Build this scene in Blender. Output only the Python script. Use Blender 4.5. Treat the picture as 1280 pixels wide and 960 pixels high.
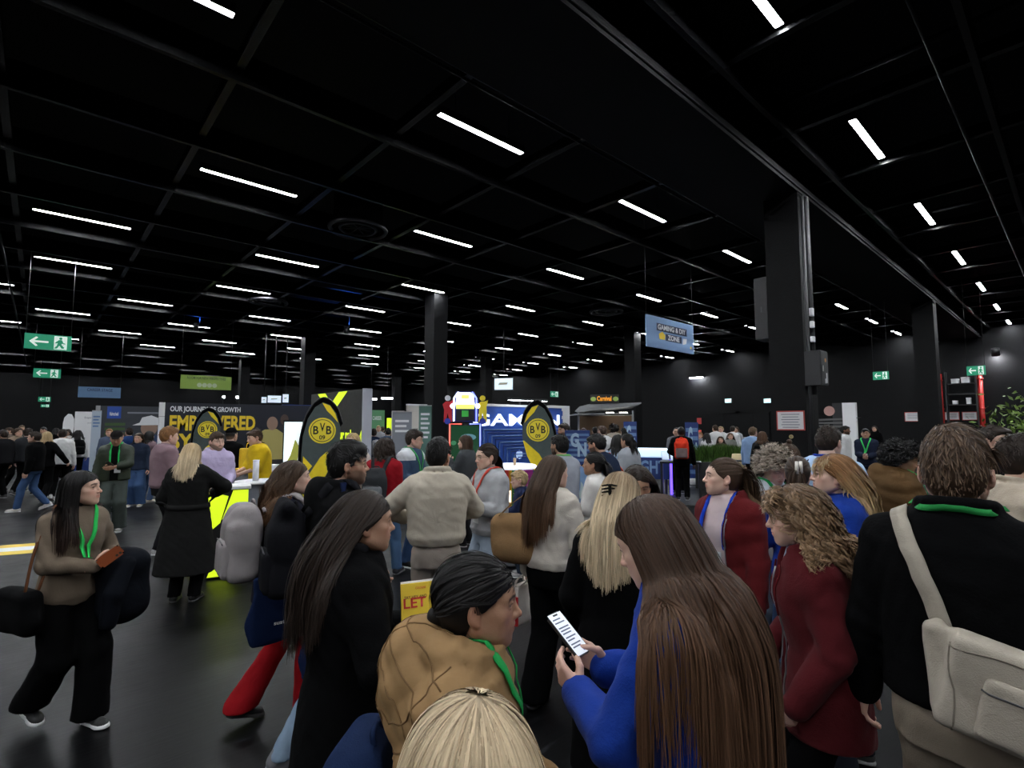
import bpy, bmesh, math, random
import numpy as np
from mathutils import Vector, Matrix

for _o in list(bpy.data.objects):
    bpy.data.objects.remove(_o, do_unlink=True)
SC = bpy.context.scene
COL = SC.collection
PI = math.pi
rng = random.Random(11)

# ------------------------------------------------------------------ camera
FPX, CAMZ = 650.0, 1.9
PITCH = math.atan(50 / 650.0)
YAW = math.radians(47.8)            # azimuth of the viewing direction, measured from the hall's X axis
cam_d = bpy.data.cameras.new('camera')
cam_d.sensor_width = 36.0
cam_d.lens = 36.0 * FPX / 1280.0
cam_d.clip_start, cam_d.clip_end = 0.05, 300
cam = bpy.data.objects.new('camera', cam_d)
COL.objects.link(cam)
cam.location = (0, 0, CAMZ)
cam.rotation_euler = (PI / 2 + PITCH, 0, YAW - PI / 2)
SC.camera = cam

# ------------------------------------------------------------------ world, exposure
wd = bpy.data.worlds.new('world'); SC.world = wd
wd.use_nodes = True
wd.node_tree.nodes['Background'].inputs[0].default_value = (0.5, 0.55, 0.65, 1)
wd.node_tree.nodes['Background'].inputs[1].default_value = 0.003
vs = SC.view_settings
vs.view_transform = 'Standard'; vs.look = 'None'; vs.gamma = 1.0; vs.exposure = 0.0
vs.use_curve_mapping = False
TUBE_STRENGTH = 190.0

CY, SY, CP, SP = math.cos(YAW), math.sin(YAW), math.cos(PITCH), math.sin(PITCH)
def ray(px, py):
    r, u = px - 640.0, 480.0 - py
    up = u * CP + FPX * SP; F = FPX * CP - u * SP
    return Vector((F * CY + r * SY, F * SY - r * CY, up)), F
def at(px, py, D):
    """world point seen at this place of the frame, D metres ahead"""
    v, F = ray(px, py)
    w = v / F * D
    return Vector((w.x, w.y, w.z + CAMZ))
def stand(px, D, z=1.3):
    """floor point of a thing whose part at height z is seen at column px, D metres ahead"""
    R = (px - 640.0) / FPX * (D * CP + (z - CAMZ) * SP)
    return Vector((D * CY + R * SY, D * SY - R * CY, 0))
def azim(px, D):
    return math.atan2((px - 640.0) / FPX, 1.0)

# ------------------------------------------------------------------ materials
_M = {}
def nmat(name):
    m = bpy.data.materials.new(name); m.use_nodes = True
    nt = m.node_tree; b = nt.nodes['Principled BSDF']
    return m, nt, b
def mat(name, col=(.5, .5, .5), rough=.5, metal=0., emit=0., ecol=None, spec=.5, alpha=1., trans=0.):
    if name in _M: return _M[name]
    m, nt, b = nmat(name)
    b.inputs['Base Color'].default_value = (*col, 1)
    b.inputs['Roughness'].default_value = rough
    b.inputs['Metallic'].default_value = metal
    b.inputs['Specular IOR Level'].default_value = spec
    b.inputs['Alpha'].default_value = alpha
    b.inputs['Transmission Weight'].default_value = trans
    if emit:
        b.inputs['Emission Color'].default_value = (*(ecol or col), 1)
        b.inputs['Emission Strength'].default_value = emit
    else:
        # a little unevenness in gloss so nothing is perfectly uniform
        tc = nt.nodes.new('ShaderNodeTexCoord'); n = nt.nodes.new('ShaderNodeTexNoise')
        n.inputs['Scale'].default_value = 14
        mr = nt.nodes.new('ShaderNodeMapRange')
        mr.inputs[3].default_value = max(rough - .06, .02); mr.inputs[4].default_value = min(rough + .08, 1)
        nt.links.new(tc.outputs['Object'], n.inputs['Vector'])
        nt.links.new(n.outputs['Fac'], mr.inputs[0]); nt.links.new(mr.outputs[0], b.inputs['Roughness'])
    _M[name] = m
    return m
def cloth(col, kind='weave', rough=.9, var=.18):
    """fabric: woven, knitted, fleece or shiny shell, with soft colour variation and relief"""
    key = ('cloth', tuple(round(c, 4) for c in col), kind, rough)
    if key in _M: return _M[key]
    m, nt, b = nmat('fabric_' + kind)
    L = nt.links.new
    tc = nt.nodes.new('ShaderNodeTexCoord')
    n = nt.nodes.new('ShaderNodeTexNoise'); n.inputs['Scale'].default_value = 9; n.inputs['Detail'].default_value = 5
    L(tc.outputs['Object'], n.inputs['Vector'])
    mx = nt.nodes.new('ShaderNodeMix'); mx.data_type = 'RGBA'
    lo = [c * (1 - var) for c in col]; hi = [min(c * (1 + var), 1) for c in col]
    mx.inputs[6].default_value = (*lo, 1); mx.inputs[7].default_value = (*hi, 1)
    L(n.outputs['Fac'], mx.inputs[0]); L(mx.outputs[2], b.inputs['Base Color'])
    b.inputs['Roughness'].default_value = rough
    b.inputs['Specular IOR Level'].default_value = .05 if rough > .6 else .35
    if kind in ('wool', 'fleece', 'knit') and max(col) > .05:
        b.inputs['Sheen Weight'].default_value = .04; b.inputs['Sheen Roughness'].default_value = .5
    fine = nt.nodes.new('ShaderNodeTexNoise'); fine.inputs['Detail'].default_value = 3
    fine.inputs['Scale'].default_value = {'weave': 260, 'knit': 130, 'wool': 160, 'fleece': 190, 'denim': 320, 'shell': 40}.get(kind, 220)
    L(tc.outputs['Object'], fine.inputs['Vector'])
    big = nt.nodes.new('ShaderNodeTexNoise'); big.inputs['Scale'].default_value = 9; big.inputs['Detail'].default_value = 2
    big.inputs['Distortion'].default_value = 1.2
    L(tc.outputs['Object'], big.inputs['Vector'])
    b1 = nt.nodes.new('ShaderNodeBump'); b1.inputs['Strength'].default_value = .35; b1.inputs['Distance'].default_value = .004
    b2 = nt.nodes.new('ShaderNodeBump'); b2.inputs['Strength'].default_value = .3; b2.inputs['Distance'].default_value = .015
    L(fine.outputs['Fac'], b1.inputs['Height']); L(big.outputs['Fac'], b2.inputs['Height'])
    L(b2.outputs['Normal'], b1.inputs['Normal']); L(b1.outputs['Normal'], b.inputs['Normal'])
    _M[key] = m
    return m
def attr_mat(name, rough, spec, bump=0., bscale=100, sss=0.):
    m, nt, b = nmat(name)
    a = nt.nodes.new('ShaderNodeAttribute'); a.attribute_name = 'Col'
    nt.links.new(a.outputs['Color'], b.inputs['Base Color'])
    b.inputs['Roughness'].default_value = rough; b.inputs['Specular IOR Level'].default_value = spec
    if sss:
        b.inputs['Subsurface Weight'].default_value = sss
        b.inputs['Subsurface Radius'].default_value = (.012, .004, .002); b.inputs['Subsurface Scale'].default_value = 1
    if bump:
        n = nt.nodes.new('ShaderNodeTexNoise'); n.inputs['Scale'].default_value = bscale
        bp = nt.nodes.new('ShaderNodeBump'); bp.inputs['Strength'].default_value = bump; bp.inputs['Distance'].default_value = .002
        tc = nt.nodes.new('ShaderNodeTexCoord'); nt.links.new(tc.outputs['Object'], n.inputs['Vector'])
        nt.links.new(n.outputs['Fac'], bp.inputs['Height']); nt.links.new(bp.outputs['Normal'], b.inputs['Normal'])
    return m
SKIN = attr_mat('skin', .48, .4, .25, 220)
HAIR = attr_mat('hair', .5, .22)

# ------------------------------------------------------------------ object helpers
def link(o, parent=None):
    COL.objects.link(o)
    if parent is not None: o.parent = parent
    return o
def tag(o, label=None, cat=None, group=None, kind=None):
    if label: o['label'] = label
    if cat: o['category'] = cat
    if group: o['group'] = group
    if kind: o['kind'] = kind
    return o
def empty(name, loc=(0, 0, 0), rz=0., label=None, cat=None, group=None, kind=None):
    o = bpy.data.objects.new(name, None); o.empty_display_size = .1
    o.location = loc; o.rotation_euler = (0, 0, rz)
    link(o)
    return tag(o, label, cat, group, kind)
def mesh_obj(name, pieces, m, parent=None, smooth=True, loc=None):
    """pieces: list of (verts Nx3, faces MxK, colours Nx3 or None) -> one mesh object"""
    vs_, starts, loops, cols, off, ls = [], [], [], [], 0, 0
    has = any(len(p) > 2 and p[2] is not None for p in pieces)
    for p in pieces:
        v, f = np.asarray(p[0], np.float32), np.asarray(p[1], np.int32)
        if len(v) == 0 or len(f) == 0: continue
        vs_.append(v); k = f.shape[1]
        loops.append((f + off).ravel()); starts.append(ls + np.arange(len(f)) * k); ls += f.size; off += len(v)
        if has: cols.append(np.asarray(p[2], np.float32) if len(p) > 2 and p[2] is not None else np.full((len(v), 3), .5, np.float32))
    me = bpy.data.meshes.new(name)
    if vs_:
        V = np.concatenate(vs_); Lp = np.concatenate(loops).astype(np.int32); St = np.concatenate(starts).astype(np.int32)
        me.vertices.add(len(V)); me.vertices.foreach_set('co', V.ravel())
        me.loops.add(len(Lp)); me.loops.foreach_set('vertex_index', Lp)
        me.polygons.add(len(St)); me.polygons.foreach_set('loop_start', St)
        me.update(calc_edges=True)
        if smooth: me.polygons.foreach_set('use_smooth', np.ones(len(St), bool))
        if has:
            ca = me.color_attributes.new('Col', 'FLOAT_COLOR', 'POINT')
            c = np.concatenate(cols); c4 = np.concatenate([c, np.ones((len(c), 1), np.float32)], 1).astype(np.float32)
            ca.data.foreach_set('color', c4.ravel())
        me.validate()
    me.materials.append(m)
    o = bpy.data.objects.new(name, me)
    if loc is not None: o.location = loc
    return link(o, parent)
def bm_obj(name, bm, m, parent=None, loc=(0, 0, 0), rot=(0, 0, 0), smooth=False):
    me = bpy.data.meshes.new(name); bm.to_mesh(me); bm.free()
    if smooth:
        for p in me.polygons: p.use_smooth = True
    me.materials.append(m)
    o = bpy.data.objects.new(name, me); o.location = loc; o.rotation_euler = rot
    return link(o, parent)
def bm_box(bm, x0, x1, y0, y1, z0, z1, rot=None):
    c = Vector(((x0 + x1) / 2, (y0 + y1) / 2, (z0 + z1) / 2))
    M = Matrix.Translation(c)
    if rot is not None: M = M @ rot.to_4x4()
    M = M @ Matrix.Diagonal((x1 - x0, y1 - y0, z1 - z0, 1))
    return bmesh.ops.create_cube(bm, size=1, matrix=M)['verts']
def box(name, x0, x1, y0, y1, z0, z1, m, parent=None, bevel=0., seg=2):
    """box with its own origin at its centre"""
    bm = bmesh.new()
    c = ((x0 + x1) / 2, (y0 + y1) / 2, (z0 + z1) / 2)
    bm_box(bm, x0 - c[0], x1 - c[0], y0 - c[1], y1 - c[1], z0 - c[2], z1 - c[2])
    if bevel: bmesh.ops.bevel(bm, geom=bm.edges[:], offset=bevel, segments=seg, affect='EDGES', profile=.5)
    return bm_obj(name, bm, m, parent, c)
def bm_cyl(bm, a, b, r0, r1=None, n=16):
    a, b = Vector(a), Vector(b); d = b - a
    M = Matrix.Translation((a + b) / 2) @ d.to_track_quat('Z', 'Y').to_matrix().to_4x4()
    bmesh.ops.create_cone(bm, cap_ends=True, segments=n, radius1=r0, radius2=r0 if r1 is None else r1, depth=d.length, matrix=M)
def cyl(name, a, b, r0, m, parent=None, r1=None, n=16):
    bm = bmesh.new(); bm_cyl(bm, a, b, r0, r1, n)
    o = bm_obj(name, bm, m, parent)
    for p in o.data.polygons: p.use_smooth = len(p.vertices) == 4
    return o
def prism(name, pts, d0, d1, m, parent=None, bevel=0.):
    """outline in the x-z plane, extruded along y from d0 to d1"""
    bm = bmesh.new()
    a = [bm.verts.new((x, d0, z)) for x, z in pts]; b = [bm.verts.new((x, d1, z)) for x, z in pts]
    n = len(pts)
    bm.faces.new(a); bm.faces.new(b[::-1])
    for i in range(n): bm.faces.new((a[i], b[i], b[(i + 1) % n], a[(i + 1) % n]))
    bmesh.ops.recalc_face_normals(bm, faces=bm.faces[:])
    if bevel: bmesh.ops.bevel(bm, geom=bm.edges[:], offset=bevel, segments=1, affect='EDGES')
    return bm_obj(name, bm, m, parent)
def lathe(name, prof, m, parent=None, n=24, loc=(0, 0, 0), smooth=True):
    """profile of (radius, z) turned about the z axis"""
    V = []; F = []
    for r, z in prof:
        for k in range(n):
            a = 2 * PI * k / n; V.append((r * math.cos(a), r * math.sin(a), z))
    for i in range(len(prof) - 1):
        for k in range(n):
            F.append((i * n + k, i * n + (k + 1) % n, (i + 1) * n + (k + 1) % n, (i + 1) * n + k))
    return mesh_obj(name, [(np.array(V), np.array(F), None)], m, parent, smooth, loc)
def tube_path(pts, r, n=8, closed=False, flat=None, up=(0, 0, 1)):
    """verts and quads of a tube (or, with flat=(width, thickness), a strap) along a polyline"""
    P = np.asarray(pts, float); N = len(P)
    T = np.gradient(P, axis=0) if not closed else (np.roll(P, -1, 0) - np.roll(P, 1, 0))
    T /= np.linalg.norm(T, axis=1)[:, None] + 1e-9
    U = np.asarray(up, float)
    if U.ndim == 1: U = np.repeat(U[None], N, 0)
    S = np.cross(T, U); S /= np.linalg.norm(S, axis=1)[:, None] + 1e-9
    B = np.cross(S, T)
    if flat is None:
        rr = np.broadcast_to(np.asarray(r, float), (N,))
        a = np.arange(n) * 2 * PI / n
        ring = S[:, None] * (np.cos(a) * rr[:, None])[..., None] + B[:, None] * (np.sin(a) * rr[:, None])[..., None]
    else:
        w, t = flat; n = 4
        q = np.array([(-w / 2, -t / 2), (w / 2, -t / 2), (w / 2, t / 2), (-w / 2, t / 2)])
        ring = S[:, None] * q[None, :, 0, None] + B[:, None] * q[None, :, 1, None]
    V = (P[:, None] + ring).reshape(-1, 3)
    F = []
    for i in range(N if closed else N - 1):
        j = (i + 1) % N
        for k in range(n):
            F.append((i * n + k, i * n + (k + 1) % n, j * n + (k + 1) % n, j * n + k))
    if not closed:
        if n == 4: F += [(3, 2, 1, 0), tuple((N - 1) * 4 + k for k in range(4))]
        else:
            c0 = len(V); V = np.vstack([V, P[0], P[-1]])
            for k in range(0, n, 2):
                F.append((c0, (k + 2) % n, (k + 1) % n, k))
                e = (N - 1) * n; F.append((c0 + 1, e + k, e + (k + 1) % n, e + (k + 2) % n))
    return V, np.array(F)
def smooth_path(pts, k=8):
    """Catmull-Rom through the points"""
    P = [np.asarray(p, float) for p in pts]; P = [2 * P[0] - P[1]] + P + [2 * P[-1] - P[-2]]
    out = []
    for i in range(1, len(P) - 2):
        for j in range(k):
            t = j / k
            a, b, c, d = P[i - 1], P[i], P[i + 1], P[i + 2]
            out.append(.5 * ((2 * b) + (c - a) * t + (2 * a - 5 * b + 4 * c - d) * t * t + (3 * b - a - 3 * c + d) * t ** 3))
    out.append(P[-2])
    return np.array(out)
def text(name, body, h, m, parent=None, M=Matrix.Identity(4), width=None, bold=0., depth=.002, align='LEFT'):
    """lettering in the local x-z plane facing -y, cap height h, optionally squeezed to a width"""
    cu = bpy.data.curves.new(name, 'FONT'); cu.body = body; cu.size = 1; cu.extrude = 0; cu.offset = bold
    cu.align_x = 'LEFT'; cu.resolution_u = 3
    t = bpy.data.objects.new(name + '_tmp', cu); COL.objects.link(t)
    bpy.context.view_layer.update()
    me = bpy.data.meshes.new_from_object(t.evaluated_get(bpy.context.evaluated_depsgraph_get()))
    bpy.data.objects.remove(t, do_unlink=True); bpy.data.curves.remove(cu)
    co = np.zeros(len(me.vertices) * 3); me.vertices.foreach_get('co', co); co = co.reshape(-1, 3)
    x0, x1 = co[:, 0].min(), co[:, 0].max(); y0, y1 = co[:, 1].min(), co[:, 1].max()
    s = h / max(y1 - y0, 1e-6) if y1 > y0 else h; sx = s if width is None else width / (x1 - x0)
    off = {'LEFT': 0, 'CENTER': .5, 'RIGHT': 1}[align] * (x1 - x0)
    new = np.stack([(co[:, 0] - x0 - off) * sx, np.full(len(co), -depth), (co[:, 1] - y0) * s], 1)
    me.vertices.foreach_set('co', new.astype(np.float32).ravel()); me.update()
    me.transform(M); me.name = name
    me.materials.clear(); me.materials.append(m)
    o = bpy.data.objects.new(name, me)
    return link(o, parent)
def copy_tree(o, parent=None):
    c = o.copy(); COL.objects.link(c); c.parent = parent
    for ch in o.children: copy_tree(ch, c)
    return c
# ------------------------------------------------------------------ the hall
RX0, RX1, RY0, RY1, RZ = -14.0, 33.0, -9.0, 56.0, 7.15
def floor_material():
    m, nt, b = nmat('dark vinyl floor'); L = nt.links.new
    tc = nt.nodes.new('ShaderNodeTexCoord')
    n1 = nt.nodes.new('ShaderNodeTexNoise'); n1.inputs['Scale'].default_value = .7; n1.inputs['Detail'].default_value = 8
    n1.inputs['Roughness'].default_value = .65
    mp = nt.nodes.new('ShaderNodeMapping'); mp.inputs['Rotation'].default_value = (0, 0, .4); mp.inputs['Scale'].default_value = (1.2, 14, 1)
    n2 = nt.nodes.new('ShaderNodeTexNoise'); n2.inputs['Scale'].default_value = 2.2; n2.inputs['Detail'].default_value = 9; n2.inputs['Distortion'].default_value = .6
    mp2 = nt.nodes.new('ShaderNodeMapping'); mp2.inputs['Rotation'].default_value = (0, 0, -.9); mp2.inputs['Scale'].default_value = (1.6, 10, 1)
    n3 = nt.nodes.new('ShaderNodeTexNoise'); n3.inputs['Scale'].default_value = 1.7; n3.inputs['Detail'].default_value = 9; n3.inputs['Distortion'].default_value = 1.
    L(tc.outputs['Object'], n1.inputs['Vector']); L(tc.outputs['Object'], mp.inputs['Vector']); L(mp.outputs[0], n2.inputs['Vector'])
    L(tc.outputs['Object'], mp2.inputs['Vector']); L(mp2.outputs[0], n3.inputs['Vector'])
    def ramp(src, a, b_, lo, hi):
        r = nt.nodes.new('ShaderNodeMapRange'); r.inputs[1].default_value = a; r.inputs[2].default_value = b_
        r.inputs[3].default_value = lo; r.inputs[4].default_value = hi; L(src, r.inputs[0]); return r.outputs[0]
    s1 = ramp(n2.outputs['Fac'], .6, .75, 0, 1); s2 = ramp(n3.outputs['Fac'], .62, .76, 0, 1)
    ad = nt.nodes.new('ShaderNodeMath'); ad.operation = 'MAXIMUM'; L(s1, ad.inputs[0]); L(s2, ad.inputs[1])
    # fine scuff scratches
    vo = nt.nodes.new('ShaderNodeTexVoronoi'); vo.feature = 'DISTANCE_TO_EDGE'; vo.inputs['Scale'].default_value = 2.4
    nd = nt.nodes.new('ShaderNodeTexNoise'); nd.inputs['Scale'].default_value = 1.6; nd.inputs['Detail'].default_value = 6
    L(tc.outputs['Object'], nd.inputs['Vector'])
    va = nt.nodes.new('ShaderNodeVectorMath'); va.operation = 'ADD'; L(tc.outputs['Object'], va.inputs[0]); L(nd.outputs['Color'], va.inputs[1])
    L(va.outputs[0], vo.inputs['Vector'])
    s3 = ramp(vo.outputs['Distance'], 0, .012, 1, 0)
    m3 = nt.nodes.new('ShaderNodeMath'); m3.operation = 'MULTIPLY'; L(s3, m3.inputs[0]); L(ramp(n1.outputs['Fac'], .45, .65, 0, .8), m3.inputs[1])
    mxx = nt.nodes.new('ShaderNodeMath'); mxx.operation = 'MAXIMUM'; L(ad.outputs[0], mxx.inputs[0]); L(m3.outputs[0], mxx.inputs[1])
    mx = nt.nodes.new('ShaderNodeMix'); mx.data_type = 'RGBA'
    mx.inputs[6].default_value = (.0026, .0026, .0031, 1); mx.inputs[7].default_value = (.02, .021, .0235, 1)
    L(mxx.outputs[0], mx.inputs[0]); L(mx.outputs[2], b.inputs['Base Color'])
    rr = ramp(n1.outputs['Fac'], .3, .7, .3, .5); ra = nt.nodes.new('ShaderNodeMath'); ra.operation = 'ADD'
    sc = nt.nodes.new('ShaderNodeMath'); sc.operation = 'MULTIPLY'; sc.inputs[1].default_value = .16
    L(mxx.outputs[0], sc.inputs[0]); L(rr, ra.inputs[0]); L(sc.outputs[0], ra.inputs[1]); L(ra.outputs[0], b.inputs['Roughness'])
    b.inputs['Specular IOR Level'].default_value = .13
    bp = nt.nodes.new('ShaderNodeBump'); bp.inputs['Strength'].default_value = .12; bp.inputs['Distance'].default_value = .01
    L(n2.outputs['Fac'], bp.inputs['Height']); L(bp.outputs['Normal'], b.inputs['Normal'])
    return m
def black_wall_material(name, col, scale=6., rough=.6, spec=.16):
    m, nt, b = nmat(name); L = nt.links.new
    tc = nt.nodes.new('ShaderNodeTexCoord')
    n = nt.nodes.new('ShaderNodeTexNoise'); n.inputs['Scale'].default_value = scale; n.inputs['Detail'].default_value = 7
    L(tc.outputs['Object'], n.inputs['Vector'])
    mx = nt.nodes.new('ShaderNodeMix'); mx.data_type = 'RGBA'
    mx.inputs[6].default_value = (*[c * .65 for c in col], 1); mx.inputs[7].default_value = (*[c * 1.35 for c in col], 1)
    L(n.outputs['Fac'], mx.inputs[0]); L(mx.outputs[2], b.inputs['Base Color'])
    b.inputs['Roughness'].default_value = rough; b.inputs['Specular IOR Level'].default_value = spec
    bp = nt.nodes.new('ShaderNodeBump'); bp.inputs['Strength'].default_value = .3; bp.inputs['Distance'].default_value = .01
    n2 = nt.nodes.new('ShaderNodeTexNoise'); n2.inputs['Scale'].default_value = 60
    L(tc.outputs['Object'], n2.inputs['Vector']); L(n2.outputs['Fac'], bp.inputs['Height']); L(bp.outputs['Normal'], b.inputs['Normal'])
    return m
M_FLOOR = floor_material()
M_WALL = black_wall_material('black painted wall', (.0034, .0034, .0041))
M_COLM = black_wall_material('black painted concrete', (.0036, .0036, .0042))
M_CEIL = black_wall_material('black ceiling paint', (.004, .004, .0045), 3., .7)
M_BEAM = black_wall_material('black steel paint', (.003, .003, .0034), 5., .5)
M_GLOSS = black_wall_material('black gloss enamel', (.003, .003, .0034), 5., .24, .22)
M_BLACK = mat('black metal', (.012, .012, .013), .45)
M_DGREY = mat('dark grey metal', (.05, .05, .055), .5)
M_WHITE = mat('white panel', (.72, .72, .74), .6)
M_TUBE = mat('lit tube', (1, 1, 1), .5, emit=TUBE_STRENGTH, ecol=(.93, .97, 1.0))

def structure(o): return tag(o, kind='structure')
structure(box('floor', RX0, RX1, RY0, RY1, -.2, 0, M_FLOOR))
ceiling = structure(box('ceiling', RX0, RX1, RY0, RY1, RZ, RZ + .2, M_CEIL))
structure(box('wall_far', RX1, RX1 + .3, RY0, RY1, 0, RZ, M_WALL))
structure(box('wall_left', RX0, RX1, RY1, RY1 + .3, 0, RZ, M_WALL))
structure(box('wall_back', RX0 - .3, RX0, RY0, RY1, 0, RZ, M_WALL))
structure(box('wall_right', RX0, RX1, RY0 - .3, RY0, 0, RZ, M_WALL))

# black steel ceiling grid: joists along Y (the ones that cross the rows of lights) and along X
def share(name, me_src, loc, parent):
    o = bpy.data.objects.new(name, me_src); o.location = loc
    link(o, parent); return o
czc = RZ + .1
bm = bmesh.new(); bm_box(bm, -.05, .05, RY0, RY1, -.09, .09); jy = bpy.data.meshes.new('joist'); bm.to_mesh(jy); bm.free(); jy.materials.append(M_GLOSS)
bm = bmesh.new(); bm_box(bm, RX0, RX1, -.035, .035, -.2, .2); jx = bpy.data.meshes.new('cross_joist'); bm.to_mesh(jx); bm.free(); jx.materials.append(M_GLOSS)
cl = ceiling.location
x = -.6 - 2.26 * 5
while x < RX1:
    if x > RX0: share('joist', jy, Vector((x, 0, 6.5)) - cl, ceiling)
    x += 2.26
ROWS = [2.12 + 4.3 * k for k in range(-2, 13)]
for yr in ROWS:
    for dy in (-1.45, .7):
        y = yr + dy
        if RY0 + .2 < y < RY1 - .2 and not 3.0 < y < 4.8: share('cross_joist', jx, Vector((0, y, 6.5)) - cl, ceiling)
box('ceiling_duct', RX0 - cl.x, RX1 - cl.x, 3.2 - cl.y, 4.65 - cl.y, 6.0 - cl.z, RZ - cl.z - .01, M_CEIL, ceiling)
for yy in (3.12, 4.72):
    cyl('duct_pipe', (RX0 - cl.x, yy - cl.y, 5.98 - cl.z), (RX1 - cl.x, yy - cl.y, 5.98 - cl.z), .018, M_CEIL, ceiling, n=8)
bm = bmesh.new()
cyl('sprinkler_pipe', (-.9 - cl.x, RY0 - cl.y, 6.25 - cl.z), (-.9 - cl.x, RY1 - cl.y, 6.25 - cl.z), .03, M_BEAM, ceiling, n=8)
cyl('sprinkler_pipe', (RX0 - cl.x, 1.0 - cl.y, 6.3 - cl.z), (RX1 - cl.x, 1.0 - cl.y, 6.3 - cl.z), .025, M_BEAM, ceiling, n=8)
for xx in (5.2, 7.9, 14.5):
    cyl('cable_tray', (xx - cl.x, -2 - cl.y, 6.62 - cl.z), (xx - cl.x, 3.1 - cl.y, 6.62 - cl.z), .05, M_BEAM, ceiling, n=6)

# rows of linear lights, staggered by half a bay
ORD = ['first', 'second', 'third', 'fourth', 'fifth', 'sixth', 'seventh', 'eighth', 'ninth', 'tenth', 'eleventh', 'twelfth', 'thirteenth', 'fourteenth', 'fifteenth']
light_proto = None
def make_light():
    r = empty('ceiling_light')
    bm = bmesh.new(); bm_box(bm, 0, 1.68, -.045, .045, .0, .012)
    bm_obj('tube', bm, M_TUBE, r)
    bm = bmesh.new(); bm_box(bm, -.012, 1.692, -.055, .055, .013, .11)
    for q in (-1, 1): bm_box(bm, -.012, 1.692, q * .0515 - .0035, q * .0515 + .0035, -.006, .013); bm_box(bm, .84 + q * .846 - .004, .84 + q * .846 + .004, -.048, .048, -.006, .013)
    for xx in (.3, 1.38): bm_cyl(bm, (xx, 0, .11), (xx, 0, .62), .008, n=6)
    bm_obj('housing', bm, M_BLACK, r)
    return r
def in_view(p):
    v = Vector(p) - Vector((0, 0, CAMZ)); F = v.x * CY + v.y * SY; R = v.x * SY - v.y * CY
    fc = F * CP + v.z * SP; u = -F * SP + v.z * CP
    if fc < .3: return None
    px, py = 640 + FPX * R / fc, 480 - FPX * u / fc
    return (px, py, fc) if -5 < px < 1285 and -5 < py < 965 else None
for ri, yr in enumerate(ROWS):
    yy = [2.12, 6.18, 10.45, 14.85, 19.1, 23.6, 27.9, 32.2, 36.5, 40.8, 45.1, 49.4, 53.7]
    y = yy[ri - 2] if ri >= 2 else yr
    off = {0: -.25, 1: -.3, 2: -.05, 3: -.3, 4: 1.92, 5: -.33, 6: -.33, 7: 1.92, 8: -.33, 9: 1.92, 10: -.33, 11: -.33, 12: 1.92, 13: -.33, 14: 1.9}[ri]
    n = 0
    for k in range(-3, 8):
        x = off + 4.45 * k
        if x < RX0 + .3 or x + 1.8 > RX1: continue
        if light_proto is None: light_proto = o = make_light()
        else: o = copy_tree(light_proto)
        o.location = (x, y, 6.475)
        v = in_view((x + .84, y, 6.48)) or in_view((x + 1.6, y, 6.48))
        rowname = ORD[ri - 2] if ri >= 2 else None
        if v and ri >= 2 and ri <= 8:
            tag(o, 'white tube light, %s from the near end of the %s' % (ORD[n], 'rightmost ceiling row' if ri == 2 else ORD[ri - 2] + ' ceiling row from the right'), 'ceiling light', 'tube lights in rows on the ceiling')
            n += 1
        elif v:
            tag(o, 'small distant tube light low over the far left end of the hall', 'ceiling light', 'distant tube lights over the far end of the hall')
        else:
            tag(o, 'white tube light under the black ceiling beyond the edge of the view', 'ceiling light', 'tube lights beyond the view')

# columns
def column(x, y, label, near=False):
    c = box('column', x - .29, x + .29, y - .29, y + .29, 0, RZ, M_COLM)
    structure(c); tag(c, label, 'column')
    return c
colA = column(10.0, 3.5, 'large black square column carrying cabinets, pipes and a framed notice')
column(22.0, 3.5, 'black square column behind the man in the dark blue top, beside the far wall')
column(10.25, 15.3, 'black column behind the tall arcade machine')
column(22.0, 15.2, 'black column beside the silver food truck')
column(10.3, 27.3, 'black column behind the yellow and black booth')
column(22.3, 27.2, 'distant black column behind the hanging screen')
column(10.4, 39.2, 'distant black column above the dark wall with yellow lettering')
column(22.3, 39.2, 'most distant black column in the aisle right of the black and yellow panel')
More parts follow.
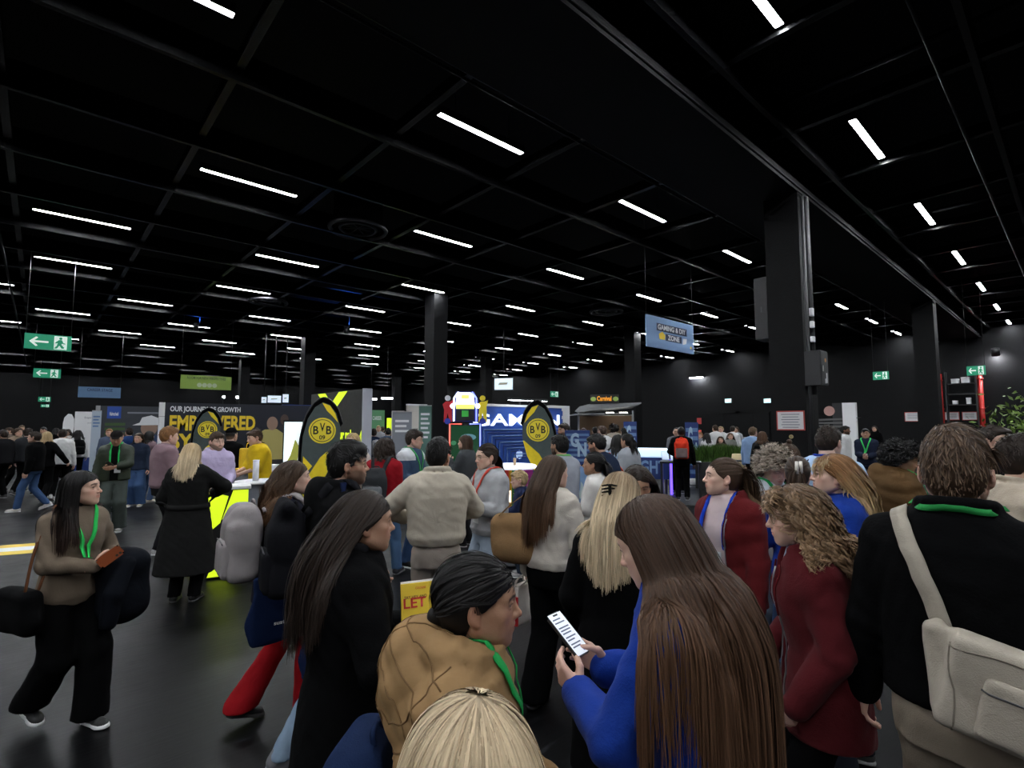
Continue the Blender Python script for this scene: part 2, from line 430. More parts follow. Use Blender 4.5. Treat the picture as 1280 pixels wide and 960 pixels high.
# ------------------------------------------------------------------ implicit surfaces (bodies, garments, bags)
class Fld:
    """sampled distance field on a box; shapes are blended in, then meshed"""
    def __init__(s, lo, hi, h):
        s.lo = np.asarray(lo, np.float32); s.h = h
        n = np.maximum(np.ceil((np.asarray(hi) - np.asarray(lo)) / h).astype(int) + 1, 4)
        s.ax = [(s.lo[i] + h * np.arange(n[i])).astype(np.float32) for i in range(3)]
        s.f = np.full(tuple(n), .25, np.float32)
    def op(s, lo, hi, fn, k=0., mode='u'):
        sl = []
        for i in range(3):
            a = int(max(0, math.floor((lo[i] - s.lo[i]) / s.h))); b = int(min(len(s.ax[i]), math.ceil((hi[i] - s.lo[i]) / s.h) + 1))
            if b <= a: return s
            sl.append(slice(a, b))
        X = s.ax[0][sl[0]][:, None, None]; Y = s.ax[1][sl[1]][None, :, None]; Z = s.ax[2][sl[2]][None, None, :]
        d = fn(X, Y, Z).astype(np.float32); g = s.f[tuple(sl)]
        if mode == 's': d = -d
        if mode == 'u':
            r = np.minimum(g, d)
            if k: r = r - np.maximum(k - np.abs(g - d), 0) ** 2 / (4 * k)
        elif mode == 'o': r = g + d
        else:
            r = np.maximum(g, d)
            if k: r = r + np.maximum(k - np.abs(g - d), 0) ** 2 / (4 * k)
        s.f[tuple(sl)] = r
        return s
    def cone(s, a, b, ra, rb, k=.02, mode='u', sq=None):
        a = np.asarray(a, np.float32); b = np.asarray(b, np.float32); ba = b - a; L2 = float(ba @ ba) + 1e-9
        m = max(ra, rb) + k + s.h * 2
        def fn(X, Y, Z):
            x, y, z = X - a[0], Y - a[1], Z - a[2]
            t = np.clip((x * ba[0] + y * ba[1] + z * ba[2]) / L2, 0, 1)
            return np.sqrt((x - t * ba[0]) ** 2 + (y - t * ba[1]) ** 2 + (z - t * ba[2]) ** 2) - (ra + (rb - ra) * t)
        return s.op(np.minimum(a, b) - m, np.maximum(a, b) + m, fn, k, mode)
    def chain(s, pts, rs, k=.02):
        for i in range(len(pts) - 1): s.cone(pts[i], pts[i + 1], rs[i], rs[i + 1], k)
        return s
    def ell(s, c, r, k=.02, mode='u', R=None):
        c = np.asarray(c, np.float32); r = np.asarray(r, np.float32)
        m = (float(r.max()) if R is not None else r) + k + s.h * 2
        def fn(X, Y, Z):
            x, y, z = X - c[0], Y - c[1], Z - c[2]
            if R is not None:
                x, y, z = (R[0][0] * x + R[1][0] * y + R[2][0] * z, R[0][1] * x + R[1][1] * y + R[2][1] * z, R[0][2] * x + R[1][2] * y + R[2][2] * z)
            k0 = np.sqrt((x / r[0]) ** 2 + (y / r[1]) ** 2 + (z / r[2]) ** 2) + 1e-6
            k1 = np.sqrt((x / r[0] ** 2) ** 2 + (y / r[1] ** 2) ** 2 + (z / r[2] ** 2) ** 2) + 1e-6
            return k0 * (k0 - 1) / k1
        return s.op(c - m, c + m, fn, k, mode)
    def rbox(s, c, hs, rad, k=.01, mode='u', R=None):
        c = np.asarray(c, np.float32); hs = np.asarray(hs, np.float32) - rad
        m = (float(np.linalg.norm(hs)) if R is not None else hs) + rad + k + s.h * 2
        def fn(X, Y, Z):
            x, y, z = X - c[0], Y - c[1], Z - c[2]
            if R is not None:
                x, y, z = (R[0][0] * x + R[1][0] * y + R[2][0] * z, R[0][1] * x + R[1][1] * y + R[2][1] * z, R[0][2] * x + R[1][2] * y + R[2][2] * z)
            qx, qy, qz = np.abs(x) - hs[0], np.abs(y) - hs[1], np.abs(z) - hs[2]
            return np.sqrt(np.maximum(qx, 0) ** 2 + np.maximum(qy, 0) ** 2 + np.maximum(qz, 0) ** 2) + np.minimum(np.maximum(np.maximum(qx, qy), qz), 0) - rad
        return s.op(c - m, c + m, fn, k, mode)
    def prof(s, zs, cx, cy, wx, wy, k=.02, p=2.3, mode='u'):
        """trunk: ellipse-like sections stacked along z"""
        zs = np.asarray(zs, np.float32)
        m = max(max(wx), max(wy)) + k + s.h * 2
        def fn(X, Y, Z):
            ax, ay = np.interp(Z, zs, wx).astype(np.float32), np.interp(Z, zs, wy).astype(np.float32)
            x = np.abs(X - np.interp(Z, zs, cx)) / ax; y = np.abs(Y - np.interp(Z, zs, cy)) / ay
            q = (x ** p + y ** p) ** (1 / p)
            return np.maximum((q - 1) * np.minimum(ax, ay), np.maximum(Z - zs[-1], zs[0] - Z))
        return s.op((min(cx) - m, min(cy) - m, zs[0] - k - 2 * s.h), (max(cx) + m, max(cy) + m, zs[-1] + k + 2 * s.h), fn, k, mode)
    def whole(s, fn, mode='i', k=0.):
        return s.op(s.lo, [a[-1] for a in s.ax], fn, k, mode)
    def folds(s, amp, seed, fx=16., fz=34., centers=()):
        """cloth creases: wide rounded ridges with narrow valleys, stronger round the given points"""
        r = np.random.RandomState(seed); ph = r.rand(8) * 6.28; u = r.rand(8) * .6 + .7
        def fn(X, Y, Z):
            a = np.abs(np.sin(.5 * (fz * u[0] * Z + fx * u[1] * X + 2.2 * np.sin(fx * .6 * Y + ph[0]) + ph[1])))
            b = np.abs(np.sin(.5 * (fz * .62 * u[2] * Z - fx * u[3] * X * 1.3 + fx * .9 * Y + 1.8 * np.sin(fx * .5 * X + ph[2]) + ph[3])))
            m1 = .5 + .5 * np.sin(fx * .42 * X + fz * .12 * Z + ph[4]) * np.sin(fx * .38 * Y + fz * .1 * Z + ph[5])
            c = np.sin(fx * .55 * X + ph[4]) * np.sin(fx * .5 * Y + ph[5]) * np.sin(fz * .3 * Z + ph[6])
            w = amp
            for c_ in centers:
                w = w + amp * 1.5 * np.exp(-((X - c_[0]) ** 2 + (Y - c_[1]) ** 2 + (Z - c_[2]) ** 2) / .0085)
            return -w * (1.25 * (a - .6) * m1 + 1.2 * (b - .6) * (1 - m1)) + amp * .5 * c
        return s.whole(fn, 'o')
    def mesh(s, smooth=1):
        f = s.f; f[0] = f[-1] = .2; f[:, 0] = f[:, -1] = .2; f[:, :, 0] = f[:, :, -1] = .2
        return surfnet(f, s.lo, s.h, smooth)
    def sample(s, P):
        q = (np.asarray(P, np.float32) - s.lo) / s.h
        n = np.array(s.f.shape)
        inside = np.all((q >= 0) & (q < n - 1.001), axis=1)
        q = np.clip(q, 0, n - 1.002); i = q.astype(int); t = q - i
        v = 0
        for a in (0, 1):
            for b in (0, 1):
                for c in (0, 1):
                    w = (t[:, 0] if a else 1 - t[:, 0]) * (t[:, 1] if b else 1 - t[:, 1]) * (t[:, 2] if c else 1 - t[:, 2])
                    v = v + w * s.f[i[:, 0] + a, i[:, 1] + b, i[:, 2] + c]
        return np.where(inside, v, .25)
    def grad(s, P):
        e = s.h
        g = np.stack([s.sample(P + np.eye(3)[i] * e) - s.sample(P - np.eye(3)[i] * e) for i in range(3)], 1)
        return g / (np.linalg.norm(g, axis=1)[:, None] + 1e-6)
    def conform(s, P, off, it=6):
        """move points onto the surface plus an offset"""
        P = np.array(P, float)
        for _ in range(it):
            d = s.sample(P); P = P + s.grad(P) * (np.clip(off - d, -.03, .03))[:, None]
        return P
_EDG = [((0, 0, 0), (1, 0, 0)), ((0, 1, 0), (1, 1, 0)), ((0, 0, 1), (1, 0, 1)), ((0, 1, 1), (1, 1, 1)),
        ((0, 0, 0), (0, 1, 0)), ((1, 0, 0), (1, 1, 0)), ((0, 0, 1), (0, 1, 1)), ((1, 0, 1), (1, 1, 1)),
        ((0, 0, 0), (0, 0, 1)), ((1, 0, 0), (1, 0, 1)), ((0, 1, 0), (0, 1, 1)), ((1, 1, 0), (1, 1, 1))]
def surfnet(f, lo, h, smooth=1):
    s = f < 0
    c = np.zeros([n - 1 for n in f.shape], np.int8)
    for a in (0, 1):
        for b in (0, 1):
            for d in (0, 1):
                c += s[a:s.shape[0] - 1 + a, b:s.shape[1] - 1 + b, d:s.shape[2] - 1 + d]
    I = np.argwhere((c > 0) & (c < 8))
    if len(I) == 0: return np.zeros((0, 3)), np.zeros((0, 4), int)
    idx = np.full(c.shape, -1, np.int32); idx[I[:, 0], I[:, 1], I[:, 2]] = np.arange(len(I))
    acc = np.zeros((len(I), 3), np.float32); cnt = np.zeros(len(I), np.float32)
    for a, b in _EDG:
        fa = f[I[:, 0] + a[0], I[:, 1] + a[1], I[:, 2] + a[2]]; fb = f[I[:, 0] + b[0], I[:, 1] + b[1], I[:, 2] + b[2]]
        x = (fa < 0) != (fb < 0); t = np.where(x, fa / np.where(x, fa - fb, 1), 0)
        av = np.array(a, np.float32); bv = np.array(b, np.float32)
        acc += np.where(x[:, None], av + t[:, None] * (bv - av), 0); cnt += x
    V = lo + h * (I + acc / cnt[:, None])
    F = []
    for ax in range(3):
        o1, o2 = [(1, 2), (2, 0), (0, 1)][ax]
        A = [slice(None)] * 3; B = [slice(None)] * 3
        A[ax] = slice(0, -1); B[ax] = slice(1, None)
        for o in (o1, o2): A[o] = slice(1, -1); B[o] = slice(1, -1)
        sa, sb = s[tuple(A)], s[tuple(B)]
        E = np.argwhere(sa != sb)
        if len(E) == 0: continue
        fl = sa[E[:, 0], E[:, 1], E[:, 2]]
        E = E.copy(); E[:, o1] += 1; E[:, o2] += 1
        def cell(d1, d2):
            q = E.copy(); q[:, o1] += d1; q[:, o2] += d2
            return idx[q[:, 0], q[:, 1], q[:, 2]]
        q = np.stack([cell(-1, -1), cell(0, -1), cell(0, 0), cell(-1, 0)], 1)
        q[~fl] = q[~fl][:, ::-1]
        F.append(q)
    F = np.concatenate(F); F = F[(F >= 0).all(1)]
    for _ in range(smooth):
        S = np.zeros_like(V); n = np.zeros(len(V), np.float32)
        for i in range(4):
            a, b = F[:, i], F[:, (i + 1) % 4]
            for d in range(3): S[:, d] += np.bincount(a, V[b, d], len(V)) + np.bincount(b, V[a, d], len(V))
            n += np.bincount(a, minlength=len(V)) + np.bincount(b, minlength=len(V))
        V = V * .5 + .5 * (S / np.maximum(n, 1)[:, None])
    return V, F

def rot(yaw=0, pitch=0, roll=0):
    """degrees; yaw left, pitch up, roll to the right"""
    return np.array(Matrix.Rotation(math.radians(yaw), 3, 'Z') @ Matrix.Rotation(math.radians(pitch), 3, 'X') @ Matrix.Rotation(math.radians(roll), 3, 'Y'))
def nrm(v):
    v = np.asarray(v, float); return v / (np.linalg.norm(v) + 1e-9)
def ik(a, b, l1, l2, hint):
    a, b = np.asarray(a, float), np.asarray(b, float); d = b - a; L = np.linalg.norm(d)
    if L > (l1 + l2) * .995: b = a + d / L * (l1 + l2) * .995; d = b - a; L = np.linalg.norm(d)
    x = (l1 * l1 - l2 * l2 + L * L) / (2 * L); hgt = math.sqrt(max(l1 * l1 - x * x, 0))
    u = d / L; hv = np.asarray(hint, float); hv = nrm(hv - u * (hv @ u))
    return a + u * x + hv * hgt, b

SKINS = {'fair': (.62, .40, .31), 'light': (.56, .35, .26), 'mid': (.42, .24, .16), 'tan': (.34, .185, .115), 'brown': (.2, .1, .06), 'dark': (.1, .05, .032)}
HAIRS = {'black': (.008, .007, .007), 'dkbrown': (.025, .016, .012), 'brown': (.055, .032, .02), 'auburn': (.085, .042, .022), 'ltbrown': (.12, .075, .042),
         'dkblond': (.2, .13, .07), 'blond': (.42, .3, .16), 'pale': (.58, .46, .3), 'ginger': (.24, .115, .045), 'grey': (.2, .18, .165)}

def head_field(h, fem=True, smile=0., ear=True, jaw=1.):
    F = Fld((-.1, -.125, -.03), (.1, .135, .245), h)
    w = .94 if fem else 1.0
    F.ell((0, -.014, .137), (.077 * w, .097, .088), .02)
    F.ell((0, .022, .1), (.063 * w, .068, .085), .03)
    F.ell((0, .034, .062), (.052 * w * jaw, .056, .058), .03)
    for sx in (-1, 1):
        F.cone((sx * .053 * w * jaw, -.004, .058), (sx * .018, .068, .02), .02, .018, .03)
        F.ell((sx * .043, .056, .092), (.022, .022, .02), .025)
        F.ell((sx * .034 * w, .048, .052), (.022, .026, .024), .03)
        F.cone((sx * .014, .088, .136), (sx * .046, .07, .134), .0085, .008, .02)
    F.ell((0, .074, .018), (.022, .016, .016), .022)
    F.ell((0, .05, .15), (.05 * w, .034, .03), .03)
    for sx in (-1, 1):
        F.ell((sx * .032, .097, .117), (.017, .016, .0125), .014, 's')
    F.cone((0, .088, .128), (0, .109, .088), .0065, .0085, .012)
    F.ell((0, .111, .0835), (.0105 if fem else .0125, .0105, .0095), .008)
    for sx in (-1, 1): F.ell((sx * .0115, .1, .081), (.0075, .0095, .0075), .006)
    for sx in (-1, 1): F.ell((sx * .006, .106, .0735), (.0035, .005, .003), .003, 's')
    F.ell((0, .08, .056), (.028, .018, .02), .02)
    F.cone((-.011, .096, .0575), (.011, .096, .0575), .0055, .0055, .006)
    F.cone((-.011, .0945, .046), (.011, .0945, .046), .0062, .0062, .006)
    u = smile * .007
    F.cone((0, .096, .0575), (-.024, .087, .0535 + u), .005, .003, .006); F.cone((0, .096, .0575), (.024, .087, .0535 + u), .005, .003, .006)
    F.cone((0, .1025, .052), (-.02, .094, .0522 + u), .0022, .0015, .002, 's'); F.cone((0, .1025, .052), (.02, .094, .0522 + u), .0022, .0015, .002, 's')
    for sx in (-1, 1):
        F.cone((sx * .0195, .083, .1165), (sx * .032, .0885, .1235), .0042, .0045, .004)
        F.cone((sx * .032, .0885, .1235), (sx * .0465, .076, .118), .0045, .004, .004)
        F.cone((sx * .0205, .0815, .1115), (sx * .032, .0855, .1085), .0038, .0038, .004)
        F.cone((sx * .032, .0855, .1085), (sx * .045, .076, .113), .0038, .0036, .004)
        if ear:
            R = rot(sx * 22, 0, 0)
            F.ell((sx * .083 * w, -.012, .102), (.009, .0195, .032), .006, R=R)
            F.ell((sx * .091 * w, -.007, .106), (.006, .011, .019), .004, 's', R=R)
            F.ell((sx * .078 * w, -.004, .077), (.008, .01, .011), .006)
    return F
_sph = None
def eye_piece(c, r, iris):
    """eyeball with iris and pupil, in head coordinates"""
    n, m_ = 14, 9
    V = []; C = []
    for i in range(m_ + 1):
        th = PI * i / m_
        for k in range(n):
            a = 2 * PI * k / n
            V.append((r * math.sin(th) * math.cos(a), r * math.cos(th), r * math.sin(th) * math.sin(a)))
            C.append((.004, .004, .004) if i <= 1 else (iris if i == 2 else (.55, .52, .5)))
    F = [(i * n + k, i * n + (k + 1) % n, (i + 1) * n + (k + 1) % n, (i + 1) * n + k) for i in range(m_) for k in range(n)]
    return np.array(V) + np.array(c), np.array(F), np.array(C)
def head_colours(V, skin, brow, lip=.5, beard=0., fem=True, beardcol=None):
    x, y, z = V[:, 0], V[:, 1], V[:, 2]; ax = np.abs(x)
    C = np.tile(np.array(skin, np.float32), (len(V), 1))
    def mixin(w, col): 
        w = np.clip(w, 0, 1)[:, None]; C[:] = C * (1 - w) + np.array(col, np.float32) * w
    red = np.array(skin) * np.array([1.08, .78, .76])
    mixin(np.exp(-((ax - .042) ** 2 + (z - .082) ** 2) / .0005) * (y > .03) * .6, red)
    mixin(np.exp(-((ax) ** 2 + (z - .083) ** 2) / .0002) * (y > .1) * .5, red)
    mixin((ax > .07) * .35, red)
    lipc = np.array(skin) * np.array([.92, .52, .52]) if fem else np.array(skin) * np.array([.9, .62, .6])
    wl = np.clip(1.4 - ((ax / .024) ** 2 + ((z - .0518) / .0105) ** 2), 0, 1) * (y > .082)
    mixin(wl * (lip + .3), lipc)
    bz = .1395 - .35 * np.maximum(ax - .034, 0) - .12 * np.maximum(.034 - ax, 0)
    mixin(np.clip(1.5 - np.abs(z - bz) / .0042, 0, 1) * (ax > .013) * (ax < .052) * (y > .045) * .9, np.array(brow) * .8)
    mixin(np.clip(1.4 - np.abs(z - (.1225 - .6 * np.abs(ax - .032) ** 1.2)) / .0022, 0, 1) * (ax > .017) * (ax < .049) * (y > .07) * .75, (.02, .012, .01))
    if beard:
        wb = np.clip((.068 - z + .55 * np.maximum(ax - .03, 0)) / .012, 0, 1) * (y > -.012) * (z > -.01) * (1 - np.clip(1.5 - ((ax / .024) ** 2 + ((z - .0518) / .0105) ** 2), 0, 1))
        wm = np.clip(1.3 - np.abs(z - .067) / .006, 0, 1) * (ax < .027) * (y > .08)
        mixin(np.maximum(wb, wm) * beard, beardcol if beardcol is not None else brow)
    return C

# hand in its own frame: wrist at the origin, fingers along +y, palm facing -z, thumb on the +x side (mirrored for the other hand)
def hand_mesh(h, side, curl, spread=0., thumb=.5, scale=1.):
    F = Fld((-.075, -.06, -.085), (.085, .2, .05), h)
    base = [(.031, .084), (.0105, .089), (-.0105, .085), (-.029, .076)]; ln = [.072, .08, .074, .058]
    if np.isscalar(curl): curl = [curl * c for c in (.85, 1, 1.05, 1.1)]
    F.cone((0, -.05, 0), (0, .005, 0), .0265, .024, .012)
    for i, (bx, by) in enumerate(base):
        F.cone((bx * .55, .012, 0), (bx, by, 0), .0165, .0118, .012)
        p = np.array([bx, by, -.001]); a = 0.; sp = bx * spread * 8
        for j, fr in enumerate((.44, .32, .24)):
            a += curl[i] * (.9 if j == 0 else 1.05 if j == 1 else .7)
            q = p + ln[i] * fr * np.array([math.sin(sp) * math.cos(a), math.cos(sp) * math.cos(a), -math.sin(a)])
            r0 = (.0098, .0088, .008)[j] * (.9 if i == 3 else 1); r1 = (.009, .0082, .0072)[j] * (.9 if i == 3 else 1)
            F.cone(p, q, r0, r1, .003); p = q
    t0, t1 = np.array([.02, .018, -.006]), np.array([.045, .05, -.02 - .02 * thumb])
    t2 = t1 + .034 * nrm((.55 - .9 * thumb, .8, -.25 - .35 * thumb)); t3 = t2 + .026 * nrm((.2 - .9 * thumb, .9, -.15 - .3 * thumb))
    F.cone(t0, t1, .0165, .0125, .012); F.cone(t1, t2, .0115, .0102, .004); F.cone(t2, t3, .01, .008, .003)
    V, Q = F.mesh(1)
    if side < 0: V = V * np.array([-1, 1, 1]); Q = Q[:, ::-1]
    return V * scale, Q

def hairline_keep(P, style):
    """signed amount by which a head-local point lies inside the hair-covered part of the scalp (negative = keep)"""
    x, y, z = P[..., 0], P[..., 1], P[..., 2]
    if style == 'man':
        yh = np.interp(z, [.02, .05, .075, .1, .128, .151, .167, .182, .3], [-.05, -.04, -.026, .01, .028, .045, .066, .1, .14])
        lowz = .028
    else:
        yh = np.interp(z, [-.1, .04, .07, .1, .126, .147, .162, .176, .3], [-.035, -.03, -.022, .004, .036, .056, .074, .1, .15])
        lowz = .03
    return np.maximum(y - yh, lowz - z + np.maximum(y + .03, 0) * .2)

class Hair:
    """strands grown from the scalp, combed, falling under gravity and resting on head and clothes"""
    def __init__(s, hd, c):
        s.hd, s.c = hd, c
    def toB(s, P): return (np.asarray(P) - s.hd['piv']) * s.hd['hs'] @ s.hd['R'].T + s.hd['P']
    def toH(s, P): return ((np.asarray(P) - s.hd['P']) @ s.hd['R']) / s.hd['hs'] + s.hd['piv']

def build_hair(hd, cfg, garment, res, seed, parent):
    """hd: head frame, cfg: hair settings -> object 'hair'"""
    r = np.random.RandomState(seed); H = Hair(hd, cfg)
    style = cfg.get('style', 'long'); col = np.array(HAIRS[cfg['col']] if isinstance(cfg['col'], str) else cfg['col'])
    col2 = np.array(HAIRS[cfg['tip']] if isinstance(cfg.get('tip'), str) else cfg.get('tip', col))
    line = 'man' if style in ('short', 'crop') else 'w'
    thick = lift = cfg.get('thick', {'crop': .007, 'short': .012, 'curly': .03, 'tied': .009}.get(style, .012))
    lift = lift + {'near': .003, 'mid': .005, 'far': .006}[res]; thick = thick * .8
    hs = {'near': .0045, 'mid': .007, 'far': .012}[res]
    F = Fld((-.13, -.17, -.03), (.13, .13, .29), hs)
    top = cfg.get('top', 0.)
    slim = .45 if style in ('tied', 'short', 'crop') else 1.
    F.ell((0, -.014, .137 + top * .4), (.077 + thick * slim, .097 + thick, .088 + thick + top * .6), .01)
    F.ell((0, -.03, .1), (.07 + thick * .9 * slim, .075 + thick, .085), .03)
    if style != 'curly':
        for sx in (-1, 1):  # leave the ears free on combed-back and short hair
            if style in ('short', 'crop', 'tied'): F.ell((sx * .09, -.008, .085), (.02, .026, .045), .008, 's')
    if style == 'short': F.ell((0, .055, .19 + top * .5), (.062, .05, .03 + top * .7), .03)
    F.folds(.0006 if style == 'tied' else .002, seed, 70., 18.)
    P = np.stack(np.meshgrid(*F.ax, indexing='ij'), -1)
    F.f = np.maximum(F.f, hairline_keep(P, line) * .8).astype(np.float32); del P
    tie = cfg.get('tie')
    if cfg.get('bun'):
        bz = np.array(cfg['bun'][:3]); F.ell(bz, np.array((1., .9, .9)) * cfg['bun'][3], .012)
    V, Q = F.mesh(1)
    C = np.tile((col if cfg.get('tip0', .15) >= 0 else col * .35 + col2 * .65) * .8, (len(V), 1)) * (1 + .25 * np.sin(140 * V[:, :1] + 60 * V[:, 2:3]))
    if style == 'crop':
        fade = np.clip((V[:, 2] - .05) / .06, .0, 1)[:, None]
        sk = np.array(cfg.get('skin', (.2, .1, .06))); C = C * (.35 + .65 * fade) + sk * .5 * (1 - fade) * .7
    pieces = [(H.toB(V), Q, np.clip(C, 0, 1))]
    N = int(cfg.get('n', {'near': 1500, 'mid': 420, 'far': 90}[res])); n = cfg.get('seg', {'near': 20, 'mid': 13, 'far': 9}[res])
    if style == 'crop': N = 0
    if N:
        U = r.normal(size=(N * 3, 3)); U /= np.linalg.norm(U, axis=1)[:, None]
        root = U * np.array([.077 + lift * slim, .097 + lift, .088 + lift + top * .6]) + np.array([0, -.014, .137 + top * .4])
        ok = hairline_keep(root, line) < -.002
        if cfg.get('whorl'): ok &= ((root - np.array(cfg['whorl']))[:, :2] ** 2).sum(1) > .004 ** 2
        root = root[ok][:N]; U = U[ok][:N]; N = len(root)
        part = cfg.get('part', 0.); fri = np.zeros(N, bool)
        L = cfg.get('len', .4) * (1 + cfg.get('lenvar', .12) * r.uniform(-1, 1, N))
        comb = np.zeros((N, 3))
        if tie is not None:
            comb = np.array(tie) - root
        elif style == 'short':
            dv = np.array(cfg.get('dir', (.25, .8, .2))); comb = np.tile(dv, (N, 1)); low = root[:, 2] < .15
            comb[low] = np.array((0, -.25, -1.)); bk = root[:, 1] < -.06; comb[bk] = np.array((.1, 0, -1))
            L = L * np.where(low | bk, .42, 1.); L = np.where((root[:, 1] > -.045) & (root[:, 2] < .15), L * .45, L)
        elif style == 'curly':
            comb = U + r.normal(size=(N, 3)) * .5
        else:
            sg = np.where(root[:, 0] > part, 1., -1.)
            fr_ = np.clip((root[:, 1] + .045) / .05, .06, 1.)
            comb = np.stack([sg * .9 * fr_, np.full(N, -cfg.get('back', .45)), -.35 - (1 - fr_)], 1)
            if cfg.get('whorl'): comb = root - np.array(cfg['whorl'])
            if cfg.get('fringe'):
                fri = (root[:, 1] > .025) & (root[:, 2] > .15) & (np.abs(root[:, 0]) < .06)
                comb[fri] = np.stack([root[fri, 0] * 4, np.full(fri.sum(), 1.), np.full(fri.sum(), -.3)], 1); L = np.where(fri, cfg['fringe'] * (.8 + .4 * r.rand(N)), L)
        comb -= U * (comb * U).sum(1)[:, None] * (.0 if style == 'curly' else .95)
        comb /= np.linalg.norm(comb, axis=1)[:, None] + 1e-9
        R = hd['R']; p = H.toB(root); d = comb @ R.T
        out = np.zeros((N, n, 3)); out[:, 0] = p; ds = (L / (n - 1))[:, None]
        grav = np.array(cfg.get('grav', (0, 0, -1.))); stiff = cfg.get('stiff', .72)
        tied = np.zeros(N, bool); tieB = H.toB(np.array([tie]))[0] if tie is not None else None
        for i in range(1, n):
            if tie is not None:
                to = tieB - p; dist = np.linalg.norm(to, axis=1)
                tied |= dist < .02
                want = np.where(tied[:, None], grav + R @ np.array(cfg.get('kick', (0, -.5, 0))) * max(0, 1 - i / n * 2.), to / (dist[:, None] + 1e-6))
                w = np.where(tied, .45, .95)[:, None]
            else:
                want = np.tile(grav, (N, 1)); w = 1 - stiff if style != 'short' else .12
                if cfg.get('drift') and i < n * .45: want = want + np.array(cfg['drift'])
                if cfg.get('back') and i < n * .5: want = want + R @ np.array((0, -cfg['back'] * .7, 0))
            if style == 'curly': want = want * .6 + (p - hd['cB']) / .12; w = .25
            d = d * (1 - w) + want * w; d /= np.linalg.norm(d, axis=1)[:, None] + 1e-9
            p = p + d * ds
            for _ in range(2):
                ph = H.toH(p)
                for cc, rr in (((0, -.014, .137 + top * .4), (.077 + lift * slim, .097 + lift, .088 + lift + top * .6)), ((0, .03, .07), (.066, .07, .08)), ((0, -.02, .02), (.06, .062, .07))):
                    q = (ph - cc) / rr; k0 = np.linalg.norm(q, axis=1); ins = k0 < 1.0
                    if ins.any(): ph[ins] = np.array(cc) + (q[ins] / k0[ins][:, None]) * np.array(rr)
                tk = cfg.get('tuck', -.012)
                if tie is None and style == 'long':
                    nearh = (ph[:, 2] > -.09) & ~fri
                    ph[:, 1] = np.where(nearh, np.minimum(ph[:, 1], np.interp(ph[:, 2], [.0, .105, .14, .165, .2], [tk, tk + .004, .03, .08, .2])), ph[:, 1])
                if style in ('tied', 'short'):
                    e_ = (ph[:, 1] > -.04) & (ph[:, 1] < .028) & (np.abs(ph[:, 0]) > .05) & (ph[:, 2] < .134)
                    if style == 'tied': ph[:, 2] = np.where(e_, .134 + .2 * (ph[:, 2] - .134), ph[:, 2])
                p = H.toB(ph)
                if garment is not None:
                    g = garment.sample(p); bad = g < .006
                    if bad.any():
                        p[bad] += garment.grad(p[bad]) * (.008 - g[bad])[:, None]
            out[:, i] = p
        t = np.linspace(0, 1, n)
        # clumps
        G = max(8, N // cfg.get('clumpn', 14)); gi = r.choice(N, min(G, N), replace=False)
        near = np.argmin(((root[:, None] - root[gi][None]) ** 2).sum(-1), 1)
        cl = cfg.get('clump', .55) * t[None, :, None] ** 1.2
        cl = np.where(fri[:, None, None], 0., cl)
        out = out * (1 - cl) + out[gi][near] * cl + (r.normal(size=(N, 1, 3)) * .006) * t[None, :, None]
        wv = cfg.get('wave', 0.)
        if wv:
            phs = r.rand(len(gi))[near] * 6.28 + r.normal(size=N) * .35; fr = cfg.get('freq', 9.)
            s1 = np.sin(fr * L[:, None] * t[None] * 6.28 + phs[:, None]); c1 = np.cos(fr * L[:, None] * t[None] * 6.28 + phs[:, None] * 1.3)
            am = wv * np.clip(t * 3, 0, 1)[None] * (.7 + .6 * r.rand(len(gi))[near])[:, None]
            rad = out - hd['cB']; rad[..., 2] = 0; rad /= np.linalg.norm(rad, axis=2)[..., None] + 1e-6
            tan = np.stack([-rad[..., 1], rad[..., 0], np.zeros(rad.shape[:2])], -1)
            out = out + tan * (s1 * am)[..., None] + rad * ((c1 + .9) * am * .7)[..., None]
        w0 = cfg.get('w', {'near': .0045, 'mid': .011, 'far': .026}[res])
        T = np.gradient(out, axis=1); rad = out - (hd['cB'] + np.array((0, 0, -.04)))
        rad[..., 2] *= .35
        S = np.cross(T, rad); S /= np.linalg.norm(S, axis=2)[..., None] + 1e-9
        S = S + np.cross(S, T / (np.linalg.norm(T, axis=2)[..., None] + 1e-9)) * r.uniform(-.5, .5, (N, 1, 1))
        wt = w0 * (1 - .75 * np.clip((t - .7) / .3, 0, 1)) * np.clip(.5 + t * 4, 0, 1)
        A = out - S * wt[None, :, None] * .5; B = out + S * wt[None, :, None] * .5
        V2 = np.stack([A, B], 2).reshape(-1, 3)
        b = (np.arange(N) * n * 2)[:, None] + (np.arange(n - 1) * 2)[None]
        Q2 = np.stack([b, b + 1, b + 3, b + 2], -1).reshape(-1, 4)
        jit = 1 + cfg.get('jit', .3) * r.uniform(-1, 1, (N, 1, 1))
        mixt = np.clip((t - cfg.get('tip0', .15)) / .5, 0, 1)[None, :, None]
        hl = (r.rand(N, 1, 1) < cfg.get('streak', .0)) * .8
        Cs = (col[None, None] * (1 - np.maximum(mixt, hl)) + col2[None, None] * np.maximum(mixt, hl)) * jit
        C2 = np.repeat(Cs[:, :, None], 2, 2).reshape(-1, 3)
        pieces.append((V2, Q2, np.clip(C2, 0, 1)))
    return mesh_obj('hair', pieces, HAIR, parent)

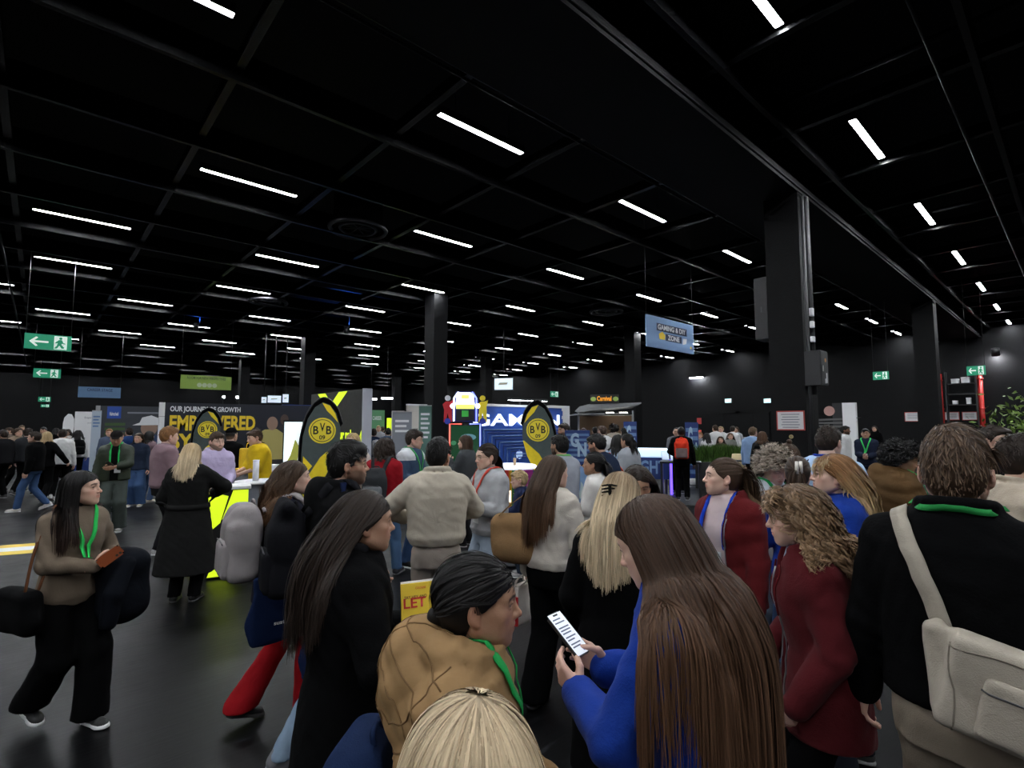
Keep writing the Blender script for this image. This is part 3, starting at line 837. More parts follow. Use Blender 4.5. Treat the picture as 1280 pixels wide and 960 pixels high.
RES = {'near': (.0105, .0036, .0045), 'mid': (.015, .0055, .0065), 'far': (.026, .0095, .0085)}   # garments, head, hands
def person(label, px, D, H=1.7, phi=0., fem=True, skin='light', res='mid', lean=0., side=0., head=(0, 0, 0), build=1.,
           L=None, R=None, le=None, re=None, lp=None, rp=None, curl=.45, thumb=.5, feet=None, top=None, inner=None, legs=None, shoe=None, hair=None,
           smile=0., beard=0., eye=(.05, .03, .02), sit=False, bare=False, z0=0., group=None, seed=None, hs=1., jaw=1., twist=0.):
    """one figure. phi: 0 = seen from behind, 90 = facing left in the picture, 180 = facing us, -90 = facing right.
    L, R: wrists in body coordinates for a 1.72 m figure (x right, y forward, z up); feet: ((x, y, z, yaw), (x, y, z, yaw))"""
    seed = seed if seed is not None else int(px * 7 + D * 131) % 10000
    s = H / 1.72; gh, hh, hdh = RES[res]
    loc = stand(px, D); loc.z = z0
    rz = YAW - PI / 2 - azim(px, D) + math.radians(phi)
    P = empty('person', loc, rz, label, 'person', group)
    tl = math.tan(math.radians(lean)); ts = math.tan(math.radians(side))
    def off(z): return tl * max(z - .9 * s, 0)
    def offx(z): return ts * max(z - .9 * s, 0)
    sw = (.142 if fem else .168) * s * build
    zs = 1.385 * s; tw = math.radians(twist)
    sh = {k: np.array([q * sw * math.cos(tw) + offx(zs), off(zs) - .01 * s + q * sw * math.sin(tw), zs]) for k, q in (('L', -1), ('R', 1))}
    hand = {'L': np.array(L if L is not None else (-.25, .04, .80)) * s, 'R': np.array(R if R is not None else (.25, .04, .80)) * s}
    hint = {'L': le if le is not None else (-.5, -1, -.2), 'R': re if re is not None else (.5, -1, -.2)}
    el, wr = {}, {}
    for k in 'LR': el[k], wr[k] = ik(sh[k], hand[k], .285 * s, .25 * s, hint[k])
    hip = {'L': np.array([-.088 * s, 0, .90 * s]), 'R': np.array([.088 * s, 0, .90 * s])}
    feet = feet or ((-.1, 0, 0, 6), (.1, 0, 0, -6))
    an, kn = {}, {}
    for k, ft in zip('LR', feet):
        a = np.array([ft[0], ft[1], .085 + ft[2]]) * s
        kn[k], an[k] = ik(hip[k], a, .43 * s, .42 * s, (ft[0] * .3, 1, 0))
    # head frame
    hsz = hs * (.55 + .45 * s) * (.985 if fem else 1.02)
    nb = np.array([offx(1.45 * s), off(1.45 * s) - .015 * s, 1.45 * s])
    Rh = rot(*head)
    Ph = np.array([offx(1.52 * s), off(1.52 * s) + .012 * s + tl * .03, 1.525 * s])
    hd = dict(R=Rh, P=Ph, hs=hsz, piv=np.array([0, -.02, .05]))
    toB = lambda q: (np.asarray(q) - hd['piv']) * hsz @ Rh.T + Ph
    hd['cB'] = toB(np.array([[0, -.014, .13]]))[0]
    sk = np.array(SKINS[skin]); hc = HAIRS[hair['col']] if hair and isinstance(hair['col'], str) else (hair['col'] if hair else (.03, .02, .015))
    brow = np.minimum(np.array(hc), sk * .4)
    # ---- body: head, neck, arms, trunk, legs and hands as one mesh
    HF = head_field(hh, fem, smile, jaw=jaw)
    nb_h = ((nb - Ph) @ Rh) / hsz + hd['piv']
    V, Q = HF.mesh(1 if res != 'far' else 0)
    C = head_colours(V, sk, brow, .5 if fem else .3, beard, fem, np.array(hc))
    pieces = [(toB(V), Q, C)]
    if res != 'far':
        for sx in (-1, 1):
            ev, ef, ec = eye_piece((sx * .032, .0745, .1163), .0125, eye); pieces.append((toB(ev), ef, ec))
    mus = .9 if fem else 1.0
    bh = gh if bare else .03
    BF = Fld((-.75 * s, -.65 * s, 0), (.75 * s, .85 * s, 1.62 * s), bh)
    nr = (.049 if fem else .057) * (.6 + .4 * s)
    BN = Fld(np.minimum(nb, Ph) - .11, np.maximum(nb, Ph) + .11, min(gh, .012))
    BN.cone(toB([[0, -.022, .055]])[0], nb + (0, 0, -.05), nr, nr * 1.12, .02)
    vN, qN = BN.mesh(1); pieces.append((vN, qN, np.tile(sk * .97, (len(vN), 1))))
    BF.prof(np.array([.84, .95, 1.1, 1.3, 1.4, 1.46]) * s, [offx(z * s) for z in (.84, .95, 1.1, 1.3, 1.4, 1.46)], [off(z * s) for z in (.84, .95, 1.1, 1.3, 1.4, 1.46)],
            np.array([.12, .12, .105, .12, .12, .06]) * s, np.array([.085, .085, .075, .085, .075, .055]) * s, .03)
    for k in 'LR':
        BF.chain([sh[k], el[k], wr[k]], np.array([.043, .037, .026]) * s * mus, .03)
        BF.chain([hip[k], kn[k], an[k]], np.array([.07, .048, .034]) * s, .03)
        if bare == 'legs': BF.cone(an[k], an[k] + np.array((0, .12 * s, -.06 * s)), .034 * s, .025 * s, .02)
    vB, qB = BF.mesh(1); pieces.append((vB, qB, np.tile(sk, (len(vB), 1))))
    for k, q in (('L', -1), ('R', 1)):
        hv, hq = hand_mesh(hdh, -q if False else (1 if k == 'L' else -1), curl[k] if isinstance(curl, dict) else curl, thumb=thumb, scale=(.6 + .4 * s) * (.93 if fem else 1.04))
        fdir = nrm(wr[k] - el[k]); pn = {'L': lp, 'R': rp}[k]
        if isinstance(pn, tuple) and len(pn) == 2: fdir = nrm(pn[0]); pn = pn[1]
        pn = np.array(pn if pn is not None else (-q * 1., .25, 0), float); pn = nrm(pn - fdir * (pn @ fdir))
        zax = -pn; xax = np.cross(fdir, zax)
        Mh = np.stack([xax, fdir, zax], 1)
        pieces.append((hv @ Mh.T + wr[k], hq, np.tile(sk * np.array([1.02, .95, .95]), (len(hv), 1))))
        hd['hand' + k] = (wr[k], Mh)
    mesh_obj('body', pieces, SKIN, P)
    out = dict(obj=P, s=s, sh=sh, el=el, wr=wr, hip=hip, kn=kn, an=an, hd=hd, off=off, nb=nb, loc=loc, rz=rz, toB=toB, gh=gh, offx=offx)
    # ---- clothes
    def trunk(g, z0_, z1_, ease, front=0.):
        zt = np.array([.3, .6, .82, .92, 1.06, 1.2, 1.3, 1.38, 1.43, 1.47, 1.5])
        if fem: wx, wy = np.array([.19, .18, .172, .168, .138, .146, .157, .158, .118, .078, .062]), np.array([.15, .145, .128, .122, .1, .115, .118, .098, .082, .07, .06])
        else: wx, wy = np.array([.19, .18, .17, .165, .158, .17, .182, .18, .13, .085, .068]), np.array([.15, .14, .125, .12, .115, .122, .124, .11, .09, .075, .066])
        st = g.get('straight', .5)
        wx = wx * (1 - st * .6) + np.maximum.accumulate(wx[::-1])[::-1] * st * .6
        wxx = (wx * build + ease) * s; wyy = (wy * (build * .7 + .3) + ease) * s
        fl = g.get('flare', 0.)
        wxx = wxx + fl * np.maximum(.95 - zt, 0) * s; wyy = wyy + fl * .8 * np.maximum(.95 - zt, 0) * s
        zz = zt * s; m = (zz > z0_ - .001) & (zz < z1_ + .001)
        zsel = np.unique(np.concatenate([[z0_], zz[m], [z1_]]))
        cx = [offx(z) for z in zsel]; cy = [off(z) - .008 * s + g.get('belly', 0.) * math.exp(-((z / s - 1.1) / .15) ** 2) for z in zsel]
        ax_, ay_ = np.interp(zsel, zz, wxx), np.interp(zsel, zz, wyy)
        rib = g.get('rib')
        if rib:
            ax_[0] *= .9; ay_[0] *= .9
            zsel = np.insert(zsel, 1, zsel[0] + .055 * s); ax_ = np.insert(ax_, 1, np.interp(zsel[1], zz, wxx) * 1.03); ay_ = np.insert(ay_, 1, np.interp(zsel[1], zz, wyy) * 1.03)
            cx.insert(1, offx(zsel[1])); cy.insert(1, off(zsel[1]) - .008 * s)
        return zsel, cx, cy, ax_, ay_
    def garment(g, name):
        ease = g.get('ease', .022); kind = g.get('kind', 'sweater')
        hem = g.get('hem', .86) * s; slv = g.get('sleeve', 1.)
        lo = np.array([-.72, -.62, hem / s - .06]) * s; hi = np.array([.72, .75, 1.68]) * s
        xs = [sh[k] for k in 'LR'] + [el[k] for k in 'LR'] + [wr[k] for k in 'LR']
        lo[:2] = np.minimum(lo[:2] * 0 + np.min(xs, 0)[:2] - .16, [-.34 * s, -.34 * s]); hi[:2] = np.maximum(np.max(xs, 0)[:2] + .16, [.34 * s, .34 * s])
        lo[2] = min(lo[2], min(x_[2] for x_ in xs) - .1)
        F = Fld(lo, hi, g.get('h', gh))
        z1 = g.get('neck', 1.475) * s
        F.prof(*trunk(g, hem, z1, ease), k=.03, p=g.get('p', 2.3))
        if fem and kind not in ('coat',):
            for q in (-1, 1): F.ell((q * .065 * s + offx(1.25 * s), off(1.25 * s) + (.068 + ease * .6) * s, 1.25 * s), np.array((.062, .05, .062)) * s, .05)
        sr = g.get('sr', (.056, .047, .036)); e2 = g.get('sease', ease * .55)
        for k in 'LR':
            if slv <= 0: continue
            sp = sh[k] + np.array([0, 0, -.012 * s]); a, b_, c_ = [(r_ + e2) * s * (build * .5 + .5) for r_ in sr]
            if slv < .6:
                F.cone(sp, sp + (el[k] - sp) * slv * 1.7, a, b_ + .012 * s, .035)
            else:
                wv = el[k] + (wr[k] - el[k]) * min(slv, 1.0) * 1.02
                F.cone(sp, sp * .6 + el[k] * .4, a, a * .6 + b_ * .4, .04); F.cone(sp * .6 + el[k] * .4, el[k], a * .6 + b_ * .4, b_, .015); F.cone(el[k], wv, b_, c_, .015)
                if g.get('cuff'): 
                    u = nrm(wr[k] - el[k]); F.cone(wv - u * .05 * s, wv - u * .055 * s, c_ + .006, c_ + .006, .02)
            F.cone(sp + np.array([0, 0, .01 * s]), np.array([offx(1.44 * s), off(1.44 * s) - .01, 1.445 * s]), .05 * s, .055 * s, .04)
        amp = g.get('fold', .004)
        if amp: F.folds(amp * g.get('foldk', .75), seed + len(name), g.get('fx', 52.), g.get('fz', 66.), [el['L'], el['R'], sh['L'] * .75 + el['L'] * .25, sh['R'] * .75 + el['R'] * .25] if gh < .02 else ())
        yb = off(1.45 * s)
        if g.get('hood'):
            hz = g.get('hood')
            F.ell((offx(1.4 * s), yb - (.105 + .02 * hz) * s, (1.405 + g.get('hood_dz', 0.)) * s), np.array((.115, .055 * hz, .095 * hz)) * s, .035)
            a = np.linspace(-.15 * PI, 1.15 * PI, 9)
            pts = [(offx(1.47 * s) + .092 * s * math.cos(t_ + PI), yb - .012 * s + .088 * s * math.sin(t_ + PI), (1.475 + .012 * math.sin(t_) - .045 * max(0, math.sin(t_ + PI) * 0 - .0)) * s) for t_ in a]
            F.chain(pts, [.026 * s * (.7 + .3 * hz)] * 9, .025)
            F.cone((offx(1.47 * s) - .09 * s, yb + .0 * s, 1.46 * s), (offx(1.4 * s) - .03 * s, yb + .105 * s, 1.385 * s), .024 * s, .016 * s, .025)
            F.cone((offx(1.47 * s) + .09 * s, yb + .0 * s, 1.46 * s), (offx(1.4 * s) + .03 * s, yb + .105 * s, 1.385 * s), .024 * s, .016 * s, .025)
            F.cone((offx(1.5 * s), yb - .01, 1.4 * s), (offx(1.6 * s), yb - .005, 1.62 * s), .07 * s, .078 * s, .01, 's')
        cz = g.get('collar')
        if cz:
            rr, zt_ = {'crew': (.071, 1.468), 'stand': (.078, 1.49), 'turtle': (.066, 1.505), 'lapel': (.092, 1.475), 'shirt': (.074, 1.488)}[cz]
            rr *= (.92 if fem else 1.05) * s; t_ = np.linspace(0, 2 * PI, 17)
            drop = {'crew': .03, 'stand': .03, 'turtle': .012, 'lapel': .055, 'shirt': .035}[cz]
            pts = [(offx(zt_ * s) + rr * math.cos(q), yb - .012 * s + rr * .92 * math.sin(q), (zt_ - drop * max(0, math.sin(q)) + .012 * max(0, -math.sin(q))) * s) for q in t_]
            F.chain(pts, [{'crew': .009, 'stand': .02, 'turtle': .017, 'lapel': .022, 'shirt': .011}[cz] * s] * 17, .012)
            if cz == 'lapel':
                for q in (-1, 1):
                    F.cone((offx(1.44 * s) + q * .085 * s, yb + .05 * s, 1.44 * s), (offx(1.15 * s) + q * .03 * s, off(1.2 * s) + (.12 + ease) * s, 1.17 * s), .014 * s, .009 * s, .012)
            if cz in ('stand',):
                F.cone((offx(1.5 * s), yb - .01, 1.44 * s), (offx(1.6 * s), yb, 1.62 * s), .062 * s, .072 * s, .008, 's')
        qz = g.get('quilt')
        if qz:
            F.whole(lambda X, Y, Z: -.011 * np.abs(np.sin((Z + .25 * np.abs(X)) * PI / qz)) ** .6 + 0 * X + 0 * Y, 'o')
        qd = g.get('diamond')
        if qd:
            F.whole(lambda X, Y, Z: -.013 * (np.abs(np.sin((Z + Y * .8 + X * .3) * PI / qd)) * np.abs(np.sin((Z - Y * .8 - X * .3) * PI / qd))) ** .45, 'o')
        for ex in g.get('extra', []): ex(F, s)
        op = g.get('open')
        if op:
            w0, w1 = op
            F.whole(lambda X, Y, Z: np.maximum(np.abs(X - ts * (Z - .9 * s)) - np.interp(Z, [hem, 1.45 * s], [w0 * s, w1 * s]), -(Y - tl * np.maximum(Z - .9 * s, 0)) + .02), 's')
        V, Q = F.mesh(1)
        o = mesh_obj(name, [(V, Q)], g['mat'] if 'mat' in g else cloth(g['col'], g.get('tex', 'weave'), g.get('rough', .9)), P)
        out[name + '_F'] = F
        return o, F
    GF = None
    if inner: _, GF = garment(inner, inner.get('name', 'shirt'))
    if top:
        o, GF2 = garment(top, top.get('name', 'jacket')); out['top'] = o
        if GF is not None and top.get('open'):
            pass
        GF = GF2
    out['F'] = GF
    if legs:
        g = legs; kind = g.get('kind', 'straight')
        rr = {'slim': (.088, .06, .046), 'straight': (.092, .072, .064), 'wide': (.1, .098, .105), 'flare': (.088, .068, .1), 'shorts': (.095, .085, .08)}[kind]
        pts = [p for k in 'LR' for p in (hip[k], kn[k], an[k])]
        lo = np.min(pts, 0) - .2 * s; hi = np.max(pts, 0) + .2 * s; lo[2] = max(lo[2], .0)
        F = Fld(lo, hi, g.get('h', gh)); b_ = build * .6 + .4
        F.prof(np.array([.80, .9, 1.0, 1.06]) * s, [0, 0, 0, 0], [-.005, -.005, 0, 0], np.array([.165, .17, .15, .14]) * s * b_, np.array([.118, .122, .105, .098]) * s * b_, .03)
        for k in 'LR':
            e = an[k] + np.array((0, -.005, -.03 if kind in ('wide', 'flare') else -.02)) * s
            F.cone(hip[k] + np.array((0, 0, -.02 * s)), kn[k], rr[0] * s * b_, rr[1] * s, .025); F.cone(kn[k], e, rr[1] * s, rr[2] * s, .02)
        F.ell((0, -.05 * s, .9 * s), np.array((.15, .085, .1)) * s * b_, .04)
        F.folds(g.get('fold', .005) * .9, seed + 77, 34., 52., [kn['L'], kn['R']] if gh < .02 else ())
        ez = min(an['L'][2], an['R'][2])
        for k in 'LR':   # cut each trouser leg off just above its shoe
            zc = an[k][2] + (-.03 if kind in ('wide', 'flare') else -.024 if kind == 'straight' else -.02) * s
            F.op((an[k][0] - .2 * s, an[k][1] - .2 * s, 0), (an[k][0] + .2 * s, an[k][1] + .2 * s, zc + .02), lambda X, Y, Z: zc - Z + 0 * X + 0 * Y, 0., 'i') if abs(an['L'][0] - an['R'][0]) > .0 else None
        V, Q = F.mesh(1)
        mesh_obj(g.get('name', 'trousers'), [(V, Q)], cloth(g['col'], g.get('tex', 'denim'), g.get('rough', .88)), P); out['legsF'] = F
    if shoe is not None:
        for k, ft in zip('LR', feet):
            make_shoe(shoe, an[k], ft[3], ft[2], s * (.94 if fem else 1.04), gh, P, ft[4] if len(ft) > 4 else 0.)
    if hair:
        hair = dict(hair); hair.setdefault('skin', tuple(sk))
        out['hair'] = build_hair(hd, hair, GF, res, seed + 5, P)
    return out

def make_shoe(c, an, yaw, lift, s, gh, P, tip=0.):
    h = min(gh, .014) * .8
    F = Fld((-.08, -.12, -.1), (.08, .24, .12), h)
    kind = c.get('kind', 'sneaker')
    zs = -.085
    F.cone((0, -.035, -.04), (0, .03, -.03), .036, .036, .02)
    F.cone((0, -.03, -.05), (0, .13, -.058), .036, .034, .03)
    F.ell((0, .115, -.06), (.042, .062, .03), .02)
    if kind in ('boot', 'sneaker'): F.cone((0, -.02, -.03), (0, -.02, .03 if kind == 'boot' else -.005), .038, .04, .02)
    F.whole(lambda X, Y, Z: (zs + .018) - Z + 0 * X + 0 * Y, 'i')
    if kind == 'mule': F.whole(lambda X, Y, Z: .07 - Y + 0 * X + 0 * Z, 'i')
    V, Q = F.mesh(1)
    R = rot(yaw, 0, 0) @ rot(0, tip, 0)
    T = lambda v: v * s @ R.T + an
    o = mesh_obj('shoe', [(T(V), Q)], cloth(c['col'], 'shell', c.get('rough', .5)), P)
    th = c.get('sole_h', .024)
    G = Fld((-.08, -.12, -.1 - th), (.08, .24, -.02), h)
    G.cone((0, -.035, zs), (0, .12, zs), .042, .046, .02); G.ell((0, .13, zs), (.046, .06, .05), .02)
    G.whole(lambda X, Y, Z: np.maximum(zs - Z, Z - (zs + th)) + 0 * X + 0 * Y, 'i')
    V, Q = G.mesh(0)
    mesh_obj('sole', [(T(V), Q)], mat('sole_%.2f' % c.get('sole', .6), (c.get('sole', .6),) * 3, .6), o)
# ------------------------------------------------------------------ things worn and carried
class Multi:
    def __init__(s, *fs): s.fs = [f for f in fs if f is not None]; s.h = max(f.h for f in s.fs)
    def sample(s, P): return np.min([f.sample(P) for f in s.fs], 0)
    grad = Fld.grad; conform = Fld.conform
def world(o, p):
    """body coordinates of a figure -> world"""
    return Matrix.Translation(o['loc']) @ Matrix.Rotation(o['rz'], 4, 'Z') @ Vector([float(c) for c in p])
def thing_on(o, name, label, cat, group=None):
    return empty(name, o['loc'], o['rz'], label, cat, group)
def strap(o, pts, w, t, off, F=None, k=8, name='strap', m=None, parent=None, free=False):
    F = F or o['F']; P = P0 = smooth_path(pts, k)
    P = F.conform(P, off); P[1:-1] = (P[:-2] + 2 * P[1:-1] + P[2:]) / 4
    P = F.conform(P, off, 2)
    if free:
        t_ = np.linspace(0, 1, len(P)); w_ = np.clip(np.minimum(t_, 1 - t_) / .14, 0, 1)[:, None]; P = P0 * (1 - w_) + P * w_
    V, Q = tube_path(P, 0, flat=(w, t), up=F.grad(P))
    return mesh_obj(name, [(V, Q)], m, parent, smooth=False)
def lanyard(o, col, zb=1.12, w=.02, badge=True, xoff=0., F=None):
    s = o['s']; F = F or Multi(o['F'], o.get('shirt_F')); oy, ox = o['off'], o['offx']
    m = cloth(col, 'weave', .7); yb = oy(1.46 * s)
    def y(z): return oy(z) + .2 * s
    pts = [(xoff - .004 + ox(zb * s), y(zb * s), zb * s), (-.045 * s + ox(1.3 * s), y(1.3 * s), 1.3 * s), (-.085 * s, yb + .04 * s, 1.455 * s), (-.06 * s, yb - .075 * s, 1.487 * s), (0, yb - .1 * s, 1.497 * s),
           (.06 * s, yb - .075 * s, 1.487 * s), (.085 * s, yb + .04 * s, 1.455 * s), (.045 * s + ox(1.3 * s), y(1.3 * s), 1.3 * s), (xoff + .004 + ox(zb * s), y(zb * s), zb * s)]
    l = strap(o, pts, w, .003, .007, F, 7, 'lanyard', m, o['obj'])
    if badge:
        p = F.conform(np.array([[xoff + ox(zb * s), y(zb * s), (zb - .07) * s]]), .008, 10)[0]
        b = box('badge', p[0] - .043 * s, p[0] + .043 * s, p[1] - .002, p[1] + .002, p[2] - .06 * s, p[2] + .05 * s, mat('badge card', (.7, .71, .72), .35), l)
    return l
def backpack(o, label, col, w=.29, h=.44, d=.16, zc=1.18, tex='weave', rough=.8, straps=True, roll=False, pocketcol=None, group=None, dy=0., tilt=0., res=None):
    s = o['s']; T = thing_on(o, 'backpack', label, 'backpack', group); m = cloth(col, tex, rough)
    F = o['F']; z = zc * s
    ys = np.linspace(-.5, 0, 60); dd = F.sample(np.stack([np.full(60, o['offx'](z)), ys, np.full(60, z)], 1)); yb = ys[np.argmax(dd < .004)] - .012 if (dd < .004).any() else -.15
    gh = min(o['gh'], .012) if res is None else res
    cx = o['offx'](z); yc = yb - d / 2 + dy
    R = rot(0, tilt, 0)
    B = Fld((cx - w, yc - d - .1, z - h * .8), (cx + w, yc + d + .1, z + h * .8), gh)
    B.rbox((cx, yc, z - h * .08), (w / 2, d / 2, h * .42), min(.06, d * .42), R=R); B.rbox((cx, yc + d * .08, z + h * .2), (w * .43, d * .4, h * .3), min(.06, d * .36), .05, R=R)
    B.folds(.009, int(abs(zc * 1000)) + 3, 20., 34.)
    if roll: B.cone((cx - w * .42, yc, z + h * .52), (cx + w * .42, yc, z + h * .52), .032, .032, .06)
    V, Q = B.mesh(1); mesh_obj('bag_body', [(V, Q)], m, T)
    pd = d * .55
    B2 = Fld((cx - w, yc - d - .15, z - h * .7), (cx + w, yc + .1, z + h * .3), gh)
    B2.rbox((cx, yc - d * .36, z - h * .2), (w * .43, pd * .5, h * .24), .035, R=R); B2.folds(.006, 9, 22., 34.)
    V, Q = B2.mesh(1); mesh_obj('front_pocket', [(V, Q)], cloth(pocketcol, tex, rough) if pocketcol else m, T)
    zp = smooth_path([(cx - w * .36, yc - d * .36 - pd * .42, z + h * .02), (cx, yc - d * .36 - pd * .43, z + h * .035), (cx + w * .36, yc - d * .36 - pd * .42, z + h * .02)], 5)
    V, Q = tube_path(zp, .004, 6); mesh_obj('zip', [(V, Q)], M_DGREY, T)
    hp = smooth_path([(cx - .04, yb - .03, z + h * .46), (cx - .03, yb - .035, z + h * .53), (cx + .03, yb - .035, z + h * .53), (cx + .04, yb - .03, z + h * .46)], 5)
    V, Q = tube_path(hp, .008, 6); mesh_obj('top_handle', [(V, Q)], m, T)
    if straps:
        yo = o['off'](1.45 * s)
        for q in (-1, 1):
            pts = [(cx + q * .07 * s, yb + .01, z + h * .4), (q * .09 * s + o['offx'](1.45 * s), yo - .06 * s, 1.45 * s), (q * .105 * s + o['offx'](1.45 * s), yo + .03 * s, 1.46 * s), (q * .12 * s, o['off'](1.3 * s) + .15 * s, 1.3 * s), (q * .14 * s, o['off'](1.15 * s) + .09 * s, 1.12 * s), (q * .17 * s, -.02 * s + o['off'](1.05 * s), 1.03 * s), (cx + q * w * .42, yb + .01, z - h * .36)]
            strap(o, pts, .05 * s, .012, .012, F, 6, 'shoulder_strap', m, T, True)
    return T
def tote(o, label, col, c, size=(.34, .1, .38), top=None, mcol=None, name='tote_bag', print_=None, yaw=0., soft=.03, handles=(-1, 1), side=1, cat='bag', hook=None, hcol=None):
    """soft bag hanging at c (body coordinates of its centre)"""
    s = o['s']; T = thing_on(o, name, label, cat); m = cloth(col, 'weave', .85); c = np.array(c) * s
    R = rot(yaw, 0, 0)
    gh = min(o['gh'], .012)
    e = max(size) * .75
    B = Fld(c - e, c + e, gh)
    B.rbox(c, np.array(size) / 2, soft, R=R)
    B.ell(c - np.array((0, 0, size[2] * .15)), np.array((size[0] * .45, size[1] * .62, size[2] * .34)), .04, R=R); B.folds(.009, 21, 18., 22.)
    V, Q = B.mesh(1); mesh_obj('bag_body', [(V, Q)], m, T)
    hm = cloth(hcol, 'weave', .8) if hcol else m
    for q in handles:
        a = c + R @ np.array((-size[0] * .3, q * size[1] * .35, size[2] * .47)); b = c + R @ np.array((size[0] * .3, q * size[1] * .35, size[2] * .47))
        hk = np.array(hook) * s if hook is not None else o['sh']['R' if side > 0 else 'L'] + np.array((-.02 * side, 0, .075 * s))
        P = smooth_path([a, a * .5 + hk * .5 + R @ np.array((-.03, 0, 0)), hk + R @ np.array((-.015, 0, .0)), hk + R @ np.array((.015, 0, 0)), b * .5 + hk * .5 + R @ np.array((.03, 0, 0)), b], 6)
        V, Q = tube_path(P, 0, flat=(.022, .006), up=np.cross(np.gradient(P, axis=0), R @ np.array((0, 1., 0)))); mesh_obj('handle', [(V, Q)], hm, T, smooth=False)
    return T, c, R, m
def hoodie_trim(o, w0, w1, hem, sides=(-1, 1)):
    """metal zip along the open front edges and two drawstrings"""
    s = o['s']; F = o['F']; zm = mat('zip metal', (.35, .35, .36), .4, .8)
    for q in sides:
        zz = np.linspace(hem + .03, 1.36, 16); w_ = np.interp(zz, [hem, 1.45], [w0, w1]) + .012
        P = np.stack([q * w_ * s, [o['off'](z * s) + .16 * s for z in zz], zz * s], 1)
        P = F.conform(P, .001, 14); V, Q = tube_path(P, .0035, 5); mesh_obj('zip', [(V, Q)], zm, o['obj'])
        P = F.conform(np.array([(q * .075 * s, o['off'](z * s) + .17 * s, z * s) for z in np.linspace(1.4, 1.18, 10)]), .004, 14); V, Q = tube_path(P, .004, 6); mesh_obj('drawstring', [(V, Q)], cloth((.1, .012, .015), 'weave'), o['obj'])
def glasses(o, col=(.02, .02, .02), metal=0.):
    """round spectacles, a part of the figure"""
    pcs = []
    for q in (-1, 1):
        a = np.linspace(0, 2 * PI, 20, endpoint=False)
        ring = np.stack([q * .033 + .022 * np.cos(a), .097 - .18 * np.abs(q * .033 + .022 * np.cos(a)), .114 + .019 * np.sin(a)], 1)
        pcs.append(tube_path(o['toB'](ring), .0016, 6, closed=True))
        pcs.append(tube_path(o['toB'](np.array([(q * .055, .087, .118), (q * .072, .05, .118), (q * .078, 0, .114)])), .0015, 6))
    pcs.append(tube_path(o['toB'](np.array([(-.012, .094, .118), (0, .098, .121), (.012, .094, .118)])), .0014, 6))
    return mesh_obj('glasses', pcs, mat('spectacle frame', col, .35, metal), o['obj'])
def phone(o, label, c, fwd, up, size=(.074, .152, .009), case=(.02, .02, .02), lit=True, ui=False):
    """handset at c; fwd = direction its top end points, up = the way the screen faces (body coordinates)"""
    s = o['s']; c = np.array(c) * s; f = nrm(fwd); u = np.array(up, float); u = nrm(u - f * (u @ f)); x = np.cross(f, u)
    M = Matrix.Translation(o['loc']) @ Matrix.Rotation(o['rz'], 4, 'Z') @ Matrix(((x[0], f[0], u[0], c[0]), (x[1], f[1], u[1], c[1]), (x[2], f[2], u[2], c[2]), (0, 0, 0, 1)))
    T = empty('phone', (0, 0, 0), 0, label, 'phone'); T.matrix_world = M
    w, l, t = [v / 2 for v in size]
    bm = bmesh.new(); bm_box(bm, -w, w, -l, l, -t, t); bmesh.ops.bevel(bm, geom=[e for e in bm.edges if abs(e.verts[0].co.z - e.verts[1].co.z) > .001], offset=.011, segments=4, affect='EDGES')
    bm_obj('case', bm, mat('phone case %.2f' % case[0], case, .35), T)
    scr = mat('phone screen', (.6, .63, .7), .2, emit=.55, ecol=(.85, .9, 1)) if lit else mat('dark glass', (.01, .01, .012), .08)
    b = box('screen', -w + .003, w - .003, -l + .003, l - .003, t, t + .0008, scr, T)
    if ui:
        g = mat('screen text', (.12, .14, .2), .4); bl = mat('screen button', (.12, .15, .8), .4)
        for i, (y, wd_) in enumerate([(.052, .04), (.04, .05), (.022, .052), (.012, .05), (.002, .044), (-.012, .052), (-.022, .036), (-.036, .05), (-.046, .04)]):
            box('text_line', -.028, -.028 + wd_, y - .0022, y + .0022, 0, .0006, g, b).location.z = .0006
        box('button', .008, .03, -.066, -.056, 0, .0006, bl, b).location.z = .0006
        box('camera_island', -.012, .012, .063, .069, 0, .0006, M_BLACK, b).location.z = .0006
    else:
        bm = bmesh.new()
        bm_cyl(bm, (-w * .5, l * .72, -t - .002), (-w * .5, l * .72, -t), .008, n=12); bm_cyl(bm, (-w * .5, l * .42, -t - .002), (-w * .5, l * .42, -t), .008, n=12)
        bm_obj('camera_lens', bm, M_BLACK, T)
    return T
# ------------------------------------------------------------------ the people, nearest first
BK, CHAR, NAVY, COBALT = (.0026, .0026, .003), (.01, .01, .0115), (.009, .013, .033), (.009, .034, .24)
DENIM, LDENIM, MAROON, CREAM, IVORY = (.04, .075, .16), (.19, .26, .35), (.075, .0095, .0125), (.44, .37, .29), (.5, .46, .4)
GREEN = (.03, .36, .08)
def tops(col, tex='knit', **k): return dict(col=col, tex=tex, **k)

# blonde head at the lower edge
p = person('person with highlighted blonde hair seen from above and behind at the lower edge', 590, .72, 1.515, phi=4, res='near', skin='fair', head=(0, -6, 0),
           top=tops((.3, .25, .2), 'wool', collar='crew'), legs=dict(col=CHAR), shoe=dict(col=(.1, .1, .1)),
           hair=dict(style='long', col='dkblond', tip='pale', tip0=-.2, len=.32, n=5200, seg=22, w=.003, jit=.2, streak=.45, clump=.35, whorl=(.01, -.02, .235), thick=.02, stiff=.8))
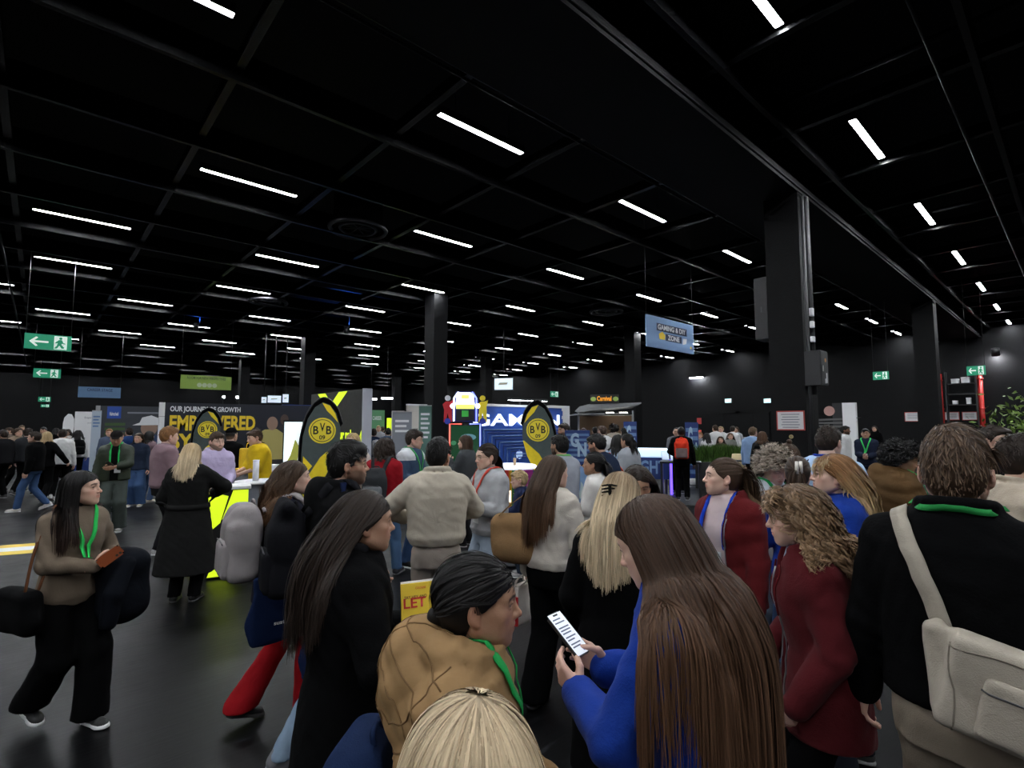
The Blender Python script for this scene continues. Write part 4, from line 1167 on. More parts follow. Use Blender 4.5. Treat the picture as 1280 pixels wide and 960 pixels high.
# tan padded jacket
p = person('person with sleek black hair in a tan padded jacket with hood and green lanyard', 568, 1.40, 1.555, phi=-97, res='near', skin='tan', lean=3, head=(4, -3, 0), smile=.3, eye=(.02, .012, .01),
           L=(-.16, .26, .98), R=(.16, .24, .96), top=tops((.27, .165, .078), 'shell', rough=.7, ease=.045, name='padded_jacket', hood=1.75, hood_dz=-.03, collar='stand', diamond=.1, fold=.005, hem=.72),
           legs=dict(col=CHAR), shoe=dict(col=(.2, .2, .2)),
           hair=dict(style='tied', col='black', len=.15, tie=(0, -.11, .085), n=3000, w=.0035, jit=.3, part=.0, bun=(0, -.115, .07, .03), thick=.014, clump=.15, clumpn=40))
lanyard(p, (.02, .3, .07), 1.1, .024)
s = p['s']; M_SEAM = cloth((.16, .095, .045), 'shell', .8); hc_ = np.array((p['offx'](1.4 * s), p['off'](1.45 * s) - .12 * s, 1.4 * s))
for nrm_, dd in (((0, .75, .66), .0), ((0, .75, .66), .075), ((0, .75, .66), -.075), ((.2, -.6, .8), .02), ((.2, -.6, .8), -.07), ((1, 0, 0), .05), ((1, 0, 0), -.05)):
    n_ = nrm(nrm_); a_ = nrm(np.cross(n_, (.3, .2, 1))); b_ = np.cross(n_, a_); t_ = np.linspace(0, 2 * PI, 60)
    P_ = p['F'].conform(hc_ + n_ * dd + np.cos(t_)[:, None] * a_ * .17 + np.sin(t_)[:, None] * b_ * .17, .0005, 12)
    ok_ = (P_[:, 1] < p['off'](1.45 * s) - .015) & (np.abs(p['F'].sample(P_)) < .006)
    run = []
    for q_, o_ in list(zip(P_, ok_)) + [(P_[0], False)]:
        if o_: run.append(q_)
        else:
            if len(run) > 5: V, Q = tube_path(np.array(run), .0022, 5); mesh_obj('seam', [(V, Q)], M_SEAM, p['obj'])
            run = []
backpack(p, 'navy blue backpack on the back of the tan padded jacket', (.008, .017, .052), w=.3, h=.42, d=.17, zc=1.0, tex='weave', rough=.75, straps=False)
# dark coat, booklet
p = person('person with long dark brown hair in a black wool coat holding a yellow booklet', 436, 2.0, 1.655, phi=-78, res='near', skin='mid', head=(-2, -3, 0), eye=(.02, .012, .01), lean=2,
           L=(-.1, .26, 1.12), R=(.13, .235, 1.11), re=(.9, -.6, -.5), lp=((.5, .8, .2), (1, -.3, .3)), rp=((-.1, .8, .35), (-.9, -.1, .3)), curl=.6,
           top=tops(BK, 'wool', name='coat', ease=.04, hem=.38, collar='lapel', flare=.06, kind='coat', fold=.005), inner=tops((.012, .012, .014), ease=.008, collar='turtle', name='shirt', sleeve=0, fold=.001),
           legs=dict(col=BK), shoe=dict(col=BK, kind='boot', sole=.02),
           hair=dict(style='long', col='dkbrown', tip=(.026, .017, .013), tip0=.3, len=.47, n=2600, w=.0042, back=.9, part=-.02, jit=.35, clump=.6, wave=.004, freq=3, tuck=-.035))
bk = empty('booklet', world(p, np.array((.13, .25, 1.245)) * p['s']), p['rz'] + .1, 'yellow booklet with red lettering held by the person in the black wool coat', 'booklet')
M_YEL = mat('yellow print', (.72, .5, .03), .5); M_RED = mat('red print', (.5, .02, .02), .5)
ck = box('cover', -.075, .075, -.004, .004, -.105, .105, M_YEL, bk, .002); box('pages', -.072, .07, .0045, .011, -.1, .112, M_WHITE, bk)
bk.rotation_euler = (math.radians(-14), 0, p['rz'] + math.radians(84))
text('lettering', 'LET', .035, M_RED, ck, Matrix.Translation((-.066, -.004, .018)), .085, .02); text('lettering', 'SAY HEY AND', .011, mat('dark print', (.1, .03, .02), .5), ck, Matrix.Translation((-.062, -.004, .05)), .085, .01)
text('lettering', 'COLOGNE', .008, M_RED, ck, Matrix.Translation((-.02, -.004, .082)), .04, .01)
# cobalt hoodie, phone
p = person('person with very long straight brown hair in a cobalt blue hoodie looking at a phone', 895, 1.38, 1.72, phi=74, res='near', skin='fair', lean=9, head=(4, -24, 0),
           L=(-.05, .37, 1.12), R=(.1, .36, 1.14), le=(-.9, -.4, -.8), re=(.9, -.3, -.8), lp=((.1, .8, .45), (.85, .1, .35)), rp=((-.15, .8, .4), (-.85, .1, .3)), curl={'L': .5, 'R': .42}, thumb=.75,
           top=tops(COBALT, 'fleece', name='hoodie', ease=.03, hood=.95, hem=.8, fold=.006), legs=dict(col=(.02, .02, .03)), shoe=dict(col=(.3, .3, .3)),
           hair=dict(style='long', col=(.05, .027, .017), tip=(.095, .048, .027), tip0=.2, len=.70, lenvar=.1, n=5200, seg=30, w=.0036, jit=.34, back=.25, drift=(0, -.3, 0), part=.0, clump=.4, thick=.016, stiff=.66, tuck=.035))
phone(p, 'lit smartphone held by the person in the cobalt blue hoodie', (.03, .46, 1.245), (.05, .8, .62), (0, -.62, .8), lit=True, ui=True)
# tall man, sling bag
p = person('tall person with short brown hair seen from behind in a black knitted sweater', 1204, 1.72, 1.89, phi=-3, fem=False, res='near', skin='fair', build=1.02, head=(-4, -2, 0),
           L=(-.27, .06, .86), R=(.24, .18, .95), top=tops(BK, 'knit', name='sweater', ease=.026, collar='stand', hem=.93, fold=.004), inner=tops((.6, .6, .62), ease=.0, collar='shirt', sleeve=0, name='shirt', hem=1.2, fold=0),
           legs=dict(col=(.26, .215, .165), tex='weave', kind='straight'), shoe=dict(col=(.2, .2, .2)),
           hair=dict(style='short', col='brown', len=.075, top=.022, n=3400, w=.0035, jit=.4, dir=(.75, .35, .25), clump=.65, thick=.012, tip=(.1, .062, .038)))
lanyard(p, (.02, .2, .05), 1.15, .02, False)
s = p['s']; SB = thing_on(p, 'sling_bag', 'cream fabric sling bag across the back of the black sweater', 'bag'); M_SB = cloth((.37, .33, .275), 'weave', .8)
B = Fld((-.2, -.55, .85), (.5, .1, 1.5), .009); Rb = rot(8, 0, 14)
B.rbox((.14, -.245, 1.145), (.185, .05, .13), .022, R=Rb); B.rbox((-.045, -.225, 1.2), (.03, .03, .12), .02, .03, R=rot(0, 0, -6))
B.cone((-.045, -.2, 1.31), (-.045, -.215, 1.26), .016, .028, .02); B.folds(.008, 4, 24., 26.)
V, Q = B.mesh(1); mesh_obj('bag_body', [(V, Q)], M_SB, SB)
B2 = Fld((-.15, -.55, .9), (.45, .1, 1.35), .009); B2.rbox((.165, -.29, 1.11), (.13, .018, .085), .016, R=Rb); B2.folds(.005, 8, 24., 26.)
V, Q = B2.mesh(1); mesh_obj('front_pocket', [(V, Q)], M_SB, SB)
zp = B2.conform(smooth_path([(.05, -.31, 1.185), (.16, -.31, 1.16), (.285, -.3, 1.125)], 6), .001); V, Q = tube_path(zp, .003, 6); mesh_obj('zip', [(V, Q)], M_DGREY, SB)
for pts in ([(-.01, -.3, 1.29), (-.012, -.3, 1.15), (-.02, -.3, 1.06)], [(-.01, -.3, 1.28), (.12, -.3, 1.265), (.3, -.3, 1.205)]):
    zp = B.conform(smooth_path(pts, 8), .0); V, Q = tube_path(zp, .0028, 5); mesh_obj('seam', [(V, Q)], cloth((.2, .175, .145), 'weave'), SB)
st = [(-.035, -.2, 1.26), (-.06, -.2, 1.36), (-.11, -.18, 1.5), (-.135, -.06, 1.585), (-.135, .05, 1.57), (-.06, .19, 1.42), (.1, .19, 1.25), (.24, .05, 1.15), (.3, -.15, 1.12)]
strap(p, st, .05, .006, .008, p['F'], 10, 'shoulder_strap', M_SB, SB)
# curly hair, maroon hoodie
p = person('person with curly light brown hair and round glasses in a maroon hoodie', 1022, 2.15, 1.65, phi=100, res='near', skin='fair', head=(0, -8, 0), lean=3,
           L=(-.2, .12, .9), R=(.2, .2, .92), top=tops(MAROON, 'fleece', name='hoodie', ease=.034, hood=1.1, hem=.74, fold=.006, open=(.04, .05)), inner=tops((.3, .36, .42), ease=.015, collar='crew', sleeve=0, name='shirt', fold=.001, hem=.8),
           legs=dict(col=BK), shoe=dict(col=(.05, .05, .05)),
           hair=dict(style='long', col=(.1, .058, .03), tip=(.24, .15, .085), tip0=.1, len=.30, n=1900, w=.006, wave=.016, freq=12, clump=.85, clumpn=12, jit=.4, thick=.024, back=.3, part=.01, tuck=-.004, fringe=.045))
glasses(p, (.25, .2, .12), .8); hoodie_trim(p, .04, .05, .74)
# black coat, blonde, claw clip
p = person('person with straight blonde hair in a black claw clip and a long black coat', 776, 2.5, 1.68, phi=6, res='near', skin='fair', head=(-28, -2, 0),
           L=(-.2, .2, .95), R=(.2, .22, .98), top=tops(BK, 'wool', name='coat', ease=.045, hem=.36, flare=.03, kind='coat', collar='crew', fold=.004), legs=dict(col=(.05, .05, .055)), shoe=dict(col=BK),
           hair=dict(style='long', col='dkblond', tip='pale', tip0=.05, len=.38, n=2400, w=.005, jit=.35, back=.9, part=.0, clump=.5))
bm = bmesh.new(); q0 = p['toB'](np.array([[0, -.142, .15]]))[0]
for i in range(5): 
    for q in (-1, 1): bm_cyl(bm, q0 + np.array((q * .006, 0, .03 - .015 * i)), q0 + np.array((q * .036, .012, .024 - .015 * i)), .005, .003, 6)
bm_cyl(bm, q0 + np.array((0, -.004, .035)), q0 + np.array((0, -.004, -.035)), .008, n=8)
bm_obj('hair_clip', bm, mat('black acetate', (.01, .01, .01), .2), p['obj'])
# smiling, red hoodie
p = person('smiling person with a ponytail in an open dark red hoodie and pink shirt', 910, 3.3, 1.70, phi=141, res='near', skin='fair', smile=1.4, head=(-38, 2, 0), eye=(.12, .1, .06), build=1.08,
           L=(-.24, .08, .84), R=(.23, .08, .82), top=tops((.1, .0105, .0125), 'fleece', name='hoodie', ease=.034, hood=1.1, hem=.82, open=(.065, .09), fold=.006),
           inner=tops((.58, .47, .47), 'weave', ease=.012, collar='crew', name='shirt', fold=.003, hem=.84), legs=dict(col=CHAR), shoe=dict(col=(.4, .4, .4)),
           hair=dict(style='tied', col='brown', tip='dkblond', tip0=.4, len=.42, tie=(0, -.11, .15), n=1500, kick=(0, -1., .2), jit=.3))
lanyard(p, (.015, .06, .5), 1.16, .022); hoodie_trim(p, .065, .09, .82)
# ---- middle distance
# walker on the left
p = person('person with long black hair in a khaki top walking with a phone', 93, 3.45, 1.60, phi=-152, res='near', skin='light', head=(34, 4, 0), eye=(.02, .012, .01), lean=2,
           R=(.0, .24, 1.08), L=(-.2, .2, 1.0), re=(.9, -.5, -.5), rp=((-.9, .3, .25), (-.1, -.8, .6)), curl=.75,
           feet=((-.08, .17, 0, 0), (.09, -.2, .07, 0, -20)), top=tops((.15, .115, .085), 'knit', name='top', ease=.018, collar='turtle', hem=.82, rib=True, fold=.006),
           legs=dict(col=BK, kind='wide', tex='weave'), shoe=dict(col=(.03, .03, .03), sole=.75, sole_h=.03),
           hair=dict(style='long', col='black', tip=(.03, .016, .012), tip0=.5, len=.42, n=1500, w=.006, back=.12, part=0., jit=.3, tuck=.03, stiff=.5))
lanyard(p, (.03, .5, .1), 1.15, .024, False)
phone(p, 'smartphone in an orange case held by the walking person with long black hair', (-.05, .33, 1.14), (-.75, .25, .55), (.05, -.75, -.3), size=(.07, .14, .009), case=(.22, .05, .014), lit=False)
T = thing_on(p, 'folded_coat', 'dark quilted coat carried over the arm of the walking person with long black hair', 'coat'); B = Fld((-.5, -.15, .45), (.15, .5, 1.3), .012)
B.rbox((-.2, .2, .83), (.14, .1, .2), .07); B.ell((-.2, .18, .98), (.14, .13, .09), .06); B.ell((-.2, .22, .72), (.14, .1, .13), .06); B.folds(.01, 3, 16., 20.)
V, Q = B.mesh(1); mesh_obj('coat_body', [(V, Q)], cloth((.005, .006, .009), 'weave', .85), T)
B = Fld((-.4, -.1, .4), (.2, .5, 1.1), .012); B.chain([(-.16, .28, .98), (-.08, .31, .82), (-.07, .29, .64)], [.06, .055, .05], .03); B.folds(.006, 6, 16., 30.); V, Q = B.mesh(1); mesh_obj('sleeve', [(V, Q)], cloth((.005, .006, .009), 'weave', .85), T)
T, c, R_, m_ = tote(p, 'black shoulder bag hanging beside the walking person with long black hair', BK, (.27, -.03, .84), (.11, .36, .26), side=1, name='shoulder_bag', hcol=(.1, .04, .02), handles=(1,), soft=.045)
# red trousers and grey backpack
p = person('person with wavy brown hair in red trousers walking with a grey backpack', 352, 3.52, 1.66, phi=-78, res='near', skin='fair', head=(-6, 4, 0), lean=4,
           L=(-.18, .2, 1.0), R=(.2, .16, .95), feet=((-.08, -.2, .04, 0, -14), (.08, .2, 0, 0)), top=tops((.012, .012, .02), 'weave', name='jacket', ease=.03, hem=.78, collar='crew'),
           legs=dict(col=(.26, .008, .012), kind='flare', tex='weave'), shoe=dict(col=BK, kind='boot', sole=.03, sole_h=.045),
           hair=dict(style='long', col='brown', tip=(.12, .06, .03), tip0=.3, len=.36, n=1100, w=.007, wave=.01, freq=7, back=.7, clump=.7, jit=.35))
backpack(p, 'light grey fabric backpack worn by the person in red trousers', (.27, .245, .25), w=.33, h=.47, d=.2, zc=1.2, dy=-.0)
T, c, R_, m_ = tote(p, 'dark blue tote bag with small white lettering against the red trousers', (.008, .016, .05), (.23, -.02, .80), (.04, .36, .4), side=1, soft=.018)
M_PRW = mat('white print', (.75, .75, .75), .6)
text('lettering', 'eml', .025, M_PRW, T, Matrix.Translation(Vector(c) + Vector((.031, .0, -.05))) @ Matrix.Rotation(PI / 2, 4, 'Z'), .06, .02); text('lettering', 'sustainably', .03, M_PRW, T, Matrix.Translation(Vector(c) + Vector((.033, -.06, -.1))) @ Matrix.Rotation(PI / 2, 4, 'Z'), .17, .02)
# black hoodie man
p = person('person with short black hair, glasses and a black hoodie walking in pale jeans', 412, 3.2, 1.785, phi=-80, fem=False, res='near', skin='mid', head=(-8, 0, 0), beard=.6, lean=6, eye=(.02, .012, .01),
           L=(-.22, .22, .96), R=(.22, .2, .98), feet=((-.09, .18, 0, 0), (.1, -.22, .02, 0, -10)), top=tops((.0045, .0045, .005), 'fleece', name='hoodie', ease=.034, hood=1.3, hem=.84, fold=.006),
           legs=dict(col=LDENIM, kind='straight'), shoe=dict(col=(.13, .13, .14), sole=.35, sole_h=.035),
           hair=dict(style='short', col='black', len=.06, top=.025, n=1300, w=.0055, thick=.014, dir=(.1, .7, .4), jit=.4))
glasses(p)
backpack(p, 'black roll-top backpack worn by the person in the black hoodie', (.008, .008, .01), w=.3, h=.5, d=.19, zc=1.13, rough=.85, roll=True)
T, c, R_, m_ = tote(p, 'navy tote bag with a white print hanging beside the pale jeans', (.008, .014, .045), (.29, .0, .70), (.035, .32, .36), side=1, soft=.016)
text('lettering', 'DHBW', .04, M_PRW, T, Matrix.Translation(Vector(c) + Vector((.03, .06, -.02))) @ Matrix.Rotation(PI / 2, 4, 'Z') @ Matrix.Rotation(PI / 2.4, 4, 'Y'), .15, .02)
# beige bomber man
p = person('person with short black hair seen from behind in a beige bomber jacket and trousers', 546, 4.05, 1.79, phi=8, fem=False, res='near', skin='tan', head=(-30, -6, 0),
           L=(-.2, .26, 1.12), R=(.16, .3, 1.1), le=(-1, -.4, -.2), re=(1, -.4, -.3), top=tops((.43, .385, .315), 'weave', name='bomber_jacket', ease=.045, rib=True, collar='stand', hem=.96, fold=.004, cuff=True),
           legs=dict(col=(.36, .31, .27), tex='weave', kind='straight'), shoe=dict(col=(.4, .4, .4)),
           hair=dict(style='short', col='black', len=.06, top=.02, n=1000, w=.007, thick=.012, dir=(.3, .6, .3)))
# grey sweatshirt woman
p = person('person with glasses and a dark ponytail in a grey sweatshirt with a red lanyard', 612, 4.95, 1.73, phi=122, res='near', skin='fair', head=(-2, -6, 0), smile=1.2, build=1.05,
           L=(-.1, .28, 1.15), R=(.05, .3, 1.17), re=(.9, -.4, -.6), top=tops((.33, .335, .35), 'fleece', name='sweatshirt', ease=.038, rib=True, collar='crew', hem=.88, fold=.006),
           legs=dict(col=(.24, .29, .36), kind='wide'), shoe=dict(col=(.5, .5, .5)), hair=dict(style='tied', col='dkbrown', len=.34, tie=(0, -.11, .1), n=700, w=.008))
glasses(p, (.3, .12, .1)); lanyard(p, (.5, .06, .04), 1.12, .026)
sh_ = empty('paper_sheet', world(p, np.array((-.06, .40, 1.22)) * p['s']), p['rz'] + .3, 'white paper sheets held by the person in the grey sweatshirt', 'paper')
pp = box('sheet', -.11, .11, -.002, .002, -.14, .15, M_WHITE, sh_); pp2 = box('sheet', -.1, .12, .003, .006, -.15, .14, M_WHITE, sh_); sh_.rotation_euler = (math.radians(-22), 0, p['rz'] + math.radians(150))
# ivory sweater woman
p = person('person with long brown hair in an ivory sweater and black wide trousers', 689, 3.72, 1.69, phi=-32, res='near', skin='fair', head=(-22, -2, 0),
           L=(-.24, .05, .86), R=(.2, .2, .96), feet=((-.07, -.12, 0, 4), (.1, .16, 0, -6)), top=tops((.47, .43, .375), 'knit', name='sweater', ease=.04, rib=True, hem=.93, collar='crew', fold=.007),
           legs=dict(col=BK, kind='wide', tex='weave'), shoe=dict(col=(.3, .2, .15), kind='mule', sole=.02), bare='legs',
           hair=dict(style='long', col='brown', tip='auburn', tip0=.4, len=.5, n=1500, w=.006, back=.7, jit=.3))
T, c, R_, m_ = tote(p, 'large tan brown shoulder bag on the ivory sweater', (.23, .135, .065), (-.22, -.14, 1.12), (.34, .17, .34), side=-1, name='shoulder_bag', yaw=25, soft=.08)
T, c, R_, m_ = tote(p, 'white and red paper carrier bag hanging low in front of the black wide trousers', (.6, .55, .5), (-.3, .06, .6), (.06, .2, .28), name='paper_bag', soft=.01, hook=(-.25, .07, .82))
box('red_panel', c[0] - .04, c[0] + .04, c[1] - .115, c[1] - .102, c[2] - .13, c[2] + .07, mat('red paper', (.5, .01, .015), .6), T)
# blue sweater girl facing us
p = person('person with long dark hair in a blue top behind the blonde person in black', 797, 3.25, 1.66, phi=175, skin='tan', head=(14, -14, 0), top=tops(COBALT, 'fleece', name='sweatshirt', ease=.03, collar='crew'), legs=dict(col=CHAR), shoe=dict(col=BK),
           hair=dict(style='long', col='dkbrown', len=.42, n=700, w=.009, part=0., jit=.3))
# grey curly
p = person('person with curly greyish hair, white shirt and green lanyard bending over papers', 950, 4.25, 1.70, phi=-125, skin='fair', head=(-25, -26, 0), lean=9, L=(-.1, .3, 1.02), R=(.1, .3, 1.0), top=tops((.55, .58, .62), name='shirt_top', ease=.03, collar='crew'), legs=dict(col=(.1, .12, .16)), shoe=dict(col=BK),
           hair=dict(style='curly', col=(.17, .135, .105), tip=(.3, .25, .2), len=.055, n=1900, w=.005, wave=.013, freq=30, clump=.8, clumpn=10, jit=.45, thick=.028))
lanyard(p, (.02, .3, .08), 1.1, .024)
# bun, black top
p = person('person with a small brown bun in a black top behind the blue hoodies', 990, 5.2, 1.72, phi=70, skin='fair', head=(-30, -10, 0), top=tops(BK, name='top', ease=.03), legs=dict(col=BK), shoe=dict(col=BK),
           hair=dict(style='long', col='brown', tip='auburn', len=.3, n=500, bun=(0, -.06, .25, .028)))
# blue hoodie with white clip
p = person('person with brown hair held by a white clip in a blue hoodie and jeans', 1000, 3.7, 1.68, phi=25, skin='light', head=(-30, -6, 0), L=(-.2, .26, 1.0), R=(.2, .26, 1.0), top=tops(COBALT, 'fleece', name='hoodie', ease=.036, hem=.84, hood=.8), legs=dict(col=DENIM), shoe=dict(col=(.3, .3, .3)),
           hair=dict(style='tied', col='dkbrown', tip='brown', len=.22, tie=(0, -.115, .13), n=700, w=.008))
q = p['toB'](np.array([[.0, -.125, .14]]))[0]; bm = bmesh.new(); bm_cyl(bm, q + np.array((.03, -.005, -.03)), q + np.array((.03, -.005, .055)), .014, .01, 10); bm_cyl(bm, q + np.array((-.0, -.012, -.03)), q + np.array((-.0, -.012, .055)), .014, .01, 10); bm_obj('hair_clip', bm, mat('white acetate', (.7, .66, .6), .3), p['obj'], smooth=True)
# strawberry blonde in blue
p = person('person with strawberry blond half-tied hair and a cobalt blue sweatshirt looking left', 1052, 3.02, 1.74, phi=96, res='near', skin='fair', head=(6, 2, 0), smile=.5, L=(-.2, .2, .95), R=(.22, .14, .9),
           feet=((-.1, .05, 0, 0), (.1, -.05, 0, 0)), top=tops(COBALT, 'fleece', name='sweatshirt', ease=.036, collar='crew', rib=True, hem=.86), legs=dict(col=(.012, .014, .02)), shoe=dict(col=(.05, .05, .05), sole=.3),
           hair=dict(style='long', col='ginger', tip='blond', tip0=.2, len=.36, n=1300, w=.006, wave=.006, freq=5, back=.9, jit=.35, bun=(0, -.125, .12, .034), clump=.5, fringe=.07))
# light blue shirt man
p = person('tall person with cropped brown hair in a light blue shirt and blue lanyard', 1036, 4.4, 1.90, phi=-12, fem=False, skin='fair', head=(-12, -14, 0), L=(-.2, .28, 1.0), R=(.2, .28, 1.0), bare=True, top=tops((.38, .52, .74), name='shirt_top', ease=.035, sleeve=.5, collar='crew'), legs=dict(col=CHAR), shoe=dict(col=BK),
           hair=dict(style='short', col='dkbrown', len=.03, n=600, w=.008, top=.008, dir=(.1, .6, .3)))
lanyard(p, (.015, .04, .3), 1.2, .024, False)
# brown puffer
p = person('person with bushy black hair in a brown padded coat turned to the right', 1122, 4.5, 1.74, phi=-80, skin='tan', head=(-10, -16, 0), L=(-.14, .26, 1.05), R=(.14, .28, 1.02), top=tops((.095, .052, .022), 'shell', rough=.75, name='padded_coat', ease=.07, hood=1.4, quilt=.1, hem=.7), legs=dict(col=CHAR), shoe=dict(col=BK),
           hair=dict(style='curly', col='black', len=.045, n=1200, w=.006, wave=.01, freq=28, thick=.034, clump=.6))
lanyard(p, (.03, .5, .12), 1.15, .024, False)
T, c, R_, m_ = tote(p, 'black bag in front of the brown padded coat', BK, (.1, .42, 1.0), (.2, .3, .3), hook=(.1, .34, 1.18), soft=.06)
# bearded man right edge
p = person('bearded person with dark hair in a beige jacket at the right edge', 1280, 2.75, 1.86, phi=-62, fem=False, skin='light', beard=.9, head=(-6, -4, 0), res='near', top=tops((.4, .34, .27), name='jacket', ease=.035, collar='shirt'), legs=dict(col=CHAR), shoe=dict(col=BK),
           hair=dict(style='short', col='dkbrown', len=.035, n=1300, w=.0045, top=.008, dir=(.2, .7, .3)))
p = person('person with dark cropped hair and glasses half hidden behind the tall black sweater', 1241, 4.6, 1.905, phi=-115, fem=False, skin='fair', head=(0, -4, 0), top=tops(CHAR, name='jacket', ease=.03, collar='shirt'), legs=dict(col=CHAR), shoe=dict(col=BK), hair=dict(style='short', col='dkbrown', len=.03, n=400, dir=(.1, .7, .3)))
glasses(p)
# red jacket
p = person('person with bushy dark hair in a red jacket and jeans striding away', 480, 6.6, 1.72, phi=-25, fem=False, skin='light', L=(-.22, .05, .84), R=(.1, .2, 1.0), feet=((-.08, -.3, .14, 0, -30), (.1, .22, 0, 0)), top=tops((.24, .008, .014), name='jacket', ease=.036, hem=.9, rib=True), legs=dict(col=(.07, .13, .24), kind='straight'), shoe=dict(col=(.02, .02, .025), sole=.1),
           hair=dict(style='long', col='dkbrown', len=.2, n=420, w=.014, wave=.012, freq=10, thick=.024, tuck=.0))
backpack(p, 'grey and black backpack with reflective strips worn over the red jacket', (.03, .032, .035), zc=1.15, pocketcol=(.16, .17, .18))
# navy sweater with green lanyard
p = person('person with brown hair and glasses in a blue and white sweater with green lanyard', 514, 7.2, 1.83, phi=-125, fem=False, skin='fair', head=(28, -8, 0), L=(-.1, .26, 1.08), R=(.12, .26, 1.06), top=tops((.045, .075, .13), name='sweater', ease=.03, collar='crew'), legs=dict(col=DENIM), shoe=dict(col=BK), hair=dict(style='short', col='dkbrown', len=.04, n=420, top=.012, dir=(.2, .7, .2)))
F = p['F']; V, Q = F.mesh(0); s = p['s']; keep = (V[Q][:, :, 2].mean(1) > 1.33 * s) & (np.abs(V[Q][:, :, 0].mean(1)) > .09 * s)
mesh_obj('white_yoke', [(V + F.grad(V) * .004, Q[keep])], cloth((.5, .52, .55), 'knit'), p['obj']); glasses(p); lanyard(p, (.05, .3, .09), 1.15, .026)
# blonde in pale jacket
p = person('person with long blond hair in a pale pink jacket beside the black and yellow panel', 441, 7.4, 1.79, phi=165, skin='fair', head=(-12, 0, 0), L=(-.14, .22, 1.12), top=tops((.55, .46, .42), name='jacket', ease=.04, hem=.84, collar='stand'), legs=dict(col=BK), shoe=dict(col=BK), hair=dict(style='long', col='blond', tip='pale', len=.24, n=420, part=0.))
# yellow jersey
p = person('person with brown hair in a yellow and black football shirt behind the high tables', 326, 8.6, 1.83, phi=112, fem=False, skin='light', head=(-4, -16, 0), lean=5, L=(-.1, .36, 1.04), R=(.06, .36, 1.05), bare=True, top=tops((.62, .42, .015), name='football_shirt', ease=.035, sleeve=.55, collar='crew', hem=.82), legs=dict(col=BK), shoe=dict(col=BK), hair=dict(style='short', col='brown', len=.04, n=420, dir=(.1, .6, .2)))
s = p['s']; M_BKC = cloth(BK, 'weave')
strap(p, [(.0, -.02, 1.47 * s), (.09 * s, 0, 1.45 * s), (.17 * s, .01, 1.4 * s), (.24 * s, .0, 1.24 * s)], .05, .004, .006, p['F'], 6, 'sleeve_stripe', M_BKC, p['obj'])
# lilac hoodie
p = person('bearded person in a lilac hoodie talking across the high table', 268, 7.4, 1.79, phi=-165, fem=False, skin='fair', beard=.7, head=(14, -6, 0), L=(-.1, .26, 1.05), R=(.14, .28, 1.02), top=tops((.42, .36, .53), 'fleece', name='hoodie', ease=.036, hood=1.1, hem=.85), legs=dict(col=CHAR), shoe=dict(col=(.4, .4, .4)), hair=dict(style='short', col='brown', len=.045, n=420, top=.014, dir=(.3, .6, .3)))
# black cap
p = person('person in a black cap and black jacket in front of the dark lettered wall', 287, 9.5, 1.84, phi=-35, fem=False, skin='light', res='mid', top=tops(BK, name='jacket', ease=.035), legs=dict(col=BK), shoe=dict(col=BK), hair=dict(style='crop', col='black'))
def cap(p, col):
    F = Fld((-.12, -.14, .1), (.12, .2, .26), .008); F.ell((0, -.012, .158), (.09, .108, .09), .01); F.whole(lambda X, Y, Z: .158 - Z + 0 * X + 0 * Y, 'i'); F.ell((0, .095, .168), (.068, .07, .008), .012)
    V, Q = F.mesh(1); mesh_obj('cap', [(p['toB'](V), Q)], cloth(col, 'weave'), p['obj'])
cap(p, BK)
# long coat blonde
p = person('person with straight blonde hair seen from behind in a long belted charcoal coat', 237, 5.75, 1.70, phi=-22, res='near', skin='fair', R=(.16, .32, 1.13), re=(1, -.3, -.1), L=(-.2, .2, 1.0), top=tops((.011, .011, .011), 'wool', name='coat', ease=.05, hem=.32, flare=.1, kind='coat', collar='crew', fold=.006, h=.013), legs=dict(col=BK, kind='straight', h=.013), shoe=dict(col=BK, kind='boot', sole=.02),
           hair=dict(style='long', col='blond', tip='pale', len=.3, n=900, w=.009, back=.8, jit=.25, clump=.4))
strap(p, [(math.cos(a) * .3, math.sin(a) * .26 - .01, 1.03) for a in np.linspace(0, 6.28, 14)], .055, .008, .006, p['F'], 3, 'belt', cloth((.012, .012, .012), 'wool'), p['obj'])
# mauve sweater man
p = person('person with short ginger hair in a mauve sweater with a dark coat over the arm', 206, 7.7, 1.865, phi=-72, fem=False, skin='fair', head=(0, -6, 0), L=(-.12, .26, 1.1), R=(.14, .26, 1.12), top=tops((.2, .13, .15), 'knit', name='sweater', ease=.034, collar='crew', rib=True, hem=.9), legs=dict(col=CHAR), shoe=dict(col=(.5, .5, .48), sole=.7), hair=dict(style='short', col='ginger', len=.045, n=420, top=.016, dir=(.2, .7, .3)))
T = thing_on(p, 'folded_coat', 'black coat hanging from the arm of the person in the mauve sweater', 'coat'); B = Fld((-.05, -.25, .4), (.5, .5, 1.3), .018); B.rbox((.24, .12, .84), (.06, .13, .28), .05); B.ell((.22, .12, 1.07), (.09, .15, .06), .05); B.folds(.01, 3, 16., 14.); V, Q = B.mesh(1); mesh_obj('coat_body', [(V, Q)], cloth((.01, .01, .014), 'weave'), T)
